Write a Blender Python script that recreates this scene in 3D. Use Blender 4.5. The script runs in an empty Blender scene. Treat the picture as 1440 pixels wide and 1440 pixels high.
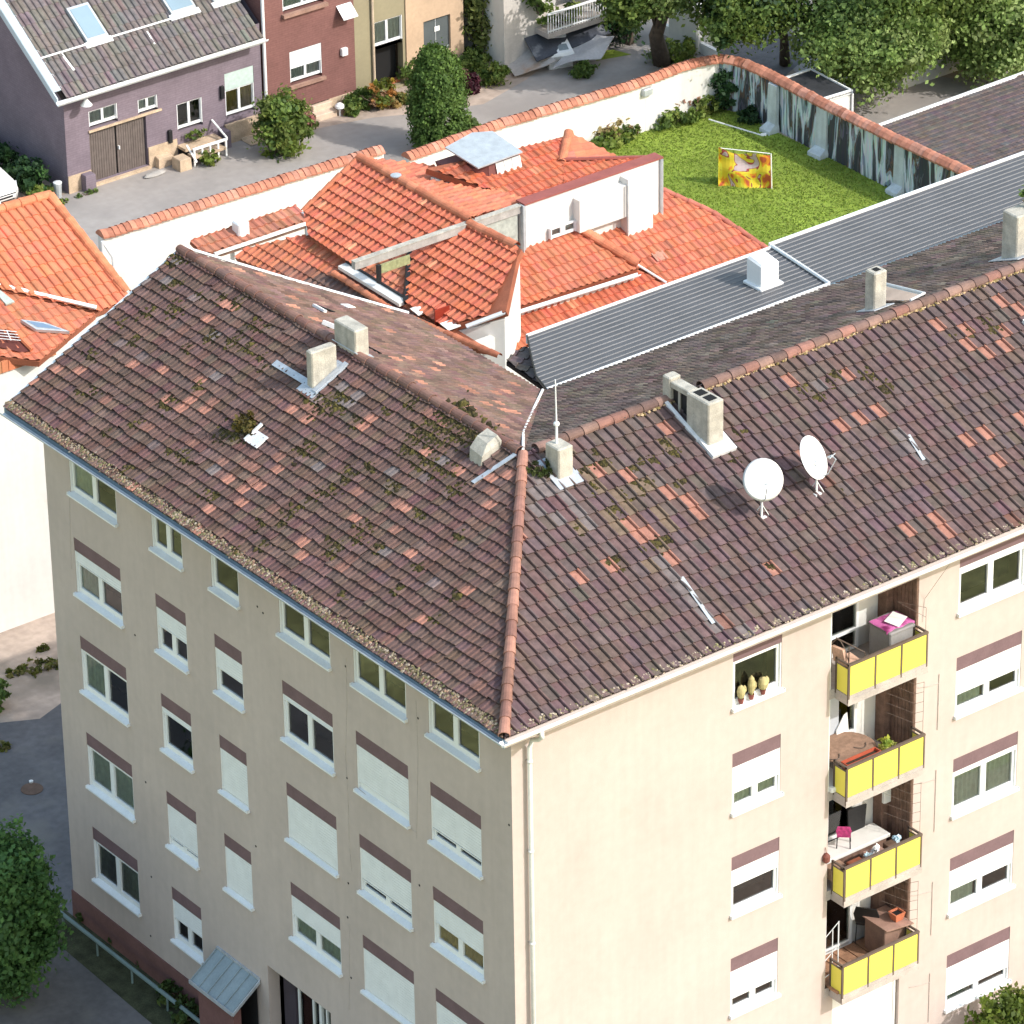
import bpy, bmesh, math, random
import numpy as np
from mathutils import Vector as V, Matrix

S = bpy.context.scene
COL = S.collection
RND = random.Random(11)
NR = np.random.default_rng(11)
rad = math.radians

# ------------------------------------------------------------------ camera
F_PX, PITCH, ROLL, YAW = 7039.48, 0.501575, -0.016153, 0.9215
CAM = V((-55.4968, -73.2814, 69.97))
_d = V((math.cos(PITCH)*math.cos(YAW), math.cos(PITCH)*math.sin(YAW), -math.sin(PITCH)))
_r = V((math.sin(YAW), -math.cos(YAW), 0)); _u = _r.cross(_d)
CR = _r*math.cos(ROLL) + _u*math.sin(ROLL)
CU = -_r*math.sin(ROLL) + _u*math.cos(ROLL)
cd = bpy.data.cameras.new('camera'); co = bpy.data.objects.new('camera', cd); COL.objects.link(co)
m = Matrix((( CR.x, CU.x, -_d.x, CAM.x), (CR.y, CU.y, -_d.y, CAM.y), (CR.z, CU.z, -_d.z, CAM.z), (0, 0, 0, 1)))
co.matrix_world = m
cd.sensor_width = 36; cd.sensor_fit = 'HORIZONTAL'; cd.lens = 36*F_PX/1440
cd.clip_start = 1; cd.clip_end = 3000
S.camera = co

# ------------------------------------------------------------------ light
SUN_H = V((-.44, .90)).normalized(); SUN_EL = rad(39)
w = bpy.data.worlds.new('World'); S.world = w; w.use_nodes = True
nt = w.node_tree; bg = nt.nodes['Background']
sk = nt.nodes.new('ShaderNodeTexSky'); sk.sky_type = 'NISHITA'; sk.sun_disc = False
sk.sun_elevation = SUN_EL; sk.sun_rotation = math.atan2(-SUN_H.x, -SUN_H.y)
sk.air_density = 2.1; sk.dust_density = 2.5; sk.ozone_density = 2.2
nt.links.new(sk.outputs[0], bg.inputs[0]); bg.inputs[1].default_value = 0.15
sl = bpy.data.lights.new('sun', 'SUN'); sl.energy = 2.0; sl.angle = rad(.53); sl.color = (1, .965, .92)
so = bpy.data.objects.new('sun', sl); COL.objects.link(so)
sd = V((SUN_H.x*math.cos(SUN_EL), SUN_H.y*math.cos(SUN_EL), -math.sin(SUN_EL)))
so.rotation_euler = sd.to_track_quat('-Z', 'Y').to_euler()
S.view_settings.view_transform = 'Standard'; S.view_settings.look = 'None'
S.view_settings.exposure = 0.95; S.view_settings.gamma = 1
S.cycles.max_bounces = 6; S.cycles.transparent_max_bounces = 8

# ------------------------------------------------------------------ pixel rays (1440 px photo) onto real planes
def ray(px, py): return _d + CR*((px-720)/F_PX) - CU*((py-720)/F_PX)
def onp(px, py, pt, n):
    v = ray(px, py); n = V(n); return CAM + v*((V(pt)-CAM).dot(n)/v.dot(n))
def onz(px, py, z=0.): return onp(px, py, (0, 0, z), (0, 0, 1))
def onY(px, py, y=0.): return onp(px, py, (0, y, 0), (0, 1, 0))
def onX(px, py, x=0.): return onp(px, py, (x, 0, 0), (1, 0, 0))
def lin(r, g, b):
    f = lambda c: (c/255/12.92) if c <= 10 else ((c/255+.055)/1.055)**2.4
    return (f(r), f(g), f(b))

# ------------------------------------------------------------------ objects
W = {}
def link(o, parent):
    COL.objects.link(o)
    if parent:
        o.parent = parent
        o.matrix_parent_inverse = Matrix.Translation(-W.get(parent.name, V((0, 0, 0))))
    return o
def tag(o, label=None, cat=None, group=None, kind=None):
    if label: o['label'] = label
    if cat: o['category'] = cat
    if group: o['group'] = group
    if kind: o['kind'] = kind
    return o
def thing(name, label, cat, loc=(0, 0, 0), group=None):
    o = bpy.data.objects.new(name, None); COL.objects.link(o); o.location = V(loc)
    o.empty_display_size = .2; W[o.name] = V(loc)
    return tag(o, label, cat, group)

class MB:
    def __init__(s): s.v = []; s.f = []; s.c = []; s.bv = []; s.bc = []
    def face(s, pts, col=(1, 1, 1)):
        i = len(s.v); s.v += [tuple(p) for p in pts]; s.f.append(tuple(range(i, i+len(pts)))); s.c.append(col)
    def mesh(s, vs, fs, col=(1, 1, 1)):
        i = len(s.v); s.v += [tuple(p) for p in vs]; s.f += [tuple(i+k for k in f) for f in fs]; s.c += [col]*len(fs)
    def obox(s, o, ex, ey, ez, col=(1, 1, 1)):
        o, ex, ey, ez = V(o), V(ex), V(ey), V(ez)
        p = [o, o+ex, o+ex+ey, o+ey, o+ez, o+ex+ez, o+ex+ey+ez, o+ey+ez]
        s.mesh(p, [(3, 2, 1, 0), (4, 5, 6, 7), (0, 1, 5, 4), (1, 2, 6, 5), (2, 3, 7, 6), (3, 0, 4, 7)] if ex.cross(ey).dot(ez) > 0 else
               [(0, 1, 2, 3), (7, 6, 5, 4), (4, 5, 1, 0), (5, 6, 2, 1), (6, 7, 3, 2), (7, 4, 0, 3)], col)
    def box(s, x0, x1, y0, y1, z0, z1, col=(1, 1, 1)): s.obox((x0, y0, z0), (x1-x0, 0, 0), (0, y1-y0, 0), (0, 0, z1-z0), col)
    def cbox(s, x0, x1, y0, y1, z0, z1, b=.02, col=(1, 1, 1)):  # chamfered upright box
        def ring(i, z): return [(x0+i+b, y0+i, z), (x1-i-b, y0+i, z), (x1-i, y0+i+b, z), (x1-i, y1-i-b, z), (x1-i-b, y1-i, z), (x0+i+b, y1-i, z), (x0+i, y1-i-b, z), (x0+i, y0+i+b, z)]
        s.loft([ring(0, z0), ring(0, z1-b), ring(b, z1)], col)
    def loft(s, rings, col=(1, 1, 1), caps=True, closed=True):
        n = len(rings[0]); vs = [p for r in rings for p in r]; fs = []
        for k in range(len(rings)-1):
            for i in range(n if closed else n-1):
                j = (i+1) % n; fs.append((k*n+i, k*n+j, (k+1)*n+j, (k+1)*n+i))
        if caps and closed: fs += [tuple(range(n))[::-1], tuple(range((len(rings)-1)*n, len(rings)*n))]
        s.mesh(vs, fs, col)
    def tube(s, pts, r, seg=8, col=(1, 1, 1), caps=True):
        pts = [V(p) for p in pts]; rr = r if isinstance(r, (list, tuple)) else [r]*len(pts); rings = []
        for i, p in enumerate(pts):
            t = (pts[min(i+1, len(pts)-1)]-pts[max(i-1, 0)]).normalized()
            a = t.cross(V((0, 0, 1)) if abs(t.z) < .9 else V((1, 0, 0))).normalized(); b = t.cross(a)
            rings.append([p+(a*math.cos(q)+b*math.sin(q))*rr[i] for q in [2*math.pi*k/seg for k in range(seg)]])
        s.loft(rings, col, caps)
    def lathe(s, c, prof, seg=16, col=(1, 1, 1)):
        c = V(c); s.loft([[c+V((math.cos(q)*r, math.sin(q)*r, z)) for q in [2*math.pi*k/seg for k in range(seg)]] for r, z in prof], col)
    def prism(s, poly, dv, col=(1, 1, 1)):
        poly = [V(p) for p in poly]; dv = V(dv); s.loft([poly, [p+dv for p in poly]], col)
    def quads(s, q, c): s.bv.append(q); s.bc.append(c)   # N,4,3 and N,3
    def build(s, name, mt, parent=None, smooth=False, recenter=None):
        v = np.array(s.v, float).reshape(-1, 3); f = list(s.f); c = list(s.c)
        me = bpy.data.meshes.new(name)
        if s.bv:
            q = np.concatenate(s.bv); n0 = len(v); v = np.concatenate([v, q.reshape(-1, 3)])
            f += (np.arange(len(q)*4).reshape(-1, 4)+n0).tolist(); c += np.concatenate(s.bc).tolist()
        off = V((0, 0, 0))
        if parent is None and recenter is not False:
            lo, hi = v.min(0), v.max(0); off = V(((lo[0]+hi[0])/2, (lo[1]+hi[1])/2, lo[2])); v = v-np.array(off)
        me.from_pydata(v.tolist(), [], f)
        if len(c) == len(me.polygons):
            a = me.attributes.new('tint', 'FLOAT_COLOR', 'FACE'); cc = np.ones((len(c), 4)); cc[:, :3] = np.array(c); a.data.foreach_set('color', cc.ravel())
        if smooth: me.polygons.foreach_set('use_smooth', [True]*len(me.polygons))
        me.materials.append(mt); o = bpy.data.objects.new(name, me); o.location = off
        link(o, parent)
        if parent is None: W[o.name] = off
        return o

# ------------------------------------------------------------------ materials
def mat(name, col=(.5, .5, .5), rough=.8, var=.18, scale=2.5, bump=0., bscale=60, attr=False, metal=0., spec=.3, streak=0., dirt=None, transl=0.):
    mt = bpy.data.materials.new(name); mt.use_nodes = True; n = mt.node_tree.nodes; L = mt.node_tree.links.new
    b = n['Principled BSDF']; b.inputs['Roughness'].default_value = rough; b.inputs['Metallic'].default_value = metal
    b.inputs['Specular IOR Level'].default_value = spec
    g = n.new('ShaderNodeNewGeometry')
    def noise(sc, det=5, vec=None):
        t = n.new('ShaderNodeTexNoise'); t.inputs['Scale'].default_value = sc; t.inputs['Detail'].default_value = det
        L(vec or g.outputs['Position'], t.inputs['Vector']); return t.outputs['Fac']
    def mul(a, fac, lo, hi):
        r = n.new('ShaderNodeMapRange'); r.inputs['From Min'].default_value = .3; r.inputs['From Max'].default_value = .7
        r.inputs['To Min'].default_value = lo; r.inputs['To Max'].default_value = hi; L(fac, r.inputs['Value'])
        x = n.new('ShaderNodeMix'); x.data_type = 'RGBA'; x.blend_type = 'MULTIPLY'; x.inputs['Factor'].default_value = 1
        L(a, x.inputs['A']); L(r.outputs['Result'], x.inputs['B']); return x.outputs['Result']
    if attr:
        a = n.new('ShaderNodeAttribute'); a.attribute_name = 'tint'; c = a.outputs['Color']
        x = n.new('ShaderNodeMix'); x.data_type = 'RGBA'; x.blend_type = 'MULTIPLY'; x.inputs['Factor'].default_value = 1
        L(c, x.inputs['A']); x.inputs['B'].default_value = (*col, 1); c = x.outputs['Result']
    else:
        q = n.new('ShaderNodeRGB'); q.outputs[0].default_value = (*col, 1); c = q.outputs[0]
    if var: c = mul(c, noise(scale), 1-var, 1+var); c = mul(c, noise(scale*9), 1-var*.7, 1+var*.7)
    if streak:
        mp = n.new('ShaderNodeMapping'); mp.inputs['Scale'].default_value = (5, 5, .35); L(g.outputs['Position'], mp.inputs['Vector'])
        c = mul(c, noise(1, 6, mp.outputs[0]), 1-streak, 1+streak*.3)
    if dirt:
        r = n.new('ShaderNodeMapRange'); r.inputs['From Min'].default_value = dirt[2]; r.inputs['From Max'].default_value = dirt[2]+.12; L(noise(dirt[1], 8), r.inputs['Value'])
        x = n.new('ShaderNodeMix'); x.data_type = 'RGBA'; L(r.outputs['Result'], x.inputs['Factor']); L(c, x.inputs['A']); x.inputs['B'].default_value = (*dirt[0], 1); c = x.outputs['Result']
    L(c, b.inputs['Base Color'])
    if bump:
        bp = n.new('ShaderNodeBump'); bp.inputs['Strength'].default_value = bump; bp.inputs['Distance'].default_value = .02; L(noise(bscale, 4), bp.inputs['Height']); L(bp.outputs[0], b.inputs['Normal'])
    if transl:
        t = n.new('ShaderNodeBsdfTranslucent'); L(c, t.inputs['Color']); ms = n.new('ShaderNodeMixShader'); ms.inputs[0].default_value = transl
        L(b.outputs[0], ms.inputs[1]); L(t.outputs[0], ms.inputs[2]); L(ms.outputs[0], n['Material Output'].inputs[0])
    return mt
def glass(name, tint=(.90, .95, .93), ior=2.0):
    mt = bpy.data.materials.new(name); mt.use_nodes = True; n = mt.node_tree.nodes; L = mt.node_tree.links.new; n.remove(n['Principled BSDF'])
    t = n.new('ShaderNodeBsdfTransparent'); t.inputs[0].default_value = (*tint, 1)
    gl = n.new('ShaderNodeBsdfGlossy'); gl.inputs['Roughness'].default_value = .015
    fr = n.new('ShaderNodeFresnel'); fr.inputs[0].default_value = ior
    ms = n.new('ShaderNodeMixShader'); L(fr.outputs[0], ms.inputs[0]); L(t.outputs[0], ms.inputs[1]); L(gl.outputs[0], ms.inputs[2]); L(ms.outputs[0], n['Material Output'].inputs[0])
    return mt

M = {}
M['cream'] = mat('cream_plaster', (.490, .412, .382), .9, .05, .45, .25, 45, streak=.045, dirt=((.44, .37, .33), .8, .66))
M['whiteplaster'] = mat('white_plaster', (.69, .675, .64), .9, .04, .6, .2, 40, streak=.05, dirt=((.62, .56, .46), .8, .70))
M['plinth'] = mat('plinth_plaster', (.17, .085, .08), .9, .12, 1.5, .2)
M['tileA'] = mat('roof_tile', (1, 1, 1), .85, .22, 5, .25, 60, attr=True)
M['tileO'] = mat('orange_roof_tile', (1, 1, 1), .75, .10, 4, .15, 60, attr=True)
M['under'] = mat('roof_batten', (.03, .022, .02), .9)
M['deckO'] = mat('orange_deck', (.30, .10, .055), .9)
M['ridge'] = mat('ridge_tile', (1, 1, 1), .8, .18, 5, .2, attr=True)
M['moss'] = mat('moss', (1, 1, 1), 1, .2, 20, attr=True)
M['zinc'] = mat('zinc', (.50, .53, .55), .45, .12, 4, metal=.35)
M['zincw'] = mat('pale_zinc', (.74, .75, .76), .5, .08, 4, metal=.1)
M['gutdark'] = mat('gutter_zinc', (.16, .22, .27), .4, .12, 3, metal=.3)
M['upvc'] = mat('white_frame', (.76, .77, .78), .4, .03, 2)
M['sill'] = mat('metal_sill', (.74, .76, .78), .45, .05, 2)
M['shutter'] = mat('shutter_slats', (.72, .73, .74), .55, .05, 3)
M['cap'] = mat('shutter_box', (.165, .105, .115), .8, .1, 2)
M['glass'] = glass('window_glass')
M['glassd'] = glass('dark_glass', (.25, .3, .3))
M['room'] = mat('room', (.035, .035, .032), .9)
M['curtain'] = mat('curtain', (.66, .76, .72), .9, .12, 6, transl=.3)
M['curtainy'] = mat('curtain_yellow', (.62, .50, .22), .9, .15, 6)
M['concrete'] = mat('chimney_concrete', (.46, .43, .37), .9, .2, 4, .5, 40, streak=.2)
M['lead'] = mat('flashing', (.45, .48, .52), .5, .15, 6, metal=.3)
M['dark'] = mat('dark_void', (.012, .012, .013), .9, 0)
M['brown'] = mat('brown_metal', (.13, .095, .075), .6, .1)
M['wood'] = mat('brown_wood', (.20, .12, .09), .75, .3, 5, .2, streak=.2)
M['woodl'] = mat('decking', (.30, .165, .10), .7, .3, 5, .2)
M['yellow'] = mat('yellow_panel', (.80, .71, .11), .5, .0, 1)
M['slab'] = mat('balcony_concrete', (.42, .37, .34), .9, .15, 3, .3)
M['white'] = mat('white_paint', (.80, .80, .79), .5, .04)
M['black'] = mat('black', (.02, .02, .022), .5)
M['leaf'] = mat('leaves', (1, 1, 1), .6, .0, attr=True, transl=.42)
M['bark'] = mat('bark', (.11, .085, .065), .95, .3, 6, .6, 20)
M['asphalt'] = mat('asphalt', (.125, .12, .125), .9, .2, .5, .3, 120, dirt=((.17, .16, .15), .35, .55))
M['lane'] = mat('lane_asphalt', (.335, .305, .285), .9, .10, .35, .3, 120, dirt=((.28, .255, .24), .25, .52))
M['ground'] = mat('ground', (.42, .33, .27), .95, .2, .4, .4, 60, dirt=((.24, .20, .16), .3, .52))
M['grassbase'] = mat('lawn', (.21, .28, .04), .95, .25, .35, .5, 90)
M['verge'] = mat('grass_verge', (.36, .36, .15), .95, .4, .35)

# ------------------------------------------------------------------ tiled roofs
PROF_B = [(0, 0), (.05, .036), (.13, .052), (.21, .05), (.245, .03), (.25, -.02), (.325, -.02), (.34, .0), (.7, .010), (1, 0)]
PROF_A = [(0, 0), (.08, .024), (.18, .028), (.30, .003), (.50, 0), (.57, .02), (.68, .024), (.80, .003), (1, 0)]
PROF_C = [(0, 0), (.10, .034), (.25, .052), (.40, .034), (.52, .004), (.75, -.004), (1, 0)]
PROF_D = [(0, 0), (.15, .036), (.3, .045), (.45, .036), (.6, .002), (1, 0)]
PROF_E = [(0, 0), (.12, .05), (.26, .062), (.52, .058), (.66, .045), (.76, -.002), (1, 0)]
def newell(poly):
    n = V((0, 0, 0))
    for i in range(len(poly)): n += poly[i].cross(poly[(i+1) % len(poly)])
    n.normalize(); return n if n.z > 0 else -n
def pal(base, var=.18, alts=()):
    def f(C):
        N = len(C); k = np.clip(1+NR.normal(0, var, (N, 1)), .55, 1.6); c = np.array(base)[None]*k*np.clip(1+NR.normal(0, .05, (N, 3)), .85, 1.15)
        for pr, a in alts:
            mk = NR.random(N) < pr; c[mk] = np.array(a)*np.clip(1+NR.normal(0, .15, (mk.sum(), 1)), .7, 1.3)
        return c
    return f
def tile_roof(name, poly, down, tw, tl, mt, palette, parent, prof=PROF_B, h=.045, jit=.004, special=(), thick=.14, skew=.010, under=None, lip=.06):
    poly = [V(p) for p in poly]; n = newell(poly); d = V(down); d = (d-n*d.dot(n)).normalized(); a = d.cross(n).normalized()
    o = sum(poly, V((0, 0, 0)))/len(poly)
    uv = np.array([((p-o).dot(a), -(p-o).dot(d)) for p in poly]); A, D, Nn, O = (np.array(x) for x in (a, d, n, o))
    u0, v0 = uv.min(0); u1, v1 = uv.max(0)
    U, Vv = np.meshgrid(np.arange(u0, u1, tw), np.arange(v0-.03, v1, tl)); U = U.ravel(); Vv = Vv.ravel()
    cu, cv = U+tw/2, Vv+tl/2
    area = sum(uv[i, 0]*uv[(i+1) % len(uv), 1]-uv[(i+1) % len(uv), 0]*uv[i, 1] for i in range(len(uv))); sg = 1 if area > 0 else -1
    ok = np.ones(len(U), bool)
    for i in range(len(uv)):
        e = uv[(i+1) % len(uv)]-uv[i]; L = np.hypot(*e)
        if L < 1e-4: continue
        e = e/L; dist = sg*(e[0]*(cv-uv[i, 1])-e[1]*(cu-uv[i, 0])); ok &= dist > -max(tw, tl)*.8
    U, Vv = U[ok], Vv[ok]; N = len(U); K = len(prof)
    C = O+A*(U+tw/2)[:, None]-D*(Vv+tl/2)[:, None]
    cols = palette(C)
    for p, c in special: cols[np.argmin(((C-np.array(p))**2).sum(1))] = c
    pu = np.array([p[0] for p in prof])*tw; pz = np.array([p[1] for p in prof])
    dz = NR.normal(0, jit, N); sk = NR.normal(0, skew, N); sl = NR.normal(0, skew*.6, N)
    def pts(vv, zz): return O+A*(U[:, None]+pu)[..., None]-D*vv[..., None]+Nn*zz[..., None]
    vf = Vv[:, None]+sk[:, None]*(pu/tw-.5)+sl[:, None]; vb = np.repeat((Vv+tl+.03)[:, None], K, 1)
    tb = pts(vb, pz+.004+dz[:, None]*.3); tf = pts(vf, pz+h+dz[:, None]); bf = pts(vf+.004, pz+h-lip+dz[:, None])
    vs = np.stack([tb, tf, bf], 1).reshape(-1, 3)
    b0 = (np.arange(N)*3*K)[:, None]; k = np.arange(K-1)
    top = np.stack([b0+k, b0+k+1, b0+K+k+1, b0+K+k], -1).reshape(-1, 4); fr = np.stack([b0+K+k, b0+K+k+1, b0+2*K+k+1, b0+2*K+k], -1).reshape(-1, 4)
    fs = np.concatenate([top, fr]); fc = np.concatenate([np.repeat(cols, K-1, 0)]*2)
    me = bpy.data.meshes.new(name); me.from_pydata(vs.tolist(), [], fs.tolist())
    at = me.attributes.new('tint', 'FLOAT_COLOR', 'FACE'); cc = np.ones((len(fc), 4)); cc[:, :3] = fc; at.data.foreach_set('color', cc.ravel())
    bm = bmesh.new(); bm.from_mesh(me)
    for i in range(len(poly)):
        p, q = poly[i], poly[(i+1) % len(poly)]; e = q-p
        if e.length < 1e-4: continue
        no = e.cross(n).normalized()
        if (o-p).dot(no) > 0: no = -no
        bmesh.ops.bisect_plane(bm, geom=bm.verts[:]+bm.edges[:]+bm.faces[:], plane_co=p+no*(.03 if abs(e.normalized().dot(d)) < .2 and no.dot(d) > 0 else 0), plane_no=no, clear_outer=True)
    bm.normal_update(); bm.to_mesh(me); bm.free()
    me.materials.append(mt); ob = bpy.data.objects.new(name, me); link(ob, parent)
    if mt is M['tileO']: under = M['deckO']
    if thick:
        s = MB(); s.prism([p-n*.02 for p in poly], -n*thick); s.build('roof_deck', under or M['under'], ob)
    return ob
def ridge_run(name, p0, p1, parent, r=.13, seg=.36, cols=((.22, .10, .075),), var=.15, lift=.03, mt=None, taper=.02):
    p0, p1 = V(p0), V(p1); L = (p1-p0).length; n = max(1, round(L/seg)); t = (p1-p0).normalized(); a = t.cross(V((0, 0, 1))).normalized(); b = a.cross(t); mb = MB()
    for i in range(n):
        q0, q1 = p0+t*(L*i/n), p0+t*(L*(i+1)/n+.03); r0, r1 = r+taper, r-taper*.3; dz = RND.gauss(0, .006)
        c = np.array(RND.choice(cols))*(1+RND.gauss(0, var)); rings = []
        for q, rr in ((q0, r0), (q0, r0), (q1, r1)):
            rings.append([q+b*(lift+dz)+(a*math.cos(x)+b*math.sin(x)*.85)*rr for x in [rad(-18+216*k/8) for k in range(9)]])
        rings[0] = [p-(p-q0)*.12 for p in rings[0]]
        mb.loft(rings, tuple(np.clip(c, .01, .9)), caps=False, closed=False)
    o = mb.build(name, mt or M['ridge'], parent); return o
def lumps(mb, p, n, spread, count, size, cols, flat=.5):
    p, n = np.array(p), np.array(V(n).normalized()); a = np.array(V(n).orthogonal().normalized()); b = np.cross(n, a)
    for _ in range(count):
        q = p+a*RND.gauss(0, spread)+b*RND.gauss(0, spread)+n*RND.uniform(.0, size*.3); s = size*RND.uniform(.5, 1.3); th = RND.uniform(0, 6.28)
        vs = [q+(a*math.cos(th+k*1.5708)+b*math.sin(th+k*1.5708))*s*RND.uniform(.6, 1.2) for k in range(4)]+[q+n*s*flat*RND.uniform(.6, 1.6)+a*RND.gauss(0, s*.3)]
        c = np.array(RND.choice(cols))*RND.uniform(.7, 1.3); mb.mesh(vs, [(0, 1, 4), (1, 2, 4), (2, 3, 4), (3, 0, 4)], tuple(c))
def foliage(mb, c, r, clumps, per, leaf, cols, csize=.28, inner=.55, up=.25, zmin=-1):
    c, r = np.array(c, float), np.array(r, float)
    for _ in range(clumps):
        dv = NR.normal(0, 1, 3); dv /= np.linalg.norm(dv)
        if dv[2] < zmin: dv[2] = -dv[2]
        k = NR.uniform(inner, 1.0); cc = c+dv*r*k*NR.uniform(.92, 1.06)
        rs = csize*r.mean()*NR.uniform(.6, 1.3)
        P = cc+NR.normal(0, 1, (per, 3))*rs*np.array([.55, .55, .42])
        nn = dv*.6+NR.normal(0, .6, (per, 3))+np.array([0, 0, up]); nn /= np.linalg.norm(nn, axis=1)[:, None]
        t = np.cross(nn, NR.normal(0, 1, (per, 3))); t /= np.linalg.norm(t, axis=1)[:, None]; b = np.cross(nn, t)
        s = (leaf*NR.uniform(.5, 1.6, per))[:, None]
        q = np.stack([P-t*s*.5, P-b*s*.32+nn*s*.06, P+t*s*.5, P+b*s*.32-nn*s*.04], 1)
        col = np.array(cols[NR.integers(len(cols))])*NR.uniform(.75, 1.25)*NR.uniform(.75, 1.3, (per, 1))
        mb.quads(q, col)
GREEN = [(.11, .17, .04), (.135, .20, .045), (.17, .235, .055), (.085, .14, .036)]
LIME = [(.18, .24, .045), (.14, .20, .04), (.22, .26, .06)]
DGREEN = [(.035, .08, .03), (.045, .10, .035), (.028, .065, .025)]

# ================================================================== SETTING
def sheet(name, poly, z, mt, label=None, cut=1):
    mb = MB(); mb.face([(p[0], p[1], z) for p in poly]); o = mb.build(name, mt, recenter=False); tag(o, label, kind='structure'); return o
sheet('ground', [(-500, -400), (700, -400), (700, 900), (-500, 900)], 0, M['ground'])
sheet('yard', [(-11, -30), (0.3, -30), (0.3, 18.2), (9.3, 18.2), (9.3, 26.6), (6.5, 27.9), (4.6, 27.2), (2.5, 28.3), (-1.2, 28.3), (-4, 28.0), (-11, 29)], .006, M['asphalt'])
sheet('grass_verge', [(-70, -60), (-11, -60), (-11, 60), (-70, 60)], .004, M['verge'])
sheet('grass_plot', [(-11, -60), (60, -60), (60, -9), (-11, -9)], .008, M['verge'])
a_ = onz(60, 1172); b_ = onz(104, 1152)
lane = [(-30, 47.2), (44.6, 47.2), (48, 49), (60, 49.5), (60, 54.0), (44, 54.0), (41.0, 52.6), (38.6, 51.9), (36.6, 52.6), (35, 53.4), (32.5, 54.0), (31.2, 54.9), (23, 54.9), (21.5, 53.0), (-30, 53.0)]
sheet('lane', lane, .006, M['lane'])
mb = MB(); e = (b_-a_).normalized(); mb.box(a_.x-1.5, .2, a_.y-.16, a_.y+.16, 0, .07); k_ = mb.build('kerb', M['slab']); tag(k_, kind='structure')
lawn = [onz(*p) for p in ((800, 190), (905, 178), (1000, 152), (1035, 158), (1285, 280), (1420, 352))]
lawn = [(p.x, p.y) for p in lawn]+[(44.85, 28), (30, 28)]
sheet('lawn', lawn, .010, M['grassbase'])
# short grass blades over the lawn: nobody could count them
def in_poly(P, poly):
    x, y = P[:, 0], P[:, 1]; r = np.zeros(len(P), bool); j = len(poly)-1
    for i in range(len(poly)):
        xi, yi = poly[i]; xj, yj = poly[j]; c = ((yi > y) != (yj > y)) & (x < (xj-xi)*(y-yi)/(yj-yi+1e-12)+xi); r ^= c; j = i
    return r
P = np.stack([NR.uniform(30, 46, 90000), NR.uniform(28, 48.5, 90000)], 1); P = P[in_poly(P, lawn)]; N = len(P)
th = NR.uniform(0, 6.28, N); hh = NR.uniform(.03, .075, N); ww = NR.uniform(.012, .03, N); le = NR.normal(0, .03, (N, 2))
q = np.zeros((N, 4, 3)); q[:, 0, :2] = P; q[:, 1, :2] = P; cs = np.stack([np.cos(th), np.sin(th)], 1)*ww[:, None]
q[:, 0, :2] -= cs; q[:, 1, :2] += cs; q[:, 2, :2] = P+cs*.5+le; q[:, 3, :2] = P-cs*.5+le; q[:, 2, 2] = hh; q[:, 3, 2] = hh*.9; q[:, :2, 2] = .009
gc = np.array([(.23, .32, .045), (.26, .34, .055), (.21, .30, .04), (.29, .34, .075)])[NR.integers(0, 4, N)]*NR.uniform(.7, 1.2, (N, 1))
patch = .95+.10*np.sin(P[:, 0]*1.1+np.sin(P[:, 1]*.9)*1.5)*np.cos(P[:, 1]*.7+1); gc *= patch[:, None]
mb = MB(); mb.quads(q, gc); g_ = mb.build('grass', M['leaf'], recenter=False); tag(g_, 'short mown grass of the walled garden', kind='stuff')

# ================================================================== APARTMENT BUILDING
EZ, OV, WA, WB, HR, LA = 14.643, .7364, 4.4906, 5.2987, 2.5858, 18.902
RZ = EZ+HR; TA = HR/(WA+OV); TB = HR/(WB+OV); IX = WA+(WA+OV); IY = WB+(WB+OV); XE = 31.0
C0 = V((-OV, -OV, EZ)); AP = V((WA, WB, RZ)); EF = V((-OV, LA, EZ)); RF = V((WA, LA, RZ)); BR = V((XE, WB, RZ)); BE = V((XE, -OV, EZ))
IC = V((IX, IY, EZ)); IF = V((IX, 16.7, EZ)); IE = V((XE, IY, EZ))
nA = V((-TA, 0, 1)).normalized(); nB = V((0, -TB, 1)).normalized(); nAi = V((TA, 0, 1)).normalized(); nBi = V((0, TB, 1)).normalized()
def rA(px, py): return onp(px, py, C0, nA)
def rB(px, py): return onp(px, py, C0, nB)
def rAi(px, py): return onp(px, py, AP, nAi)
def rBi(px, py): return onp(px, py, AP, nBi)
bld = thing('apartment_building', 'cream L-shaped apartment block with patched brown tiled roof and yellow balconies', 'building', (0, 0, 0))

ZL, ZR, ST = 11.498, 13.97, 2.75
WH, CAPH = 1.62, .37
YA = [17.35, 13.84, 11.39, 8.66, 5.79, 2.99]; YW = [2.02, 1.27, 1.12, 1.98, 1.98, 1.86]
fA = lambda s, z, o: V((-o, -s, z))      # s = -Y runs to the viewer's right
fB = lambda s, z, o: V((s, -o, z))
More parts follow.
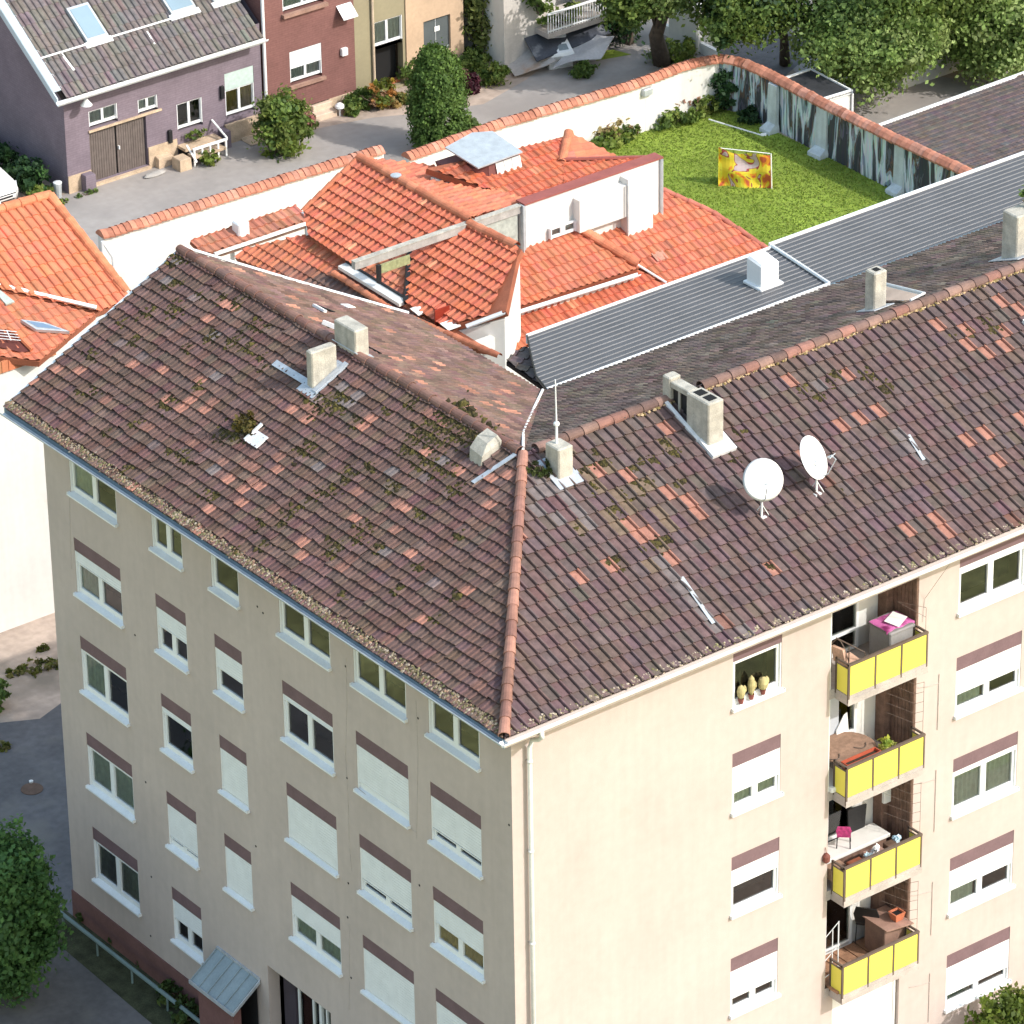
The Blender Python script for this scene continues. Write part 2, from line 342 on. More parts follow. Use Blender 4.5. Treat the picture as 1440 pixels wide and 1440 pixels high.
# shutter state per window: (row, col): (kind, shut, gap, back)
stA = {(1, 0): ('d', 0, 'h'), (1, 1): ('d', 0, 'n'), (1, 2): ('s', 0, 'n'), (1, 3): ('d', 0, 'n'), (1, 4): ('d', 0, 'n'), (1, 5): ('d', 0, 'n'),
       (2, 0): ('d', .27, 'h'), (2, 1): ('d', .42, 'n'), (2, 2): ('s', .45, 'n'), (2, 3): ('d', .10, 'n'), (2, 4): ('d', .84, 'g'), (2, 5): ('d', .74, 'n'),
       (3, 0): ('d', 0, 'h'), (3, 1): ('s', .12, 'n'), (3, 2): ('s', 1, 'n'), (3, 3): ('d', 1, 'n'), (3, 4): ('d', .74, 'n'), (3, 5): ('d', .50, 'y'),
       (4, 0): ('d', 0, 'c'), (4, 1): ('d', .80, 'n'), (4, 2): ('s', 1, 'n'), (4, 3): ('d', .45, 'c'), (4, 4): ('d', 1, 'n'), (4, 5): ('d', 1, 'n'),
       (5, 0): ('d', 0, 'c'), (5, 1): ('d', .45, 'n')}
stB = {(1, 0): ('s', 0, 'n'), (2, 0): ('d', .60, 'c'), (3, 0): ('s', .38, 'n'), (4, 0): ('d', .66, 'n'),
       (1, 1): ('d', .14, 'n'), (2, 1): ('d', .56, 'h'), (3, 1): ('d', .10, 'c'), (4, 1): ('d', .48, 'h'), (5, 1): ('d', .70, 'h')}
XB = [(6.22, 7.64), (12.97, 15.02)]

def wall_grid(mb, F, s0, s1, z0, z1, holes, dep, col=(1, 1, 1)):
    us = sorted({s0, s1, *[h[0] for h in holes], *[h[1] for h in holes]}); vs = sorted({z0, z1, *[h[2] for h in holes], *[h[3] for h in holes]})
    for i in range(len(us)-1):
        for j in range(len(vs)-1):
            cu, cv = (us[i]+us[i+1])/2, (vs[j]+vs[j+1])/2
            if any(h[0] < cu < h[1] and h[2] < cv < h[3] for h in holes): continue
            mb.face([F(us[i], vs[j], 0), F(us[i+1], vs[j], 0), F(us[i+1], vs[j+1], 0), F(us[i], vs[j+1], 0)])
    for h in holes:
        d = h[4] if len(h) > 4 else dep; a, b, c, e = h[:4]
        for (p, q) in (((a, c), (b, c)), ((b, c), (b, e)), ((b, e), (a, e)), ((a, e), (a, c))):
            mb.face([F(p[0], p[1], 0), F(p[0], p[1], -d), F(q[0], q[1], -d), F(q[0], q[1], 0)])

def fbox(mb, F, s0, s1, z0, z1, o0, o1, col=(1, 1, 1)):
    o = F(s0, z0, o0); mb.obox(o, F(s1, z0, o0)-o, F(s0, z0, o1)-o, F(s0, z1, o0)-o, col)

def window(F, s0, s1, zt, h=WH, cap=CAPH, kind='d', shut=0., back='n', parent=None, sillw=True, label=None, capm='cap', recess=.0, fr=.105, mw=.085, shm='shutter'):
    """frame mesh named window; sub-parts pane, roller_shutter, sill, shutter_box, curtain"""
    zb = zt-h; zc = zt-cap; d = -.13-recess; w = s1-s0
    zs = zb+.10
    mb = MB()
    fbox(mb, F, s0, s0+fr, zs, zc, d, d+.07); fbox(mb, F, s1-fr, s1, zs, zc, d, d+.07)
    fbox(mb, F, s0+fr, s1-fr, zc-fr, zc, d, d+.07); fbox(mb, F, s0+fr, s1-fr, zs, zs+fr+.03, d, d+.07)
    mids = {'d': [.5], 's': [], 't': [.33, .66]}[kind]
    cuts = [s0+fr]+[x for q in mids for x in (s0+w*q-mw, s0+w*q+mw)]+[s1-fr]
    for q in mids: fbox(mb, F, s0+w*q-mw, s0+w*q+mw, zs+fr, zc-fr, d, d+.075)
    # shutter guide rails
    fbox(mb, F, s0, s0+.035, zs, zc, d+.071, d+.115); fbox(mb, F, s1-.035, s1, zs, zc, d+.071, d+.115)
    o = mb.build('window', M['upvc'], parent)
    if label: o['label'] = label
    mb = MB()
    for i in range(0, len(cuts), 2):
        s_a, s_b = cuts[i], cuts[i+1]; t = RND.gauss(0, .006)
        mb.face([F(s_a, zs+fr, d+.03), F(s_b, zs+fr, d+.03), F(s_b, zc-fr, d+.03+t), F(s_a, zc-fr, d+.03+t)])
    mb.build('pane', M['glass'], o)
    mb = MB(); fbox(mb, F, s0-.15, s1+.15, zs-.05, zc+.05, -.75, -.70)
    mb.build('dark_room', M['room'], o)
    if back in 'chy':
        mb = MB(); ss = [(s0, s1)] if back != 'h' else [(s0, s0+w*.42)]
        for a, b in ss:
            n = int((b-a)/.03); P = [(a+(b-a)*k/n, -.135-recess-.018*math.sin(k*1.3+RND.uniform(-.4, .4))) for k in range(n+1)]
            for (p, q_) in zip(P, P[1:]): mb.face([F(p[0], zs, p[1]), F(q_[0], zs, q_[1]), F(q_[0], zc, q_[1]), F(p[0], zc, p[1])])
        mb.build('curtain', M['curtainy' if back == 'y' else 'curtain'], o)
    if shut > 0:
        mb = MB(); zz = zc; ze = zc-(zc-zs-.02)*shut
        while zz > ze+.005:
            z2 = max(zz-.075, ze)
            a, b = s0+.036, s1-.036
            mb.face([F(a, z2+.014, d+.108), F(b, z2+.014, d+.108), F(b, zz, d+.098), F(a, zz, d+.098)]); mb.face([F(a, z2, d+.084), F(b, z2, d+.084), F(b, z2+.014, d+.108), F(a, z2+.014, d+.108)]); zz = z2
        fbox(mb, F, s0+.036, s1-.036, ze-.03, ze, d+.08, d+.105)
        mb.build('roller_shutter', M[shm], o)
    if cap > 0:
        mb = MB(); fbox(mb, F, s0+.004, s1-.004, zc, zt-.004, -.3, -.012 if recess < .05 else -.03); mb.build('shutter_box', M[capm], o)
    if sillw:
        mb = MB(); e = .035
        prof = [(-.12-recess, zs+.02), (.085, zs-.06), (.085, zs-.105), (.07, zs-.105), (.07, zs-.08), (-.12-recess, zs-.02)]
        mb.loft([[F(s0-e, z, o_) for o_, z in prof], [F(s1+e, z, o_) for o_, z in prof]])
        fbox(mb, F, s0-e-.012, s0-e, zs-.105, zs-.02, -.005, .09); fbox(mb, F, s1+e, s1+e+.012, zs-.105, zs-.02, -.005, .09)
        mb.build('sill', M['sill'], o)
    return o

# --- walls with real openings
holesA = []
for (r, c), v in stA.items():
    zt = ZL+ST*(2-r); s0 = -YA[c]; s1 = s0+YW[c]; cp = CAPH
    if r == 1: zt = 13.98+.30; 
    holesA.append((s0, s1, zt-WH, zt))
ENT = (-9.78, -7.2, .15, 3.05, 1.1)
holesA.append(ENT)
mb = MB(); wall_grid(mb, fA, -18.45, 0, .0, 14.80, holesA, .30); wA_ = mb.build('wall', M['cream'], bld)
holesB = []
for (r, c), v in stB.items():
    zt = ZR+ST*(1-r); holesB.append((XB[c][0], XB[c][1], zt-WH, zt))
for x0, x1 in ((20, 21.4), (24, 26)):
    for r in range(1, 6): holesB.append((x0, x1, ZR+ST*(1-r)-WH, ZR+ST*(1-r)))
LX0, LX1, BD = 9.08, 11.73, 1.15
TOPS = [12.64, 9.92, 7.20, 4.49]
holesB.append((LX0, LX1, TOPS[3]-.83, 14.45, BD)); holesB.append((9.35, 11.45, .1, TOPS[3]-1.09, .25))
mb = MB(); wall_grid(mb, fB, 0, XE-.5, .0, 14.80, holesB, .30)
mb.build('wall', M['cream'], bld)
mb = MB()   # courtyard and gable walls
mb.face([(0, 18.45, 0), (0, 18.45, 14.8), (WA, 18.45, RZ-.15), (9.2, 17.1, 14.8), (9.2, 17.1, 0)]); mb.face([(9.2, 17.1, 0), (9.2, 17.1, 14.8), (9.2, 10.8, 14.8), (9.2, 10.8, 0)])
mb.face([(9.2, 10.8, 0), (9.2, 10.8, 14.8), (XE-.5, 10.8, 14.8), (XE-.5, 10.8, 0)]); mb.face([(XE-.5, 0, 0), (XE-.5, 10.8, 0), (XE-.5, 10.8, 14.8), (XE-.5, WB, RZ-.15), (XE-.5, 0, 14.8)])
mb.build('wall', M['cream'], bld)
for F_, a, b, h_ in ((fA, -18.49, -12.1, .8), (fA, -7.15, .04, .8), (fB, 11.9, XE-.5, .72), (fB, 0, 9.3, .72)): mb = MB(); fbox(mb, F_, a, b, 0, h_, -.02, .035); mb.build('plinth', M['plinth'], bld)
for (r, c), (k, sh, bk) in stA.items():
    zt = ZL+ST*(2-r) if r > 1 else 14.28; s0 = -YA[c]
    window(fA, s0, s0+YW[c], zt, kind=k, shut=sh, back=bk if bk in 'chy' else 'n', parent=bld)
for (r, c), (k, sh, bk) in stB.items():
    window(fB, XB[c][0], XB[c][1], ZR+ST*(1-r), kind=k, shut=sh, back=bk if bk in 'chy' else 'n', parent=bld)
for x0, x1 in ((20, 21.4), (24, 26)):
    for r in range(1, 6): window(fB, x0, x1, ZR+ST*(1-r), kind='d', shut=.4, parent=bld)
# white ground-floor door under the balconies
mb = MB(); fbox(mb, fB, 9.35, 11.45, .1, TOPS[3]-1.09, -.16, -.12); fbox(mb, fB, 11.36, 11.42, .1, TOPS[3]-1.1, -.12, -.09); mb.build('garage_door', M['white'], bld)

# --- roofs
BRN = (.128, .076, .065); ORG = (.34, .160, .118); GRY = (.165, .135, .13); PNK = (.22, .11, .085)
sA = [(rA(x, y), ORG) for x, y in ((290, 447), (183, 517), (234, 515), (262, 570), (115, 903), (268, 566), (285, 575), (300, 715), (350, 690), (330, 676), (420, 780), (515, 590), (520, 600), (576, 777), (640, 663), (692, 703), (570, 720), (496, 725), (655, 835), (440, 590), (405, 580), (42, 540), (105, 525), (80, 515), (290, 535), (318, 425), (325, 432), (240, 560), (252, 575), (390, 665), (345, 700), (372, 680), (605, 635), (715, 665), (700, 672), (300, 655), (425, 765), (590, 870), (180, 700))]
sA += [(rA(x, y), PNK) for x, y in ((300, 560), (272, 556), (430, 570), (445, 577), (360, 660), (362, 672), (690, 700), (610, 580), (630, 590), (400, 640), (560, 700), (510, 690), (480, 800), (560, 740), (280, 620), (220, 600), (150, 560))]
sA += [(rA(x, y), GRY) for x, y in ((237, 393), (206, 388), (200, 390), (254, 369), (300, 467), (300, 535), (475, 565), (490, 570), (505, 560), (560, 665), (480, 545), (440, 660), (545, 780), (630, 650), (300, 660))]
tile_roof('roof', [C0, EF, RF, AP], (-1, 0, -TA), .30, .285, M['tileA'], pal(BRN, .12, ((.012, (.18, .095, .075)), (.006, (.15, .11, .105)))), bld, PROF_A, .060, .006, sA, skew=.020)
roofA = bpy.data.objects['roof']
sB = [(rB(x, y), ORG) for x, y in ((818, 822), (898, 757), (870, 803), (930, 688), (965, 712), (985, 718), (942, 775), (905, 752), (1077, 797), (846, 687), (875, 672), (1115, 542), (1190, 535), (1235, 573), (1320, 455), (1360, 472), (1361, 488), (1386, 492), (1393, 497), (1403, 463), (1417, 495), (1405, 432), (1425, 436), (1436, 440), (1398, 425), (1353, 612), (1376, 605), (1405, 643), (1325, 738), (1333, 742), (1185, 592), (1220, 593), (880, 730), (738, 760), (1280, 755), (935, 600), (1435, 580), (1000, 610), (830, 660))]
sB += [(rB(x, y), GRY) for x, y in ((755, 680), (768, 700), (775, 690), (760, 705), (815, 732), (825, 738), (820, 725), (765, 725), (785, 742), (1150, 545), (1265, 610), (1270, 615), (1277, 622), (1283, 632), (1290, 640), (940, 795), (950, 810), (957, 822), (965, 832), (975, 848), (985, 860), (995, 875), (790, 690), (800, 700), (1040, 885))]
sB += [(rB(x, y), (.17, .12, .085)) for x, y in ((820, 665), (835, 680), (850, 660), (860, 690), (870, 700), (890, 720), (850, 720), (875, 740), (910, 690), (930, 720), (940, 730), (800, 640), (820, 745), (905, 790), (920, 770), (945, 630), (890, 680))]
def palB(C):
    c = pal((.128, .085, .080), .055, ((.02, (.125, .082, .075)), (.004, (.22, .11, .085))))(C); return c
tile_roof('roof', [C0, AP, BR, BE], (0, -1, -TB), .285, .405, M['tileA'], palB, bld, PROF_B, .052, .003, sB, skew=.012, lip=.02)
roofB = bpy.data.objects['roof.001']
tile_roof('roof', [AP, RF, IF, IC], (1, 0, -TA), .30, .33, M['tileA'], pal((.165, .10, .082), .16, ((.06, (.36, .17, .115)),)), bld, PROF_A, .03, .003, skew=.012)
tile_roof('roof', [AP, IC, IE, BR], (0, 1, -TB), .285, .36, M['tileA'], pal((.195, .135, .108), .2, ((.02, (.30, .23, .17)),)), bld, PROF_A, .03, .004, skew=.012)
roofAi, roofBi = bpy.data.objects['roof.002'], bpy.data.objects['roof.003']
RC = ((.22, .115, .09), (.20, .10, .08), (.24, .13, .10), (.18, .105, .088))
RCB = ((.19, .115, .095), (.21, .13, .105), (.17, .105, .09), (.24, .12, .095))
Ym = rA(508, 500).y; 
ridge_run('ridge_cap', AP+V((0, .1, 0)), AP+V((0, 5.4, 0)), roofA, .12, .42, RC)
rg0 = onp(478, 470, AP, (1, 0, 0)).y
ridge_run('ridge_cap', V((WA, rg0, RZ)), RF, roofA, .12, .42, RC)
ridge_run('ridge_cap', V((WA, AP.y+5.4, RZ)), V((WA, rg0-.7, RZ)), roofA, .12, .42, RC)
ridge_run('ridge_cap', AP+V((.35, 0, 0)), V((onp(942, 550, AP, (0, 1, 0)).x, WB, RZ)), roofB, .135, .42, RCB)
ridge_run('ridge_cap', V((onp(985, 545, AP, (0, 1, 0)).x, WB, RZ)), BR, roofB, .14, .42, RCB)
ridge_run('hip_cap', C0+V((0, 0, .05)), AP, roofB, .115, .46, ((.28, .145, .11), (.25, .125, .10), (.31, .155, .115)))
# valley line, white painted verges
mb = MB(); mb.tube([AP+V((0, .0, .12)), AP.lerp(IC, .3)+V((-.10, .1, .06)), AP.lerp(IC, .65)+V((-.08, .05, .05)), IC+V((0, 0, .08))], .035, 6); mb.build('valley_flashing', M['white'], roofAi)
mb = MB(); mb.tube([RF+V((.05, .05, .06)), RF.lerp(IF, .5)+V((0, .04, .05)), IF+V((0, .04, .06))], .04, 6); mb.build('verge_trim', M['zincw'], roofAi)
mb = MB(); mb.obox(EF+V((0, -.02, -.14)), (RF-EF), (0, .07, 0), (0, 0, .17)); mb.build('verge_trim', M['zincw'], roofA)
# loose painted strips and slipped pieces on the courtyard slope
def strip(px0, py0, px1, py1, wd, F_, n, mt, name='flashing_strip', par=None, th=.02):
    a, b = F_(px0, py0), F_(px1, py1); t = (b-a); s = t.cross(n).normalized()*wd; mb = MB(); mb.obox(a-s*.5+n*.045, t, s, n*th); return mb.build(name, M[mt], par)
strip(452, 458, 512, 482, .10, rAi, nAi, 'zincw', par=roofAi, th=.1); strip(440, 433, 456, 442, .1, rAi, nAi, 'white', par=roofAi, th=.06); strip(483, 433, 494, 433, .22, rAi, nAi, 'white', par=roofAi)
strip(445, 432, 470, 442, .10, rAi, nAi, 'dark', name='slipped_tile_gap', par=roofAi)
strip(505, 484, 535, 500, .05, rAi, nAi, 'dark', name='slipped_tile_gap', par=roofAi)
# eaves: fascia, gutters, downpipe
def gutter(name, p0, p1, out, r, mt, parent, inner=None):
    p0, p1, out = V(p0), V(p1), V(out); prof = [(math.cos(q)*r, math.sin(q)*r) for q in [math.pi+math.pi*k/8 for k in range(9)]]
    prof2 = [(x*.86, y*.86+.004) for x, y in prof][::-1]; P_ = prof+prof2
    mb = MB(); mb.loft([[p+out*x+V((0, 0, y)) for x, y in P_] for p in (p0, p1)]); mb.tube([p0+out*r, p1+out*r], .014, 6); L = (p1-p0).length; t = (p1-p0).normalized()
    return mb.build(name, M[mt], parent, smooth=False)
gutter('gutter', (-OV-.07, -OV-.12, EZ-.05), (-OV-.07, LA+.02, EZ-.09), (-1, 0, 0), .095, 'zinc', roofA)
gutter('gutter', (-OV-.12, -OV-.07, EZ-.05), (XE, -OV-.07, EZ-.09), (0, -1, 0), .095, 'zincw', roofB)
mb = MB(); mb.box(-OV-.015, -OV+.015, -OV-.01, LA, EZ-.24, EZ-.03); mb.box(-OV, .01, -OV, LA, EZ-.26, EZ-.235); mb.build('fascia', M['gutdark'], roofA)
mb = MB(); mb.box(-OV+.02, XE, -OV-.015, -OV+.015, EZ-.24, EZ-.03); mb.box(-OV+.02, XE, -OV, .01, EZ-.26, EZ-.235); mb.build('fascia', M['cream'], roofB)
mb = MB(); X_ = .42
mb.tube([(X_-.2, -OV-.07, EZ-.12), (X_-.2, -OV-.07, EZ-.3), (X_-.1, -.55, EZ-.52), (X_, -.2, EZ-.72), (X_, -.11, EZ-.95), (X_, -.11, 0)], .055, 10)
for z in (13.3, 11, 8.6, 6.2, 3.8): mb.tube([(X_, -.11, z), (X_, -.11, z+.06)], .066, 10); mb.box(X_-.015, X_+.015, -.11, .0, z+.02, z+.04)
mb.build('downpipe', M['zincw'], bld, smooth=True)
# moss and gutter grit
MOSS = [(.055, .046, .015), (.04, .034, .012), (.07, .055, .022), (.032, .025, .012), (.085, .07, .02)]
mA = MB()
for x, y, s, k in ((252, 365, .16, 40), (245, 400, .15, 30), (335, 425, .12, 26), (312, 420, .08, 12), (280, 418, .1, 14), (248, 437, .16, 34), (210, 440, .14, 26), (172, 455, .1, 12), (188, 480, .1, 16), (130, 500, .12, 18), (128, 552, .14, 22), (110, 553, .08, 10), (235, 570, .14, 26), (280, 545, .1, 12), (298, 475, .12, 20), (330, 480, .1, 14), (350, 492, .13, 20), (368, 505, .1, 14), (360, 460, .18, 34), (322, 485, .1, 10), (265, 490, .08, 10), (370, 520, .1, 12), (345, 605, .2, 50), (320, 612, .2, 40), (430, 633, .16, 40), (440, 560, .2, 30), (455, 575, .22, 36), (475, 572, .2, 40), (480, 555, .14, 20), (500, 595, .12, 16), (545, 580, .1, 12), (577, 571, .12, 18), (600, 605, .25, 60), (625, 598, .3, 90), (650, 610, .3, 90), (672, 620, .28, 70), (640, 585, .25, 60), (610, 620, .22, 44), (580, 625, .16, 24), (575, 635, .12, 20), (600, 650, .2, 34), (625, 665, .2, 30), (640, 690, .16, 26), (555, 685, .14, 24), (520, 660, .12, 16), (490, 668, .12, 20), (485, 680, .1, 14), (465, 690, .16, 26), (450, 695, .12, 18), (415, 720, .14, 18), (400, 735, .14, 20), (365, 740, .1, 12), (370, 770, .09, 12), (470, 770, .18, 30), (510, 745, .16, 24), (505, 760, .12, 16), (590, 725, .12, 18), (590, 800, .1, 12), (255, 640, .12, 18), (190, 600, .12, 20), (238, 637, .1, 12), (260, 650, .12, 18), (285, 695, .1, 12), (300, 700, .1, 12), (180, 660, .09, 12), (150, 610, .08, 10), (335, 775, .09, 10), (645, 755, .09, 12), (530, 775, .1, 12), (560, 830, .1, 10), (480, 840, .09, 10), (610, 870, .09, 10), (640, 840, .12, 14)):
    p = rA(x, y); lumps(mA, p, nA, s*.8, int(k*2.6), .10, MOSS, .40)
for _ in range(2600):   # grit strip above the eave gutter
    p = V((-OV+RND.uniform(-.03, .26)*RND.uniform(.3, 1), RND.uniform(-.6, LA), 0)); p.z = EZ+(p.x+OV)*TA+.05
    lumps(mA, p, nA, .02, 1, .042, [(.30, .23, .16), (.26, .20, .13), (.15, .13, .06), (.36, .29, .22), (.20, .18, .09), (.3, .18, .12), (.12, .09, .05)], .3)
o = mA.build('moss', M['moss'], roofA); tag(o, kind='stuff')
mB = MB()
for x, y, s, k in ((812, 745, .1, 20), (820, 658, .12, 20), (848, 652, .12, 22), (900, 650, .1, 12), (918, 648, .12, 20), (943, 632, .14, 36), (938, 625, .1, 20), (950, 640, .1, 16), (860, 715, .14, 30), (868, 722, .12, 18), (900, 690, .12, 16), (925, 765, .14, 30), (935, 760, .1, 20), (912, 680, .1, 12), (955, 680, .1, 16), (905, 775, .08, 10), (860, 790, .1, 16), (870, 798, .1, 12), (1185, 690, .05, 5), (1130, 553, .12, 14), (1150, 560, .12, 14), (1170, 540, .1, 16), (1220, 530, .14, 22), (1240, 540, .14, 24), (1250, 550, .1, 14), (1175, 528, .1, 14), (1365, 468, .1, 14), (1390, 455, .14, 24), (1400, 468, .12, 20), (1340, 475, .08, 10), (1030, 645, .12, 18), (1040, 610, .1, 14), (835, 690, .1, 12), (840, 640, .1, 12), (795, 660, .1, 14), (1085, 800, .06, 8), (890, 660, .1, 14), (880, 700, .12, 18)):
    lumps(mB, rB(x, y), nB, s*.7, int(k*1.6), .09, MOSS, .4)
for _ in range(1700):
    p = V((RND.uniform(-.5, 22), -OV+RND.uniform(-.03, .14)*RND.uniform(.3, 1), 0)); p.z = EZ+(p.y+OV)*TB+.04
    lumps(mB, p, nB, .02, 1, .036, [(.34, .28, .2), (.26, .21, .15), (.18, .16, .08), (.4, .33, .26)], .3)
for _ in range(500):   # mortar grit along the ridge
    x = RND.uniform(7.5, XE-4); lumps(mB, (x, WB-.15, RZ-.15*TB+.05), nB, .015, 1, .05, [(.45, .33, .2), (.35, .25, .14), (.2, .15, .06)], .5)
o = mB.build('moss', M['moss'], roofB); tag(o, kind='stuff')
mb = MB()
for px, py, s in ((1090, 0, 0),): pass

# --- chimneys (parts of the roof they pierce)
def chim(name, F_, px, py, ex, ey, h, parent, n, mt='concrete', plate=.12, below=.6, topcap=.0, b=.03):
    p = F_(px, py); mb = MB(); x0, y0 = p.x, p.y
    zt = p.z+h
    mb.cbox(x0, x0+ex, y0, y0+ey, p.z-below, zt, b)
    o = mb.build(name, M[mt], parent)
    mb = MB(); k = plate
    def pt(x, y): return V((x, y, p.z-(n.x*(x-x0)+n.y*(y-y0))/n.z))+n*.05
    q = [pt(x0-k, y0-k*1.4), pt(x0+ex+k, y0-k*1.4), pt(x0+ex+k, y0+ey+k), pt(x0-k, y0+ey+k)]
    mb.prism(q, n*.02); mb.build('flashing', M['lead'], o); return o
c1 = chim('chimney', rA, 440, 551, .72, .24, 1.0, roofA, nA, plate=.16)
mb = MB(); mb.obox(rA(436, 548)+nA*.06, (.0, 1.5, 0), V((1, 0, TA))*.16, nA*.02); a, b = rA(441, 552), rA(487, 512); mb.obox(a+nA*.07, b-a, (0, -.14, 0), nA*.03); mb.build('flashing', M['lead'], c1)
c2 = chim('chimney', rAi, 500, 500, .40, .85, .62, roofA, nAi, plate=.05)
# hip-top vent: sheared grey box
p = rA(676, 658); mb = MB(); ex, ey = V((.62, 0, .42)), V((0, .50, 0)); 
mb.loft([[p, p+V((.6, 0, .3)), p+V((.6, .42, .3)), p+V((0, .42, 0))], [p+V((.04, .0, .26)), p+V((.6, 0, .50)), p+V((.6, .46, .52)), p+V((.05, .46, .32))], [p+V((.26, .08, .50)), p+V((.55, .08, .62)), p+V((.55, .46, .64)), p+V((.26, .46, .54))]])
c3 = mb.build('roof_vent', M['concrete'], roofA)
mb = MB(); a, b = rA(664, 680), rA(724, 640); mb.obox(a+nA*.06, b-a, (0, -.12, 0), nA*.02); mb.build('flashing', M['lead'], c3)
c4 = chim('chimney', rB, 786, 679, .42, .50, .82, roofB, nB, plate=.15)
# long chimney wall by the ridge: post, dark louvred panel, chimney block
q = rB(997, 636); yb = q.y; xb = q.x
zt = q.z+1.22
mb = MB(); mb.cbox(xb-.02, xb+.44, yb, yb+.8, q.z-.5, zt, .03)
c5 = mb.build('chimney', M['concrete'], roofB)
mb = MB(); mb.cbox(xb+.06, xb+.36, yb+.82, WB-.12, zt-.16, zt-.02, .02); mb.cbox(xb+.04, xb+.38, WB-.12, WB+.16, RZ-.3, zt+.06, .03); mb.box(xb+.10, xb+.14, (yb+WB)/2+.38, (yb+WB)/2+.44, RZ-.6, zt-.16); mb.build('chimney_wall', M['concrete'], c5)
mb = MB(); mb.box(xb+.15, xb+.30, yb+.80, WB-.12, RZ-1.0, zt-.16); mb.build('dark_panel', M['black'], c5)
mb = MB()
for y_ in (yb+.12, yb+.45): mb.box(xb+.1, xb+.34, y_, y_+.24, zt-.01, zt+.012)
mb.build('flue', M['dark'], c5)
def ptB(x, y): return V((x, y, q.z+(y-q.y)*TB))
mb = MB(); mb.prism([ptB(xb-.10, yb-.22)+nB*.05, ptB(xb+.60, yb-.22)+nB*.05, ptB(xb+.60, yb+.3)+nB*.05, ptB(xb-.10, yb+.3)+nB*.05], nB*.10); mb.prism([ptB(xb-.12, yb+.3)+nB*.05, ptB(xb-.02, yb+.3)+nB*.05, ptB(xb-.02, WB)+nB*.05, ptB(xb-.12, WB)+nB*.05], nB*.06); mb.build('flashing', M['zincw'], c5)
c6 = chim('chimney', rBi, 1229, 439, .40, .36, 1.0, roofBi, nBi, plate=.12)
mb = MB(); t = rBi(1229, 439); mb.box(t.x+.12, t.x+.28, t.y+.1, t.y+.26, t.z+.99, t.z+1.012); mb.build('flue', M['dark'], c6)
c7 = chim('chimney', rBi, 1429, 366, 1.3, .55, 1.15, roofBi, nBi, plate=.2)
# dark glass sheet behind the small chimney, roof light at the picture's edge
mb = MB(); mb.prism([rBi(1245, 405)+nBi*.05, rBi(1302, 419)+nBi*.05, rBi(1282, 428)+nBi*.05, rBi(1240, 428)+nBi*.05], nBi*.05); s_ = mb.build('roof_light', M['glassd'], roofBi)
mb = MB(); mb.tube([rBi(1245, 405)+nBi*.12, rBi(1302, 419)+nBi*.12, rBi(1282, 429)+nBi*.12], .03, 6); mb.build('roof_light_frame', M['zincw'], s_)
mb = MB(); a = rB(1436, 455); mb.obox(a+nB*.04, (.95, 0, 0), V((0, -1.25, -1.25*TB)), nB*.10); s_ = mb.build('roof_light', M['zincw'], roofB)
mb = MB(); mb.obox(a+nB*.145+V((.06, -.06, -.06*TB)), (.83, 0, 0), V((0, -1.12, -1.12*TB)), nB*.01); mb.build('pane', M['glassd'], s_)
# flashing tray and lead strips
mb = MB(); a = rA(345, 622); mb.obox(a+nA*.05, V((0, -.5, 0)), V((.34, 0, .34*TA)), nA*.03); mb.obox(a+nA*.05+V((0, 0, .02)), V((0, -.06, 0)), V((.5, 0, .5*TA)), nA*.06); mb.build('flashing_tray', M['zincw'], roofA)
for q0 in (((955, 815), (1000, 880)), ((1274, 615), (1296, 650))):
    a, b = rB(*q0[0]), rB(*q0[1]); mb = MB(); mb.obox(a+nB*.055, b-a, (.10, 0, 0), nB*.012); mb.build('flashing_strip', M['zinc'], roofB)

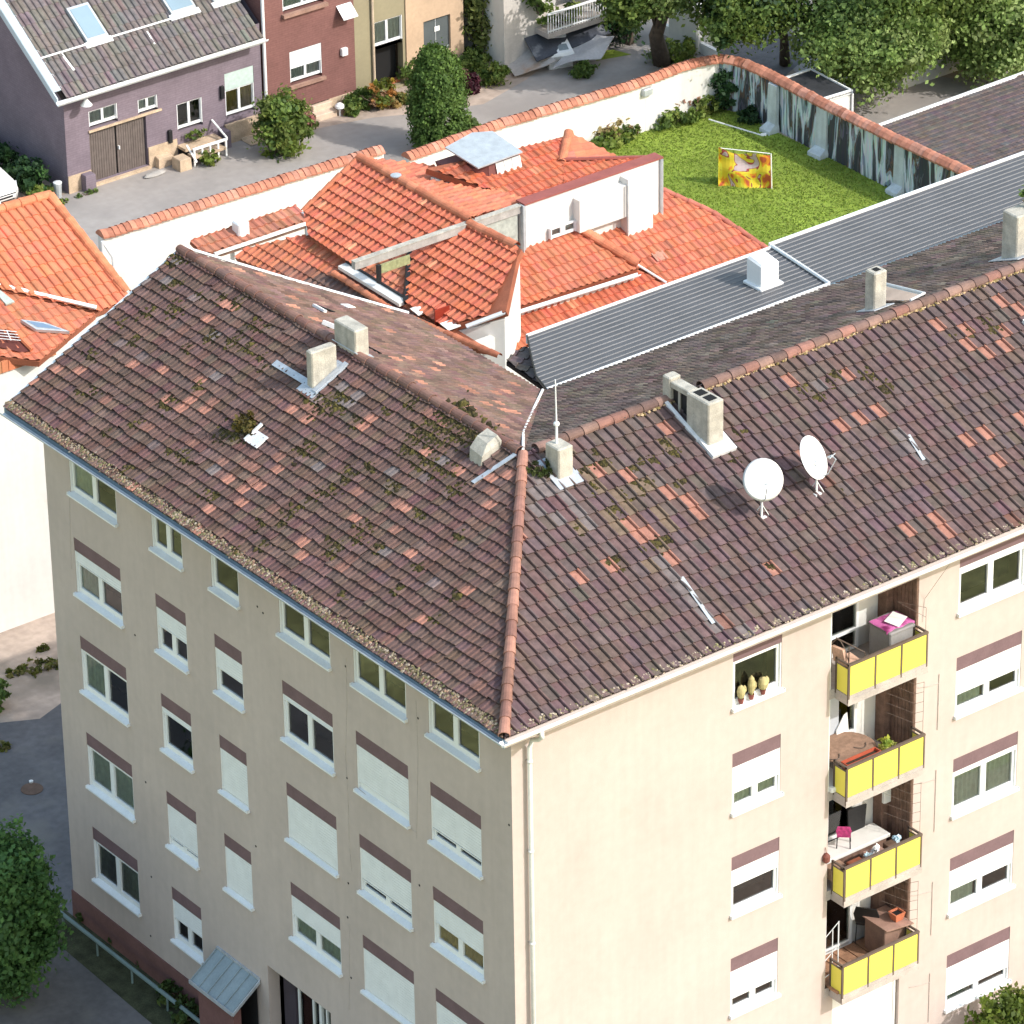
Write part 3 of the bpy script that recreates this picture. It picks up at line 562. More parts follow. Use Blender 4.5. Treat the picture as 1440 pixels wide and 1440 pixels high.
# --- balconies
XL, XR, YO = 9.25, 11.60, -.45
for i, zt in enumerate(TOPS):
    zf = zt-.83; ceil = (TOPS[i-1]-.83-.26) if i else 14.45
    mb = MB(); mb.box(XL-.02, XR+.02, YO-.02, -.004, zf-.25, zf); mb.box(LX0+.003, LX1-.003, -.004, BD-.004, zf-.25, zf); mb.box(XL-.03, XR+.03, YO-.035, YO-.02, zf-.25, zf-.09)
    bal = mb.build('balcony', M['slab'], bld)
    mb = MB(); t = .022
    xs = [XL, XL+(XR-XL)*.335, XL+(XR-XL)*.67, XR]
    for x in xs: mb.box(x-t, x+t, YO-t, YO+t, zf-.2, zt)
    for x in (XL, XR): mb.box(x-t, x+t, -.05, -.005, zf-.1, zt); mb.box(x-t, x+t, YO, -.01, zt-.045, zt); mb.box(x-t*.6, x+t*.6, YO, -.01, zt-.14, zt-.115); mb.box(x-t*.6, x+t*.6, YO, -.01, zf-.03, zf)
    mb.box(XL-t, XR+t, YO-.035, YO+.035, zt-.05, zt+.003); mb.box(XL, XR, YO-t*.6, YO+t*.6, zf-.03, zf+.0)
    mb.build('railing', M['brown'], bal)
    for k in range(3): 
        mb = MB(); mb.box(xs[k]+t+.012, xs[k+1]-t-.012, YO-.018, YO-.004, zf+.01, zt-.075); mb.build('panel', M['yellow'], bal)
    for x in (XL, XR):
        mb = MB(); mb.box(x-.008, x+.006, YO+t+.01, -.06, zf+.01, zt-.15); mb.build('panel', M['yellow'], bal)
    # loggia lining
    mb = MB(); mb.box(LX1-.06, LX1-.004, .003, BD-.01, zf, ceil)
    for k in range(9): mb.box(LX1-.075, LX1-.06, .02+k*.125, .02+k*.125+.11, zf+.01, ceil-.01)
    mb.box(LX1-.26, LX1-.06, BD-.36, BD-.01, zf, ceil)
    mb.build('cladding', M['wood'], bal)
    mb = MB(); mb.box(LX0+.004, LX0+.03, .003, BD-.01, zf, ceil); mb.build('side_lining', M['whiteplaster' if i < 2 else 'cream'], bal)
    mb = MB(); mb.box(LX0+.03, LX1-.26, BD-.05, BD-.01, zf, ceil); mb.build('back_lining', M['whiteplaster'], bal)
    mb = MB(); x0, x1 = LX0+.25, LX0+1.75
    for x in (x0, x0+.62, x1-.07): mb.box(x, x+.075, BD-.12, BD-.05, zf+.03, ceil-.2)
    for z in (zf+.03, zf+(.5 if i != 3 else .08), ceil-.27): mb.box(x0+.075, x1-.07, BD-.115, BD-.052, z, z+.075)
    dr = mb.build('balcony_door', M['upvc'], bal)
    mb = MB(); mb.box(x0+.05, x1-.04, BD-.075, BD-.06, zf+.1, ceil-.24); mb.build('pane', M['glass'], dr)
    mb = MB(); mb.box(x0+.05, x1-.04, BD-.058, BD-.051, zf+.08, ceil-.22); mb.build('curtain', M['curtain' if i in (0, 3) else 'room'], dr)  # middle balconies: no cloth, a dark-coloured sheet stands for the unlit room
    # climbing wires at the right end
    mb = MB(); zt2 = zt+1.35 if i else zt+.8
    if i:
        for y in (-.08, -.38): mb.tube([(XR+.02, y, zt), (XR+.02, y, zt2)], .006, 4)
        for k in range(5):
            z = zt+.1+k*.26; mb.tube([(XR+.02, -.08, z), (XR+.02, -.38, z+.2)], .004, 4); mb.tube([(XR+.02, -.08, z), (XR-.55, .25, z+.35)], .003, 4)
    else:
        mb.tube([(XR, -.4, zt), (XR, -.4, zt+.6)], .006, 4); mb.tube([(XR, -.4, zt+.35), (XR-.35, .2, zt+.62)], .005, 4); mb.tube([(XR, -.4, zt+.6), (XR-.35, .2, zt+.62)], .005, 4)
    mb.build('climbing_wires', M['brown'], bal)
# thin cables clipped to the lit facade
for x, z0, z1 in ((12.42, 11.0, 9.5), (12.42, 8.4, 6.7), (12.42, 5.3, 3.8), (12.42, 2.7, 1.3)):
    mb = MB(); mb.tube([(x-.65, -.014, z0-.12), (x-.35, -.014, z0-.2), (x, -.015, z0-.25), (x, -.015, z0), (x, -.015, z1)], .008, 5); mb.build('facade_cable', M['slab'], bld)
mb = MB(); mb.tube([(11.95, -OV-.1, EZ-.1), (11.9, -.02, 13.2), (11.85, -.02, 12.6)], .006, 4); mb.build('facade_cable', M['slab'], bld)
# small anchor holes and hairline cracks in the shaded facade
for px, py in ((362, 853), (370, 862), (190, 893), (205, 1100), (213, 1233), (212, 1316), (486, 937), (488, 1094), (490, 1242), (489, 1290), (494, 1375), (588, 1010), (590, 1245), (716, 1160), (360, 1190)):
    p = onX(px, py); mb = MB(); mb.lathe((0, 0, 0), [(.03, -.004), (.03, .004)], 8); mb.v = [(p.x-.004+z_*.5, p.y+x_, p.z+y_) for x_, y_, z_ in mb.v]; mb.build('anchor_hole', M['black'], bld)
for pts_ in (((487, 925), (488, 990), (486, 1060), (490, 1130), (491, 1185), (495, 1225)), ((585, 985), (588, 1060), (586, 1180)), ((503, 1108), (540, 1138), (585, 1170)), ((98, 700), (99, 760), (101, 800)), ((492, 1300), (491, 1420))):
    mb = MB(); q_ = [onX(*p_) for p_ in pts_]; mb.tube([p_+V((-.001, 0, 0)) for p_ in q_], .008, 4); mb.build('wall_crack', M['slab'], bld)
# entrance
mb = MB(); fbox(mb, fA, -9.76, -9.6, .15, 3.0, -1.05, -.32); fbox(mb, fA, ENT[0]+.01, ENT[1]-.01, 2.9, 3.0, -1.05, -.32); fbox(mb, fA, -9.76, -9.12, .15, 2.9, -.42, -.32); mb.build('entrance_lining', mat('dark_violet', (.055, .042, .055), .8, .1), bld)
mb = MB(); ss = [-9.1, -8.5, -7.95, -7.22]
for a, b in zip(ss, ss[1:]): fbox(mb, fA, a, a+.06, .15, 2.9, -.45, -.38)
fbox(mb, fA, -8.2, -8.1, .15, 2.9, -.46, -.36)
dr = mb.build('entrance_door', M['upvc'], bld)
mb = MB(); fbox(mb, fA, -9.04, -7.2, .15, 2.9, -.43, -.42); mb.build('pane', M['glass'], dr)
mb = MB(); n = 50
for k in range(n):
    a = -9.04+1.84*k/n; b = a+1.84/n; mb.face([fA(a, .2, -.55-.03*math.sin(k*1.2)), fA(b, .2, -.55-.03*math.sin(k*1.2+1.2)), fA(b, 2.85, -.55-.03*math.sin(k*1.2+1.2)), fA(a, 2.85, -.55-.03*math.sin(k*1.2))])
mb.build('curtain', M['curtain'], dr)
mb = MB(); fbox(mb, fA, -9.8, -7.2, .1, 2.95, -1.2, -1.1); mb.build('dark_room', M['room'], bld)
# porch with a sloping metal roof
mb = MB(); a, b, c, d = onX(307, 1334, -.02), onX(372, 1384, -.02), None, None
zo = a.z-.62; c = onp(320, 1420, (0, 0, zo), (0, 0, 1)); d = onp(266, 1378, (0, 0, zo), (0, 0, 1))
xo = (c.x+d.x)/2; y0, y1 = (b.y+c.y)/2, (a.y+d.y)/2; za = (a.z+b.z)/2
PO = [V((-.02, y1, za)), V((-.02, y0, za)), V((xo, y0, zo)), V((xo, y1, zo))]
mb.prism(PO, (0, 0, -.05))
nP = (PO[1]-PO[0]).cross(PO[3]-PO[0]).normalized(); nP = nP if nP.z > 0 else -nP
for k in range(6):
    p = PO[0].lerp(PO[1], (k+.0)/5*.98); mb.obox(p, PO[3]-PO[0], (0, -.025, 0), nP*.03)
por = mb.build('porch_roof', mat('porch_metal', (.26, .31, .34), .5, .1, 2, metal=.2), bld)
mb = MB(); mb.obox(PO[0]+V((-.03, 0, 0)), PO[1]-PO[0], (.06, 0, 0), (0, 0, .06)); mb.obox(PO[3]+V((-.03, .03, -.07)), (PO[2]-PO[3])*1.02, (.03, 0, 0), (0, 0, .10)); mb.obox(PO[1]+V((0, -.03, -.08)), PO[2]-PO[1], (0, .03, 0), (0, 0, .1)); mb.build('roof_edge', M['lead'], por)
mb = MB(); mb.box(xo+.12, -.04, y1-.32, y1-.14, 0, zo-.1); mb.box(xo+.12, xo+.34, y0+.15, y1-.32, 0, zo-.1); mb.build('porch_wall', M['plinth'], bld)
mb = MB(); mb.box(-.05, -.045, y0+.1, y1-.3, 0, 2.3); mb.build('porch_door', M['black'], bld)

# ================================================================== THINGS ON THE BUILDING
def dish(base, face, R_, lift, name, label, fo=.14):
    base = V(base); f = V(face).normalized(); a = f.cross(V((0, 0, 1))).normalized(); b = a.cross(f)
    t = thing(name, label, 'satellite dish', base, 'satellite dishes on the roof')
    c = base+V((0, 0, lift))+f*fo
    def pt(r, q, dz=0): return c+(a*math.cos(q)*r+b*math.sin(q)*r*1.06)+f*(r*r*.30-.02+dz)
    mb = MB(); N = 36; rs = [0.001, .12, .25, .37, .46, R_]
    front = [[pt(r*R_/rs[-1], 2*math.pi*k/N) for k in range(N)] for r in rs]; back = [[pt(r*R_/rs[-1], 2*math.pi*k/N, -.015) for k in range(N)] for r in rs[::-1]]
    mb.loft(front+back, caps=False); mb.build('reflector', M['white'], t, smooth=True)
    mb = MB(); mb.tube([base-V((0, 0, .1)), base+V((0, 0, lift*.95)), ], .028, 8); mb.tube([base+V((0, 0, lift*.8)), c-f*.03], .035, 8); mb.tube([base+V((0, 0, lift*.35)), base+V((-.02, .18, .05))], .012, 5); mb.tube([base+V((0, 0, lift*.35)), base+V((.2, -.05, -.04))], .012, 5)
    mb.box(base.x-.09, base.x+.09, base.y-.09, base.y+.09, base.z-.08, base.z+.02); mb.build('mast', M['zincw'], t)
    mb = MB(); tip = c+f*.52-b*.10; mb.tube([c-b*R_*.95+f*.2, tip-b*.10+f*.05, tip], .013, 6); mb.tube([c-b*R_*.95+f*.2, base+V((0, 0, lift*.4))], .016, 6); mb.build('feed_arm', M['zinc'], t)
    mb = MB(); mb.tube([tip, tip-f*.12], [.035, .028], 8); mb.tube([tip-a*.15, tip+a*.15], .012, 6); mb.build('receiver', M['zinc'], t); return t
view = -ray(1060, 675).normalized()
dish(rB(1071, 727), V((view.x*.9+.10, view.y, .42)), .455, .95, 'satellite_dish', 'round white satellite dish facing the camera, nearer the long chimney wall')
dish(rB(1148, 694), V((.36, -.80, .50)), .49, .95, 'satellite_dish', 'white satellite dish turned away to the right, seen half edge-on', -.14)
p = c4.data.vertices[0].co; tp = rB(786, 679)+V((.18, .3, .80)); t = thing('antenna_mast', 'thin white antenna mast standing on the small chimney at the roof corner', 'antenna', tp)
mb = MB(); mb.tube([tp, tp+V((0, 0, .5))], .032, 8); mb.tube([tp+V((0, 0, .5)), tp+V((-.02, .0, 1.62))], [.022, .014], 8); mb.build('pole', M['zincw'], t)
mb = MB(); mb.lathe(tp+V((0, 0, .46)), [(.04, 0), (.07, .02), (.07, .07), (.04, .10)], 10); mb.build('clamp', M['zincw'], t)
def plant(name, label, cat, c, r, clumps, per, leaf, cols, group=None, zfix=True, stems=5, **k):
    mb = MB(); foliage(mb, c, r, clumps, per, leaf, cols, **k); c = V(c); base = V((c.x, c.y, c.z-r[2]))
    t = thing(name, label, cat, base, group); mb.build('foliage', M['leaf'], t)
    ms = MB()
    for _ in range(stems): ms.tube([base+V((RND.gauss(0, r[0]*.15), RND.gauss(0, r[1]*.15), -.02)), c+V((RND.gauss(0, r[0]*.4), RND.gauss(0, r[1]*.4), RND.uniform(-.2, .5)*r[2]))], [.02+r[2]*.02, .008], 5)
    ms.build('stems', M['bark'], t); return t
plant('weed', 'bushy olive weed growing above the metal tray on the left roof slope', 'weed', rA(352, 604)+nA*.2, (.30, .28, .24), 16, 24, .10, [(.10, .085, .02), (.07, .065, .018), (.13, .10, .03), (.06, .05, .015)])
plant('weed', 'round green weed beside the antenna chimney at the roof corner', 'weed', rB(757, 664)+nB*.12, (.24, .24, .17), 14, 20, .09, [(.06, .085, .02), (.09, .11, .03), (.04, .05, .015)])
cp = rBi(1429, 366); plant('chimney_plant', 'small green bush growing out of the chimney top at the right', 'plant', (cp.x+.75, cp.y+.3, cp.z+1.38), (.38, .25, .30), 18, 22, .10, GREEN)

# --- things on the balconies (top one first)
def yB(zf, x, y): return V((x, y, zf))
Z = [t-.83 for t in TOPS]
p = V((9.62, .25, Z[0])); t = thing('bamboo_screen', 'arched bamboo chair frame at the left of the top balcony', 'garden chair', p)
mb = MB(); arc = [p+V((.02+.0*k, -.25+.09*k, .55+.42*math.sin(k/7*math.pi*.9))) for k in range(8)]
mb.tube(arc, .014, 5); mb.tube([p+V((.55, -.3, .0)), p+V((.5, -.25, .62)), p+V((.02, .2, .97))], .016, 5); mb.tube([p+V((.02, -.25, 0)), p+V((.02, -.25, .95))], .014, 5); mb.tube([p+V((.02, .35, 0)), p+V((.02, .35, .8))], .014, 5); mb.tube([p+V((0, -.25, .45)), p+V((.55, -.25, .45))], .012, 5); mb.build('frame', M['brown'], t)
mb = MB(); mb.loft([[p+V((.04, -.22, .3)), p+V((.5, -.22, .3)), p+V((.5, -.2, .36)), p+V((.04, -.2, .36))], [p+V((.04, .25, .34)), p+V((.5, .25, .34)), p+V((.5, .25, .4)), p+V((.04, .25, .4))]]); mb.loft([[p+V((.0, -.2, .36)), p+V((.08, -.2, .36)), p+V((.08, .25, .36)), p+V((.0, .25, .36))], [p+V((-.1, -.16, .85)), p+V((-.02, -.16, .85)), p+V((-.02, .22, .8)), p+V((-.1, .22, .8))]]); mb.build('cushion', mat('salmon_cushion', (.62, .40, .30), .9), t)
p = V((11.0, .22, Z[0])); t = thing('storage_box', 'grey balcony chest under the pink cloth', 'storage box', p)
mb = MB(); mb.cbox(10.78, 11.5, -.12, .62, Z[0]+.01, Z[0]+.86, .03); mb.build('body', mat('grey_chest', (.26, .25, .25), .7, .1), t); mb = MB(); mb.cbox(10.75, 11.53, -.15, .65, Z[0]+.86, Z[0]+.93, .03); mb.build('lid', mat('grey_lid', (.22, .21, .21), .6, .1), t)
def cloth(name, label, x0, x1, y0, y1, z, drop, mt, cat='cloth', side='y', tip=True):
    n = 14; mb = MB(); pts = {}
    for i in range(n+1):
        for j in range(n+1):
            u, v = i/n, j/n; x = x0+(x1-x0)*u; y = y0+(y1-y0)*v; zz = z+.008*math.sin(u*17)+.008*math.sin(v*13+u*4)
            if v < .45:  # hangs down over the front edge, longest in the middle
                k = (.45-v)/.45; y = y0+(y1-y0)*.45-.02-.02*math.sin(u*14); zz = z-drop*k*(1-abs(u-.5)*1.7 if tip else 1)
            pts[i, j] = V((x, y, zz))
    for i in range(n):
        for j in range(n): mb.face([pts[i, j], pts[i+1, j], pts[i+1, j+1], pts[i, j+1]])
    o = mb.build(name, mt, smooth=True); tag(o, label, cat); return o
cloth('cloth', 'pink and plum cloth draped over the chest on the top balcony', 10.72, 11.56, -.5, .55, Z[0]+.955, .42, mat('pink_cloth', (.56, .14, .38), .9, .2, 3, dirt=((.17, .015, .09), 2.2, .50)))
mb = MB(); mb.loft([[V((11.05, -.1, Z[0]+.985)), V((11.5, .12, Z[0]+.99)), V((11.4, .5, Z[0]+1.0)), V((10.95, .3, Z[0]+.995))], [V((11.05, -.1, Z[0]+.99)), V((11.5, .12, Z[0]+1.0)), V((11.4, .5, Z[0]+1.01)), V((10.95, .3, Z[0]+1.0))]]); o = mb.build('paper', M['white']); tag(o, 'white paper lying on the pink cloth', 'paper')
# second balcony
p = V((9.95, .35, Z[1])); t = thing('garden_table', 'round brown garden table on the second balcony', 'table', p)
mb = MB(); mb.lathe(p+V((0, 0, .66)), [(.66, 0), (.70, .02), (.70, .05), (.67, .065)], 28); mb.build('tabletop', mat('rattan_top', (.27, .17, .12), .8, .2, 8), t)
for k in range(4):
    q = k*1.57+.6; mb = MB(); mb.tube([p+V((math.cos(q)*.5, math.sin(q)*.42, 0)), p+V((math.cos(q)*.45, math.sin(q)*.38, .67))], .022, 6); mb.build('leg', M['brown'], t)
for px, lab in ((-.55, 'left'), (.25, 'right')):
    q = p+V((px, -.25, .74)); mb = MB(); mb.tube([q+V((-.16+.06*k, .12-.16*math.sin(k/6*3.1), .0)) for k in range(7)], .012, 5); o = mb.build('table_clip', M['brown']); tag(o, 'curved dark chair arm over the round table, on its %s side' % ('window' if px < 0 else 'railing'), 'chair arm')
p = V((10.28, .78, Z[1])); t = thing('white_chair', 'small white moulded chair behind the round table', 'chair', p)
mb = MB(); mb.lathe(p+V((0, 0, .42)), [(.16, 0), (.21, .03), (.21, .06), (.12, .05)], 14); mb.build('seat', M['white'], t)
mb = MB(); mb.loft([[p+V((-.18, .06, .46)), p+V((.18, .06, .46)), p+V((.18, .1, .46)), p+V((-.18, .1, .46))], [p+V((-.15, .14, .8)), p+V((.2, .14, .84)), p+V((.2, .18, .84)), p+V((-.15, .18, .8))], [p+V((.1, .18, 1.12)), p+V((.2, .18, 1.16)), p+V((.2, .2, 1.16)), p+V((.1, .2, 1.12))]]); mb.build('backrest', M['white'], t)
for sx in (-1, 1):
    for sy in (-1, 1): mb = MB(); mb.tube([p+V((sx*.16, sy*.14, 0)), p+V((sx*.13, sy*.11, .44))], .018, 6); mb.build('leg', M['white'], t)
t = thing('planter_box', 'long rust red planter behind the second balcony railing', 'planter', (9.8, -.28, Z[1]+.55))
mb = MB(); q = V((9.32, -.40, Z[1]+.50)); ring = lambda i, z: [(9.32+i, -.40+i, z), (10.35-i, -.40+i, z), (10.35-i, -.16-i, z), (9.32+i, -.16-i, z)]
mb.loft([ring(.03, Z[1]+.58), ring(0, Z[1]+.82), ring(.025, Z[1]+.82), ring(.03, Z[1]+.74)]); mb.build('trough', mat('red_planter', (.40, .085, .045), .6, .1), t)
mb = MB(); mb.box(9.36, 10.31, -.36, -.20, Z[1]+.70, Z[1]+.75); mb.build('soil', mat('soil', (.045, .03, .02), 1, .3, 20), t)
plant('balcony_plant', 'yellow green leafy plant beside the red planter on the second balcony', 'plant', (10.72, -.22, Z[1]+.78), (.26, .15, .18), 16, 18, .10, [(.38, .40, .05), (.24, .32, .05), (.45, .46, .12)])
mb = MB(); mb.cbox(9.12, 9.75, -.1, .95, Z[1]+.005, Z[1]+.12, .03); o = mb.build('white_mat', M['white']); tag(o, 'white folded mat on the floor at the left of the second balcony', 'mat')
mb = MB(); mb.loft([[V((9.30, .93, Z[1]+.62)), V((10.25, .99, Z[1]+.62)), V((10.25, 1.02, Z[1]+.62)), V((9.30, .96, Z[1]+.62))], [V((9.30, .95, Z[1]+1.75)), V((10.25, 1.0, Z[1]+1.75)), V((10.25, 1.03, Z[1]+1.75)), V((9.30, .98, Z[1]+1.75))]]); o = mb.build('sun_blind', mat('grey_blind', (.42, .45, .50), .8, .05)); tag(o, 'grey blue blind hanging behind the round table', 'blind')
# third balcony
p = V((10.0, .55, Z[2])); t = thing('bench', 'long white bench table on the third balcony', 'bench', p)
mb = MB(); mb.cbox(9.15, 11.35, .32, .95, Z[2]+.48, Z[2]+.56, .02); mb.build('seat', M['whiteplaster'], t); mb = MB(); mb.box(9.2, 11.3, .42, .9, Z[2]+.0, Z[2]+.475); mb.build('base', M['wood'], t)
def bchair(p, ang, seatc, label, name='chair', sc=1.):
    t = thing(name, label, 'chair', p); ca, sa = math.cos(ang), math.sin(ang)
    T = lambda x, y, z: p+V((x*ca-y*sa, x*sa+y*ca, z))*sc
    for x in (-.2, .2):
        for y in (-.2, .2): mb = MB(); mb.tube([T(x*1.1, y*1.1, 0), T(x, y, .44)], .014, 6); mb.build('leg', M['black'], t)
    mb = MB(); mb.loft([[T(-.22, -.22, .43), T(.22, -.22, .43), T(.22, .22, .43), T(-.22, .22, .43)], [T(-.22, -.22, .47), T(.22, -.22, .47), T(.22, .22, .47), T(-.22, .22, .47)]]); mb.build('seat', seatc, t)
    mb = MB(); mb.loft([[T(-.22, .20, .5), T(.22, .20, .5), T(.22, .24, .5), T(-.22, .24, .5)], [T(-.25, .26, .72), T(.25, .26, .72), T(.25, .30, .72), T(-.25, .30, .72)], [T(-.20, .31, .9), T(.20, .31, .9), T(.20, .34, .9), T(-.20, .34, .9)]]); mb.build('backrest', seatc, t)
    return t
PKC = mat('magenta_cloth', (.60, .07, .25), .9, .3, 14)
bchair(V((10.15, .62, Z[2]+.56)), 2.4, PKC, 'small pink chair standing on the white bench', sc=.72)
for x0, x1, y, h, lab in ((9.2, 9.95, .97, .95, 'black screen leaning on the back wall of the third balcony'), (10.55, 11.05, .90, .62, 'tilted black cushion leaning at the right end of the white bench')):
    mb = MB(); mb.loft([[V((x0, y, Z[2]+.57)), V((x1, y, Z[2]+.57)), V((x1, y+.05, Z[2]+.57)), V((x0, y+.05, Z[2]+.57))], [V((x0+.02, y+.06, Z[2]+.57+h)), V((x1+.1*(x0 > 10), y+.06, Z[2]+.57+h*.9)), V((x1+.1*(x0 > 10), y+.1, Z[2]+.57+h*.9)), V((x0+.02, y+.1, Z[2]+.57+h))]]); o = mb.build('cushion' if x0 > 10 else 'black_screen', M['black']); tag(o, lab, 'cushion' if x0 > 10 else 'screen')
for i, (x, y, z, sx, sy, sz, c, lab) in enumerate(((10.45, -.12, .62, .5, .3, .03, (.36, .22, .17), 'salmon brown tray lying behind the third balcony railing'), (10.9, -.15, .55, .28, .2, .16, (.10, .06, .04), 'dark brown basket behind the third balcony railing'), (9.75, -.25, .6, .4, .2, .12, (.22, .07, .035), 'reddish wooden crate at the left of the third balcony'), (9.45, .1, .5, .45, .3, .05, (.30, .19, .13), 'pale wooden board propped at the left of the third balcony'))):
    mb = MB(); mb.cbox(x-sx/2, x+sx/2, y-sy/2, y+sy/2, Z[2]+.0+z-.25, Z[2]+z+sz, .015); o = mb.build(('tray', 'basket', 'crate', 'board')[i], mat('item_colour', c, .8, .2, 8)); tag(o, lab, ('tray', 'basket', 'crate', 'board')[i])
for x, y, c, lab in ((10.15, -.27, (.62, .74, .78), 'pale blue cloth bundle nearest the left end of the third balcony'), (10.42, -.15, (.8, .8, .8), 'white cloth bundle in the middle of the third balcony'), (11.15, -.1, (.55, .70, .78), 'light blue cloth bundle at the right of the third balcony')):
    mb = MB(); foliage(mb, (x, y, Z[2]+.72), (.10, .07, .08), 8, 10, .11, [c]); mb.box(x-.06, x+.06, y-.05, y+.05, Z[2]+.02, Z[2]+.70, c); o = mb.build('cloth_bundle', M['moss']); tag(o, lab, 'cloth')
mb = MB(); mb.lathe((9.03, -.05, Z[2]+.85), [(.03, 0), (.09, .06), (.09, .2), (.04, .26)], 10); mb.tube([(9.03, -.05, Z[2]+1.1), (9.03, -.02, Z[2]+1.25), (9.03, .01, Z[2]+1.25)], .008, 5); o = mb.build('lantern', mat('rust', (.18, .06, .045), .7)); tag(o, 'small rust coloured lantern on the wall left of the third balcony', 'lantern')
mb = MB(); mb.cbox(11.44, 11.66, BD-.48, BD-.37, Z[2]+1.15, Z[2]+1.6, .02); o = mb.build('meter_box', M['white']); tag(o, 'small white meter box on the wood lining of the third balcony', 'box')
# fourth balcony
mb = MB()
for k in range(6): mb.box(9.18+k*.34, 9.18+k*.34+.31, -.36, 1.0, Z[3]+.005, Z[3]+.06)
o = mb.build('deck_boards', M['woodl']); tag(o, 'warm brown deck boards laid on the lowest balcony', 'decking')
p = V((11.2, .2, Z[3])); t = thing('cupboard', 'brown balcony cupboard at the right of the lowest balcony', 'cupboard', p)
mb = MB(); mb.cbox(10.95, 11.62, .0, .72, Z[3]+.06, Z[3]+.90, .02); mb.build('body', mat('cupboard_brown', (.25, .155, .12), .75, .15, 4), t); mb = MB(); mb.prism([V((10.9, -.12, Z[3]+.90)), V((11.64, -.25, Z[3]+.90)), V((11.64, .75, Z[3]+.90)), V((10.9, .75, Z[3]+.90))], (0, 0, .03)); mb.build('lid', mat('cupboard_top', (.33, .20, .155), .75, .15, 4), t)
t = thing('flower_pot', 'square terracotta pot on the brown cupboard', 'flower pot', (11.4, .1, Z[3]+.935))
mb = MB(); ring = lambda i, z: [(11.27+i, -.03+i, z), (11.58-i, -.03+i, z), (11.58-i, .26-i, z), (11.27+i, .26-i, z)]; mb.loft([ring(.05, Z[3]+.935), ring(0, Z[3]+1.15), ring(.03, Z[3]+1.15), ring(.04, Z[3]+1.1)]); mb.build('pot', mat('terracotta', (.50, .16, .085), .7, .1), t)
mb = MB(); mb.box(11.30, 11.55, .0, .23, Z[3]+1.08, Z[3]+1.105); mb.build('soil', M['dark'], t)
bchair(V((11.25, .88, Z[3]+.06)), 2.2, M['black'], 'dark wicker chair behind the cupboard on the lowest balcony', sc=1.25)
mb = MB()
for z in (1.1, 1.75): mb.tube([(9.1, .03, Z[3]+z-.35), (9.5, -.02, Z[3]+z)], .011, 5)
mb.tube([(9.48, -.02, Z[3]), (9.48, -.02, Z[3]+1.75)], .016, 5); mb.tube([(9.3, -.02, Z[3]), (9.3, -.02, Z[3]+1.6)], .012, 5); mb.tube([(9.1, .02, Z[3]+.3), (9.6, -.03, Z[3]+.5)], .01, 5); o = mb.build('drying_rack', M['zincw']); tag(o, 'white metal drying rack at the left of the lowest balcony', 'drying rack')
# cactus pots behind the open upper window of the lit facade
x0 = XB[0][0]; zs = ZR-WH+.16
for dx, h, r, lab in ((.22, .36, .10, 'tall pale cactus at the left of the upper facade window'), (.52, .50, .09, 'pale cactus in the middle of the upper facade window'), (.86, .34, .13, 'broad pale cactus at the right of the upper facade window')):
    t = thing('potted_cactus', lab, 'cactus', (x0+dx, -.0, zs-.03)); mb = MB(); mb.lathe((x0+dx, -.02, zs-.03), [(.05, 0), (.075, .13), (.065, .13), (.06, .10)], 10); mb.build('pot', mat('brown_pot', (.22, .07, .06), .7), t)
    mb = MB(); mb.lathe((x0+dx, -.02, zs+.08), [(.03, 0), (r*.8, h*.2), (r, h*.55), (r*.7, h*.85), (.01, h)], 12); mb.lathe((x0+dx+.10, -.02, zs+.2), [(.02, 0), (r*.5, .06), (r*.4, .15), (.01, .2)], 10); mb.build('stem', mat('cactus', (.42, .36, .18), .8, .2, 12), t)

# ================================================================== METAL-ROOFED ANNEX
zA = 14.16; nX = V((0, .045, 1)).normalized(); pX = V((20, 14.6, zA))
def rX(px, py): return onp(px, py, pX, nX)
ann = thing('annex', 'long low annex with ribbed grey metal roof beside the brown roofs', 'building', (20, 13, 0))
def ribbed(name, poly, parent, n, axis, pitch, mt, rh=.018, rw=.016):
    poly = [V(p) for p in poly]; mb = MB(); mb.prism(poly, n*-.06); o = mb.build(name, M[mt], parent)
    ax = V(axis); ax = (ax-n*ax.dot(n)).normalized(); cr = n.cross(ax).normalized(); o0 = poly[0]
    vs = [(p-o0).dot(cr) for p in poly]; v = min(vs)+pitch*.5; mb = MB()
    while v < max(vs):
        xs = []
        for i in range(len(poly)):
            a, b = vs[i], vs[(i+1) % len(poly)]
            if (a-v)*(b-v) < 0: k = (v-a)/(b-a); p = poly[i].lerp(poly[(i+1) % len(poly)], k); xs.append((p-o0).dot(ax))
        if len(xs) >= 2:
            q = o0+ax*min(xs)+cr*v; L = (max(xs)-min(xs)); mb.loft([[q+ax*s_-cr*rw, q+ax*s_-cr*rw*.4+n*rh, q+ax*s_+cr*rw*.4+n*rh, q+ax*s_+cr*rw] for s_ in (.01, L-.01)])
        v += pitch
    mb.build('standing_seam', M['rib'], o); return o
M['seam'] = mat('seam_metal', (.115, .113, .118), .55, .10, 1.2, metal=.2); M['rib'] = mat('seam_rib', (.185, .185, .19), .5, .1, 2)
yN, yF = 11.98, 14.70
def ax_(x, y): return V((x, y, zA-(y-14.6)*.045))
xs0 = rX(758, 482).x; xb1 = rX(1098, 354).x
LP = [ax_(xs0, yF), rX(748, 506), rX(754, 530), rX(769, 549), ax_(19.35, yN), ax_(xb1, yF)]
ribbed('roof', LP, ann, nX, (1, 0, 0), .21, 'seam')
RP = [p+V((0, 0, .03)) for p in (ax_(xb1+.02, yF+.1), ax_(19.37, yN), ax_(33, yN), ax_(33, yF+.1))]
ribbed('roof', RP, ann, nX, (1, 0, 0), .21, 'seam')
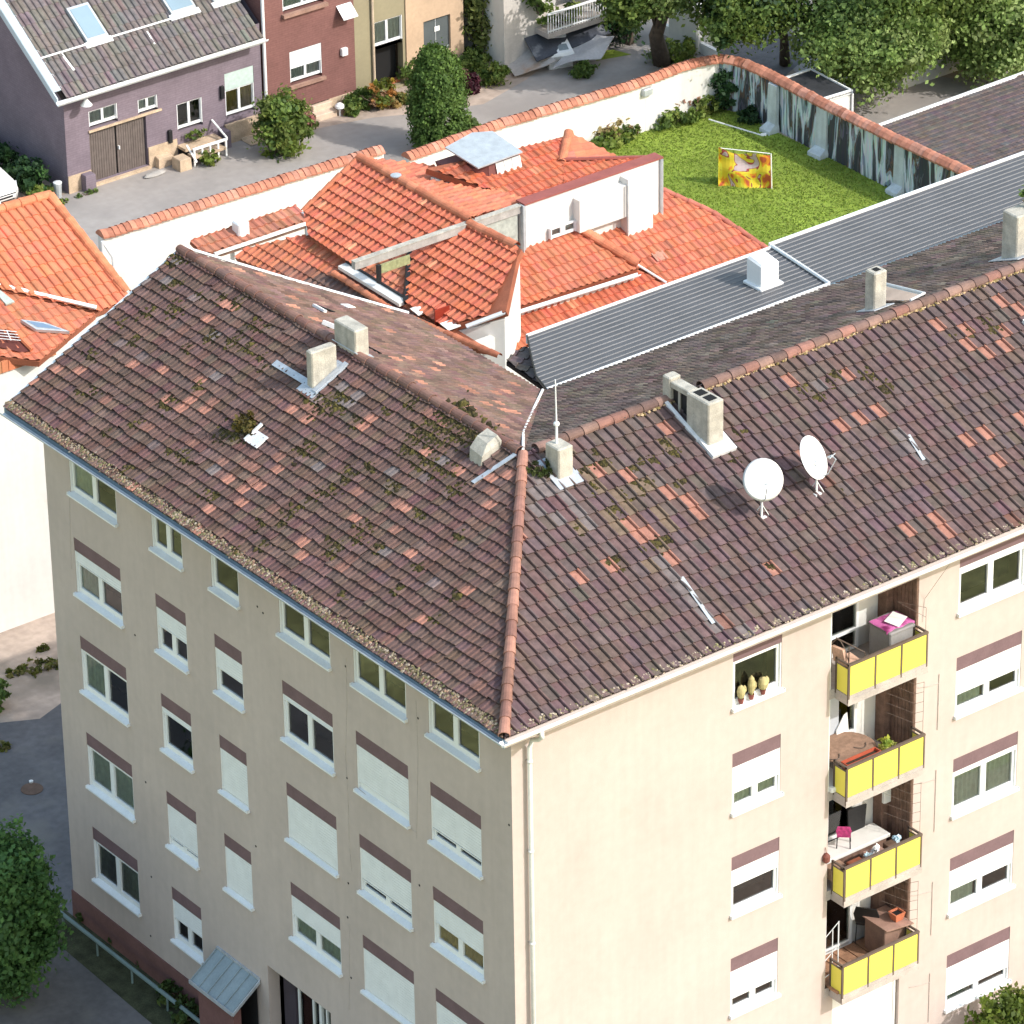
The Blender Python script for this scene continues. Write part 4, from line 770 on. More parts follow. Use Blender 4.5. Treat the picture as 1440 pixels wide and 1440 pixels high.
mb = MB(); mb.tube([p+V((0, 0, .05)) for p in (ax_(xb1, yF+.05), ax_(19.36, yN))], .05, 6); mb.build('flashing', M['zincw'], ann)
mb = MB(); mb.obox(ax_(xs0, yF)+V((0, 0, -.2)), (xb1-xs0, 0, 0), (0, .06, 0), (0, 0, .25)); mb.obox(ax_(xb1, yF+.12)+V((0, 0, -.2)), (33-xb1, 0, 0), (0, .06, 0), (0, 0, .29)); mb.obox(LP[3]+V((0, -.06, 0)), LP[4]-LP[3], (0, .08, 0), (0, 0, .07)); mb.build('edge_trim', M['white'], ann)
gutter('gutter', (19.4, yN-.1, zA+.15), (33, yN-.1, zA+.15), (0, -1, 0), .10, 'gutdark', ann)
mb = MB(); mb.tube([p+V((0, 0, .03)) for p in LP[:4]], .022, 5); mb.build('black_edge', M['black'], ann)
mb = MB(); mb.box(xs0+.3, 32.8, yN+.1, yF-.1, 0, zA-.1); mb.build('wall', M['whiteplaster'], ann)
p = rX(1070, 408); t = thing('roof_vent', 'white box vent standing on the grey ribbed metal roof', 'vent', p)
mb = MB(); x0, y0 = p.x, p.y; mb.loft([[(x0, y0, p.z), (x0+.58, y0, p.z), (x0+.58, y0+.55, p.z), (x0, y0+.55, p.z)], [(x0, y0, p.z+.62), (x0+.58, y0, p.z+.62), (x0+.58, y0+.55, p.z+.7), (x0, y0+.55, p.z+.7)], [(x0+.05, y0+.05, p.z+.68), (x0+.53, y0+.05, p.z+.68), (x0+.53, y0+.5, p.z+.76), (x0+.05, y0+.5, p.z+.76)]]); mb.build('body', M['white'], t)
mb = MB(); mb.cbox(x0-.08, x0+.68, y0-.1, y0+.62, p.z+.0, p.z+.07, .02); mb.build('base', M['zincw'], t)

# ================================================================== ORANGE-ROOFED HOUSE
oh = thing('orange_roofed_house', 'white house with many bright orange tiled roofs behind the brown roof', 'house', (18, 20, 0))
def nf(dx, dy, pitch): L = math.hypot(dx, dy); s_ = math.sin(rad(pitch)); return V((dx/L*s_, dy/L*s_, math.cos(rad(pitch))))
OR = (.50, .145, .082); OR2 = (.60, .20, .10)
palO = pal(OR, .10, ((.05, (.48, .13, .06)), (.02, (.62, .25, .14))))
palO2 = pal((.52, .17, .10), .09, ((.03, (.5, .15, .075)),))
def PP(pts, pt, n): return [onp(x, y, pt, n) for x, y in pts]
def oroof(pts, pt, n, down, pl=palO, prof=PROF_C, tw=.225, tl=.33, special=(), h=.05, parent=None):
    return tile_roof('roof', PP(pts, pt, n), down, tw, tl, M['tileO'], pl, parent or oh, prof, h, .003, special, thick=.2, skew=.004)
nS = nf(0, -1, 25); pF7 = onz(940, 403, 7.2)
F7 = oroof([(1086, 356), (938, 404), (815, 325), (925, 262), (1003, 300)], pF7, nS, (0, -1, -.466), palO2)
F6 = oroof([(938, 404), (722, 494), (711, 442), (897, 380)], pF7, nS, (0, -1, -.466), palO)
g5 = onp(897, 387, pF7, nS)+V((0, 0, .38))
F5 = oroof([(898, 377), (711, 437), (727, 362), (738, 346), (818, 323)], g5, nS, (0, -1, -.466), palO2)
pw = onp(738, 350, g5, nS); yw = pw.y
zT = onY(738, 288, yw).z
nW = nf(-1, 0, 26); rg = onY(660, 310, yw); pF1 = V((rg.x, rg.y, zT+.02))
F1 = oroof([(505, 222), (427, 297), (434, 330), (496, 372), (660, 311)], pF1, nW, (-1, 0, -.488), palO, h=.065)
pF4 = pF1-V((0, 0, .06))
F4 = oroof([(711, 437), (626, 460), (571, 425), (577, 345), (655, 314), (733, 350), (727, 362)], pF4, nW, (-1, 0, -.488), palO, h=.065)
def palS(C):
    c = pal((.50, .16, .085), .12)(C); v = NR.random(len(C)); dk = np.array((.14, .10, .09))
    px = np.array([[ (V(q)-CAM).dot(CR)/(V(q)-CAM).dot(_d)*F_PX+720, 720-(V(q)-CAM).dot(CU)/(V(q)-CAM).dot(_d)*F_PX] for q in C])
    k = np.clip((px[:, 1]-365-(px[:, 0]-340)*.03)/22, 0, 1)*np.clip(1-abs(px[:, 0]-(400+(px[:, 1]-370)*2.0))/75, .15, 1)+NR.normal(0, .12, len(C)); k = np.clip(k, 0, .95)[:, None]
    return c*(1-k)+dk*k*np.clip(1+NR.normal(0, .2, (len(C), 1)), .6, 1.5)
F9 = oroof([(437, 329), (345, 350), (330, 362), (636, 486), (690, 492), (498, 374)], pF1-V((0, 0, .22)), nW, (-1, 0, -.488), palS)
nE = nf(1, 0, 5)
F2 = oroof([(505, 222), (608, 234), (742, 283), (660, 309)], pF1, nE, (1, 0, -.087), palO2)
pF3 = onp(690, 263, pF1, nE)+V((0, 0, .12)); nS3 = nf(0, -1, 19)
print('F3 at wall', pF3.z+(yw-pF3.y)*.344, 'zT', zT)
F3 = oroof([(600, 236), (738, 286), (795, 267), (795, 228), (800, 189), (735, 207)], pF3, nS3, (0, -1, -.344), palO, tl=.30)
oroof([(792, 268), (927, 223), (792, 229)], pF3, nS3, (0, -1, -.344), palO, tl=.30)
a = onp(800, 189, pF3, nS3)+V((0, 0, .06)); b = onp(790, 229, pF3, nS3)+V((0, 0, .05)); c = onp(872, 224, pF3, nS3)+V((0, 0, .03)); nG = newell([a, b, c])
tile_roof('roof', [a, b, c], (1, -.1, -.4), .27, .33, M['tileO'], palO2, oh, PROF_C, .04, .003, thick=.06)
d_ = onp(928, 223, pF3, nS3); mb = MB(); mb.obox(b+V((0, -.04, .03)), d_-b, (0, .10, 0), (0, 0, .07)); mb.build('metal_edge', mat('red_metal', (.30, .09, .075), .6, .1), oh)
RO = ((.50, .17, .09), (.46, .15, .08), (.55, .20, .11))
ridge_run('ridge_cap', a, b, oh, .12, .40, RO, .08, lift=.02)
ridge_run('ridge_cap', onp(505, 222, pF1, nW), onp(662, 310, pF1, nW), oh, .13, .40, RO, .08)
ridge_run('ridge_cap', onp(660, 316, pF4, nW), onp(726, 347, pF4, nW), oh, .14, .40, RO, .08)
ridge_run('hip_cap', onp(712, 432, g5, nS), onp(727, 360, g5, nS), oh, .14, .40, RO, .08)
ridge_run('ridge_cap', onp(817, 326, g5, nS)+V((0, 0, .05)), onp(896, 374, g5, nS)+V((0, 0, .05)), oh, .15, .40, RO, .08)
ridge_run('verge_cap', onp(505, 222, pF1, nW), onp(427, 297, pF1, nW), oh, .08, .40, RO, .08)
ridge_run('verge_cap', onp(932, 268, pF7, nS), onp(1003, 300, pF7, nS), oh, .08, .40, ((.42, .14, .10),), .08)
ridge_run('verge_cap', onp(1003, 300, pF7, nS), onp(1086, 356, pF7, nS), oh, .08, .40, ((.42, .14, .10),), .08)
# firewall: white wall block, its red coping, parapet beam
X0w, X1w = onY(738, 288, yw).x, onY(930, 222, yw).x
wl = [onY(x, y, yw) for x, y in ((738, 288), (930, 222), (928, 312), (906, 318), (870, 336), (815, 328), (800, 312), (738, 354))]
zb_ = min(p.z for p in wl)-.5
mb = MB(); mb.box(X0w, X1w, yw, yw+.28, zb_, zT); 
mb.build('wall', M['whiteplaster'], oh)
xa, xb_ = onY(872, 250, yw).x, onY(907, 250, yw).x; zlo = onY(890, 346, yw-.35).z
mb = MB(); mb.box(xa, xb_, yw-.36, yw-.002, zlo, zT-.12); mb.build('wall', M['whiteplaster'], oh)
mb = MB(); mb.box(onY(806, 305, yw).x, xa, yw-.30, yw-.003, onY(838, 320, yw-.3).z, zT-.30); mb.build('wall', M['whiteplaster'], oh)
mb = MB(); mb.box(X0w-.05, X1w+.03, yw-.06, yw+.34, zT+.002, zT+.05); mb.build('coping', mat('red_coping', (.30, .09, .075), .6, .1), oh)
mb = MB(); x_ = xa-.04; mb.tube([(x_, yw-.40, zT-.25), (x_, yw-.40, zlo+.5)], .025, 6); mb.tube([(X1w-.03, yw-.05, zT-.02), (X1w-.03, yw-.05, zb_+.4)], .05, 6); mb.build('downpipe', M['zinc'], oh)
wx0, wx1 = onY(770, 320, yw).x, onY(806, 310, yw).x
window(lambda s_, z, o: V((s_, yw-o, z)), wx0, wx1, onY(806, 308, yw).z, h=.42, cap=0, kind='d', parent=oh, sillw=False, recess=-.17, fr=.05)
ld = onY(738, 288, yw); 
mb = MB(); mb.obox((X0w-.14, yw-.10, zb_-.3), (.10, 0, 0), (0, .1, 0), (0, 0, zT-zb_+.3)); mb.obox((X0w-.16, yw-.14, zb_-.3), (.03, 0, 0), (0, .14, 0), (0, 0, zT-zb_+.35)); mb.build('downpipe', M['zinc'], oh)
bx0 = onY(498, 371, yw).x
mb = MB(); mb.box(bx0, X0w-.17, yw-.04, yw+.12, zT-.20, zT+.02); mb.build('parapet_beam', mat('beam_grey', (.40, .375, .35), .8, .15, 3, streak=.2), oh)
mb = MB(); mb.box(bx0, X0w-.17, yw-.06, yw+.14, zT+.022, zT+.045); mb.build('parapet_flashing', M['concrete'], oh)
gx0, gx1 = onY(664, 320, yw).x, X0w-.25
mb = MB(); mb.prism([(gx0, yw+.02, zT-.17), (gx1, yw+.02, zT-.17), (gx1, yw+.02, zT-1.05)], (0, .03, 0)); mb.build('side_glazing', mat('milky_glass', (.40, .42, .38), .25, .2, 6), oh)
# little lean-to corner under the beam: green panel, dark posts, white gutter wall
pn = pF4-V((0, 0, .35))
mb = MB(); a, b = onp(534, 385, pn, nW), onp(577, 378, pn, nW)
q0, q1 = onY(536, 384, yw-.25), onY(577, 378, yw-.25); zt_ = onY(577, 352, yw-.25).z
mb.box(q0.x, q1.x, yw-.25, yw-.2, q0.z-.02, zT-.18); mb.build('green_panel', mat('green_panel', (.30, .31, .16), .6, .3, 8), oh)
mb = MB(); mb.box(q0.x-.10, q0.x-.002, yw-.27, yw-.15, q0.z-.3, zT-.18); mb.build('dark_post', M['black'], oh); mb = MB(); a, b = onp(577, 351, pF4, nW), onp(571, 425, pF4, nW); mb.tube([a+V((0, 0, -.02)), b+V((0, 0, -.02))], .10, 6); mb.build('dark_post', M['black'], oh)
oroof([(497, 374), (571, 424), (577, 350), (530, 362)], pF4-V((0, 0, .12)), nW, (-1, 0, -.488), pal((.52, .19, .11), .06), tl=.30, tw=.26)
a, b = onp(486, 374, pF4-V((0, 0, .1)), nW), onp(572, 427, pF4-V((0, 0, .1)), nW)
mb = MB(); mb.obox(a, b-a, (-.26, 0, -.02), (0, 0, .10)); mb.build('white_ledge', M['whiteplaster'], oh); mb = MB(); mb.obox(a+V((0, 0, .1)), b-a, (.05, 0, 0), (0, 0, .06)); mb.build('gutter', M['black'], oh)
ridge_run('verge_cap', a+V((-.42, 0, -.12)), b+V((-.42, 0, -.14)), oh, .09, .36, RO, .08)
ridge_run('verge_cap', b+V((-.42, 0, -.14)), onp(702, 506, pF4, nW)+V((0, 0, .1)), oh, .10, .36, RO, .1)
gutter('gutter', onp(709, 440, g5, nS)+V((0, -.06, -.06)), onp(897, 381, g5, nS)+V((0, -.06, -.06)), (0, -1, 0), .085, 'zincw', oh)
a, b = onp(657, 459, pF4, nW), onp(708, 440, pF4, nW); gutter('gutter', a+V((0, 0, .03)), b+V((0, 0, .03)), (0, -1, 0), .085, 'zincw', oh)
mb = MB(); p_, q_ = onp(716, 442, pF7, nS), onp(718, 492, pF7, nS); mb.obox(p_+V((-.16, 0, -1.3)), q_-p_, (.20, 0, 0), (0, 0, 1.42)); mb.build('wall', M['whiteplaster'], oh)
p_, q_ = onp(722, 494, pF7, nS), onp(935, 405, pF7, nS); mb = MB(); mb.obox(p_+V((-.2, -.1, -.15)), V((3.0, 0, 0)), (0, .08, 0), (0, 0, .12)); mb.build('gutter', M['zincw'], oh)
for q in (((580, 440), (607, 434), .5), ((622, 461), (665, 447), .4)):
    a, b = onp(*q[0], pF4, nW), onp(*q[1], pF4, nW); mb = MB(); mb.obox(a+nW*.12, V((b.x-a.x, 0, 0)), (0, -.34, -.05), nW*.06); mb.build('white_board', M['white'], oh)
a = onp(600, 448, pF4, nW); mb = MB(); mb.box(a.x, a.x+.5, a.y-.4, a.y-.36, a.z-.1, a.z+.4); mb.build('red_board', mat('red_board', (.26, .03, .015), .6), oh)
mb = MB(); a, b = onp(640, 480, pF4, nW), onp(700, 452, pF4, nW); mb.obox(a+V((0, -.3, -.5)), V((b.x-a.x+.1, 0, 0)), (0, .2, 0), (0, 0, .38)); mb.build('wall', M['whiteplaster'], oh)
# roof hatch with glazed front
p = onp(650, 250, pF3, nS3); 
h0, h1 = onp(688, 250, pF3, nS3), onp(741, 242, pF3, nS3); L = h1.x-h0.x
mb = MB(); x0, x1, y0, y1, z0, z1 = h0.x-.0, h0.x+1.15, h0.y, h0.y+1.2, h0.z-.1, h0.z+.42
mb.loft([[(x0, y0, z0), (x1, y0, z0), (x1, y1, z0), (x0, y1, z0)], [(x0+.05, y0+.1, z1), (x1-.02, y0+.1, z1), (x1-.02, y1, z1+.12), (x0+.05, y1, z1+.12)]]); 
mb.prism([(x0-.75, y0+.2, z0-.1), (x0, y0, z0-.1), (x0+.05, y0+.1, z1-.05), (x0-.65, y0+.6, z0+.2)], (0, 1.1, .0)); ht = mb.build('roof_hatch', mat('hatch_red', (.16, .06, .055), .7, .15, 3), oh)
mb = MB(); mb.prism([(x0-.45, y0-.08, z1+.01), (x1+.02, y0-.04, z1+.03), (x1+.05, y1+.2, z1+.16), (x1-.5, y1+.45, z1+.18), (x0-.5, y1+.2, z1+.14)], (0, 0, .04)); mb.build('hatch_roof', M['zinc'], ht)
mb = MB(); mb.obox((x0+.30, y0-.012, z0+.12), (x1-x0-.3, 0, 0), (0, .1, z1-z0-.2), (0, -.012, .002)); mb.build('pane', mat('milky_pane', (.50, .52, .52), .2, .1, 3), ht)
mb = MB()
for k in (0.28, .58, .86, 1.12): mb.obox((x0+k, y0-.03, z0+.1), (.03, 0, 0), (0, .1, z1-z0-.18), (0, -.012, .002))
mb.obox((x0+.28, y0-.032, z0+.1), (.87, 0, 0), (0, .012, .03), (0, -.012, .002)); mb.build('hatch_frame', M['white'], ht)
a = onp(557, 254, pF1, nW); mb = MB(); mb.lathe(a+V((0, 0, .05)), [(.03, 0), (.16, .10), (.16, .13), (.02, .15)], 12); mb.build('roof_cowl', M['zinc'], oh)
a = onp(795, 370, pF7, nS); mb = MB(); a = onp(924, 370, pF7, nS); mb.obox(a+nS*.05, (.4, 0, 0), V((0, .3, .14)), nS*.02); mb.build('flashing_patch', mat('patch', (.42, .22, .16), .8), oh)
mb = MB(); mb.tube([onp(897, 378, pF7, nS)+V((0, 0, .12)), onp(937, 402, pF7, nS)+V((0, 0, .10))], .035, 6); mb.build('verge_trim', M['zincw'], oh)
q_ = [onz(x, y, 13.9) for x, y in ((728, 494), (754, 486), (772, 550), (712, 508))]
tile_roof('roof', q_, (.3, -1, -.1), .27, .36, M['tileA'], pal((.16, .12, .11), .12), ann, PROF_C, .04, .003, thick=.1)
# house body below the roofs
def hull(P):
    P = sorted(set(P)); 
    def half(Q):
        r = []
        for p in Q:
            while len(r) > 1 and (r[-1][0]-r[-2][0])*(p[1]-r[-2][1])-(r[-1][1]-r[-2][1])*(p[0]-r[-2][0]) <= 0: r.pop()
            r.append(p)
        return r[:-1]
    return half(P)+half(P[::-1])
def body(polys, top, inset, parent, z0=0, mt='whiteplaster'):
    for poly, tz in polys:
        c = sum(poly, V((0, 0, 0)))/len(poly); q = [c+(p-c)*inset for p in poly]; mb = MB(); n = len(q)
        mb.loft([[V((p.x, p.y, z0)) for p in q], [p-V((0, 0, tz)) for p in q]]); mb.build('wall', M[mt], parent)
body([(PP([(1086, 356), (938, 404), (815, 325), (925, 262), (1003, 300)], pF7, nS), .25), (PP([(505, 222), (427, 297), (434, 330), (496, 372), (660, 311)], pF1, nW), .28), (PP([(711, 437), (626, 460), (571, 425), (577, 345), (655, 314), (733, 350), (727, 362)], pF4, nW), .3), (PP([(505, 222), (608, 234), (742, 283), (738, 287), (660, 309)], pF1, nE), .3), (PP([(600, 236), (738, 286), (927, 223), (862, 221), (800, 189), (735, 207)], pF3, nS3), .3), (PP([(437, 329), (360, 352), (350, 364), (636, 486), (690, 492), (498, 374)], pF1-V((0, 0, .22)), nW), .3), (PP([(898, 377), (711, 437), (727, 362), (738, 346), (818, 323)], g5, nS), .3), (PP([(938, 404), (722, 494), (711, 442), (897, 380)], pF7, nS), .3)], 0, .97, oh)
# lean-to strip between the lane wall and the house
yl = onz(432, 322, 3.0).y; A1, A2 = onY(330, 357, yl), onY(432, 322, yl); zl_ = A2.z
mb = MB(); mb.box(A1.x, A2.x, yl, yl+.25, zl_-1.2, zl_+.05); mb.build('wall', M['whiteplaster'], oh)
mb = MB(); mb.box(A1.x-.8, A2.x, yl-.12, yl+.06, zl_+.20, zl_+.30); mb.build('gutter', M['white'], oh)
mb = MB(); mb.box(A1.x-.8, A2.x, yl-.02, yl+.3, zl_+.055, zl_+.195); mb.build('fascia', M['wood'], oh)
tile_roof('roof', [V((A1.x-1.2, yl-.05, zl_+.33)), V((A2.x+.05, yl-.05, zl_+.33)), V((A2.x+.05, yl+.62, zl_+.55)), V((A1.x-1.2, yl+.62, zl_+.55))], (0, -1, -.35), .27, .36, M['tileO'], pal((.42, .17, .11), .15), oh, PROF_C, .05, .003, thick=.1)
mb = MB(); q = onY(340, 346, yl+.3); mb.cbox(q.x-.22, q.x+.20, yl+.1, yl+.5, zl_+.3, zl_+.85, .04); mb.build('vent_box', M['zincw'], oh)
mb = MB(); mb.obox((A2.x-.05, yl-.1, zl_-.25), (.12, 0, 0), (0, .35, 0), (0, 0, .75)); mb.build('wall_end', M['zinc'], oh)

# ================================================================== HOUSE AT THE LEFT EDGE
lh = thing('orange_house', 'white house with smooth orange roofs at the left edge of the photo', 'house', (3, 36, 0))
yH = 31.82; zH = 8.25; nH2 = nf(0, -1, 20); pH2 = V((7, yH-.1, zH+.12)); nH1 = nf(0, -1, 25)
pH1 = onp(70, 425, pH2, nH2)+V((0, 0, .05))
palL = pal((.55, .18, .095), .06); palL2 = pal((.53, .185, .105), .08, ((.04, (.66, .28, .17)),))
H1 = tile_roof('roof', PP([(70, 275), (-60, 312), (-60, 392), (0, 407), (136, 439), (185, 420)], pH1, nH1), (0, -1, -.466), .27, .42, M['tileO'], palL, lh, PROF_E, .035, .002, thick=.2, skew=.003)
H2 = tile_roof('roof', PP([(0, 409), (-60, 394), (-70, 490), (0, 502), (56, 508), (136, 441)], pH2, nH2), (0, -1, -.364), .27, .33, M['tileO'], palL2, lh, PROF_C, .035, .002, thick=.2, skew=.003)
mb = MB(); a, b = onp(0, 406, pH2, nH2), onp(136, 438, pH2, nH2); a = a-(b-a)*.4; mb.tube([a+V((0, 0, .12)), b+V((0, 0, .12))], .06, 6); mb.build('valley_gutter', M['white'], lh)
ridge_run('ridge_cap', onp(-60, 312, pH1, nH1), onp(70, 275, pH1, nH1), lh, .15, .5, ((.62, .22, .11),), .05)
ridge_run('verge_cap', onp(70, 276, pH1, nH1), onp(178, 412, pH1, nH1), lh, .13, .5, ((.62, .22, .11), (.56, .2, .1)), .05)
mb = MB(); xr = onp(110, 330, pH1, nH1).x-.05
mb.loft([[V((4, yH, 0)), V((xr, yH, 0)), V((xr, yH+11, 0)), V((4, yH+11, 0))], [V((4, yH, zH-.05)), V((xr, yH, zH-.05)), V((xr, yH+11, zH+1.6)), V((4, yH+11, zH+1.6))]]); mb.build('wall', M['whiteplaster'], lh)
mb = MB()
for k in range(28): mb.box(2.5+k*.22, 2.5+k*.22+.2, yH-.07, yH-.005, zH-.28, zH+.06, (.55+RND.gauss(0, .04), .2, .1))
mb.build('verge_tiles', M['tileO'], lh)
a = onp(30, 456, pH2, nH2); mb = MB(); q = PP([(28, 455), (62, 459), (97, 472), (50, 469)], pH2, nH2); mb.prism([p+nH2*.06 for p in q], nH2*.10); s_ = mb.build('roof_light', M['zinc'], lh)
mb = MB(); q = PP([(36, 457.5), (60, 461), (86, 469.5), (52, 466.5)], pH2, nH2); mb.prism([p+nH2*.165 for p in q], nH2*.01); mb.build('pane', M['glassd'], s_)
mb = MB(); q = PP([(-8, 414), (0, 412), (20, 428), (8, 432)], pH2, nH2); mb.prism([p+nH2*.05 for p in q], nH2*.06); mb.build('roof_light', mat('green_glass', (.38, .42, .38), .3), lh)
# recessed roof terrace: dark opening with red cheeks and a thin rail
q = PP([(-30, 466), (10, 466), (22, 474), (44, 496), (30, 498), (-30, 484)], pH2, nH2)
mb = MB(); mb.prism([p+nH2*.055 for p in q], nH2*.015); mb.build('terrace_opening', mat('terrace_red', (.10, .03, .025), .9), lh)
mb = MB(); mb.tube([p+nH2*.11 for p in q[1:4]], .06, 6, (.55, .17, .08)); mb.build('terrace_edge', M['tileO'], lh)
mb = MB()
for k in range(4): a, b = PP([(-20, 470+k*4), (22+k*2, 474+k*4)], pH2, nH2); mb.tube([a+nH2*.2, b+nH2*.2], .012, 5)
a, b = PP([(8, 472), (14, 486)], pH2, nH2); mb.tube([a+nH2*.2, b+nH2*.2], .015, 5); mb.build('terrace_rail', M['zincw'], lh)

# ================================================================== BOUNDARY WALLS
CPC = ((.42, .17, .11), (.47, .20, .13), (.38, .155, .10), (.44, .21, .15))
def lane_wall(name, label, path, h, mt, th=.26, cope=.25, group=None):
    t = thing(name, label, 'wall', (path[0][0], path[0][1], 0), group)
    pts = [V((p[0], p[1], 0)) for p in path]
    def off(i):
        a, b = pts[max(i-1, 0)], pts[min(i+1, len(pts)-1)]; d = (b-a).normalized(); return V((-d.y, d.x, 0))
    mb = MB(); mb.loft([[pts[i]-off(i)*th/2, pts[i]+off(i)*th/2, pts[i]+off(i)*th/2+V((0, 0, h)), pts[i]-off(i)*th/2+V((0, 0, h))] for i in range(len(pts))]); wl_ = mb.build('masonry', mt, t)
    mb = MB(); L = [0]
    for a, b in zip(pts, pts[1:]): L.append(L[-1]+(b-a).length)
    def at(s):
        for i in range(len(pts)-1):
            if s <= L[i+1] or i == len(pts)-2:
                k = (s-L[i])/(L[i+1]-L[i]); p = pts[i].lerp(pts[i+1], k); n = off(i).lerp(off(i+1), k).normalized(); return p, n
    s = 0; st = .21
    while s < L[-1]-.05:
        p0, n0 = at(s); p1, n1 = at(min(s+st+.02, L[-1])); c = np.array(RND.choice(CPC))*(1+RND.gauss(0, .1)); dz = RND.gauss(0, .008); rings = []
        for p, n, up in ((p0, n0, .035), (p1, n1, .0)):
            rings.append([p+n*x+V((0, 0, h+z+up+dz)) for x, z in ((-cope, -.03), (-cope, .03), (-cope*.5, .15), (0, .20), (cope*.5, .15), (cope, .03), (cope, -.03))])
        mb.loft(rings, tuple(np.clip(c, .02, .8))); s += st
    mb.build('tile_coping', M['ridge'], t); return t, wl_
H1w = 2.5
a, b = onz(140, 327, H1w+.15), onz(536, 206, H1w+.15)
lane_wall('boundary_wall', 'long white wall with orange tile coping between the lane and the orange roofs', [(a.x, a.y), (b.x, b.y)], H1w, M['whiteplaster'])
mb = MB(); e = V((a.x-.12, a.y-.32, 0)); 
for dx, dy in ((0, 0), (.28, -.12)): mb.tube([e+V((0, 0, H1w)), e+V((dx, dy, H1w-.6)), e+V((dx*1.3, dy, 0))], .05, 6)
o = mb.build('downpipe', M['zincw']); tag(o, 'pair of pale pipes at the near end of the long white wall', 'pipe')
mb = MB(); mb.box(a.x-.75, a.x-.05, a.y-.3, a.y+.25, 0, 1.9); o = mb.build('gate_post', mat('red_brick_dark', (.16, .035, .03), .9, .2, 8)); tag(o, 'dark red brick pier at the near end of the long white wall', 'pier')
H2w = 1.75
wp = [(571, 218), (700, 172), (800, 143), (860, 126), (910, 110), (955, 92), (985, 84), (1010, 80)]
wp2 = [(1012, 80), (1040, 84), (1070, 96), (1100, 111), (1150, 138), (1250, 188), (1376, 246), (1420, 268)]
cv = lambda L_, h: [(p.x, p.y) for p in (onz(x, y, h+.12) for x, y in L_)]
P1 = cv(wp, H2w); P2 = cv(wp2, H2w)
lane_wall('boundary_wall', 'white garden wall with orange tile coping curving behind the conifer to the lawn corner', P1, H2w, M['whiteplaster'])
mm = bpy.data.materials.new('mural_paint'); mm.use_nodes = True; n = mm.node_tree.nodes; L_ = mm.node_tree.links.new
g = n.new('ShaderNodeNewGeometry'); mp = n.new('ShaderNodeMapping'); mp.inputs['Rotation'].default_value = (rad(-28), 0, 0); mp.inputs['Scale'].default_value = (1, 1.5, .20); L_(g.outputs['Position'], mp.inputs['Vector'])
tn = n.new('ShaderNodeTexNoise'); tn.inputs['Scale'].default_value = 1.5; tn.inputs['Detail'].default_value = 5; tn.inputs['Distortion'].default_value = .6; L_(mp.outputs[0], tn.inputs['Vector'])
cr = n.new('ShaderNodeValToRGB'); cr.color_ramp.interpolation = 'CONSTANT'; e_ = cr.color_ramp.elements; e_[0].position = 0; e_[0].color = (.04, .045, .055, 1); e_[1].position = .43; e_[1].color = (.10, .11, .13, 1)
for ps, c_ in ((.455, (.045, .05, .055, 1)), (.475, (.13, .08, .055, 1)), (.495, (.26, .34, .38, 1)), (.525, (.55, .62, .66, 1)), (.60, (.20, .27, .32, 1)), (.64, (.05, .055, .06, 1))): x = e_.new(ps); x.color = c_
L_(tn.outputs['Fac'], cr.inputs[0]); tn2 = n.new('ShaderNodeTexNoise'); tn2.inputs['Scale'].default_value = 9; L_(mp.outputs[0], tn2.inputs['Vector'])
mx = n.new('ShaderNodeMix'); mx.data_type = 'RGBA'; mx.blend_type = 'OVERLAY'; mx.inputs['Factor'].default_value = .5; L_(cr.outputs[0], mx.inputs['A']); L_(tn2.outputs['Color'], mx.inputs['B']); L_(mx.outputs['Result'], n['Principled BSDF'].inputs['Base Color']); n['Principled BSDF'].inputs['Roughness'].default_value = .8
mw, mwl = lane_wall('mural_wall', 'garden wall with orange coping painted with dark and pale blue streaks', P2, H2w, mm)
for x, y, wd in ((1098, 180, .5), (1192, 205, .62), (1289, 262, .55)):
    p = onz(x, y, 0); d = (V((P2[6][0], P2[6][1], 0))-V((P2[4][0], P2[4][1], 0))).normalized(); nn = V((-d.y, d.x, 0))
    if nn.x > 0: nn = -nn
    # pilaster base point on wall face
    q0 = V((P2[4][0], P2[4][1], 0)); s_ = (p-q0).dot(d); q = q0+d*s_+nn*.13
    mb = MB(); mb.loft([[q-d*wd/2+nn*.42, q+d*wd/2+nn*.42, q+d*wd/2-nn*.05, q-d*wd/2-nn*.05], [q-d*wd/2+nn*.40+V((0, 0, .14)), q+d*wd/2+nn*.40+V((0, 0, .14)), q+d*wd/2-nn*.05+V((0, 0, .14)), q-d*wd/2-nn*.05+V((0, 0, .14))], [q-d*wd*.42+nn*.10+V((0, 0, .30)), q+d*wd*.42+nn*.10+V((0, 0, .30)), q+d*wd*.42-nn*.05+V((0, 0, .30)), q-d*wd*.42-nn*.05+V((0, 0, .30))], [q-d*wd*.42+nn*.08+V((0, 0, H2w-.05)), q+d*wd*.42+nn*.08+V((0, 0, H2w-.05)), q+d*wd*.42-nn*.05+V((0, 0, H2w-.05)), q-d*wd*.42-nn*.05+V((0, 0, H2w-.05))]]); mb.build('buttress', mat('pale_blue_paint', (.52, .58, .61), .8, .1, 3, streak=.15), mw)
p = onz(914, 181, 0); t = thing('wall_pillar', 'white pillar with a grey lamp box against the garden wall', 'pillar', p)
mb = MB(); mb.cbox(p.x-.30, p.x+.16, p.y-.10, p.y+.25, 0, 1.50, .02); mb.build('shaft', M['whiteplaster'], t); mb = MB(); mb.cbox(p.x-.45, p.x-.05, p.y-.25, p.y+.2, 1.38, 1.62, .03); mb.build('lamp_box', M['zinc'], t)
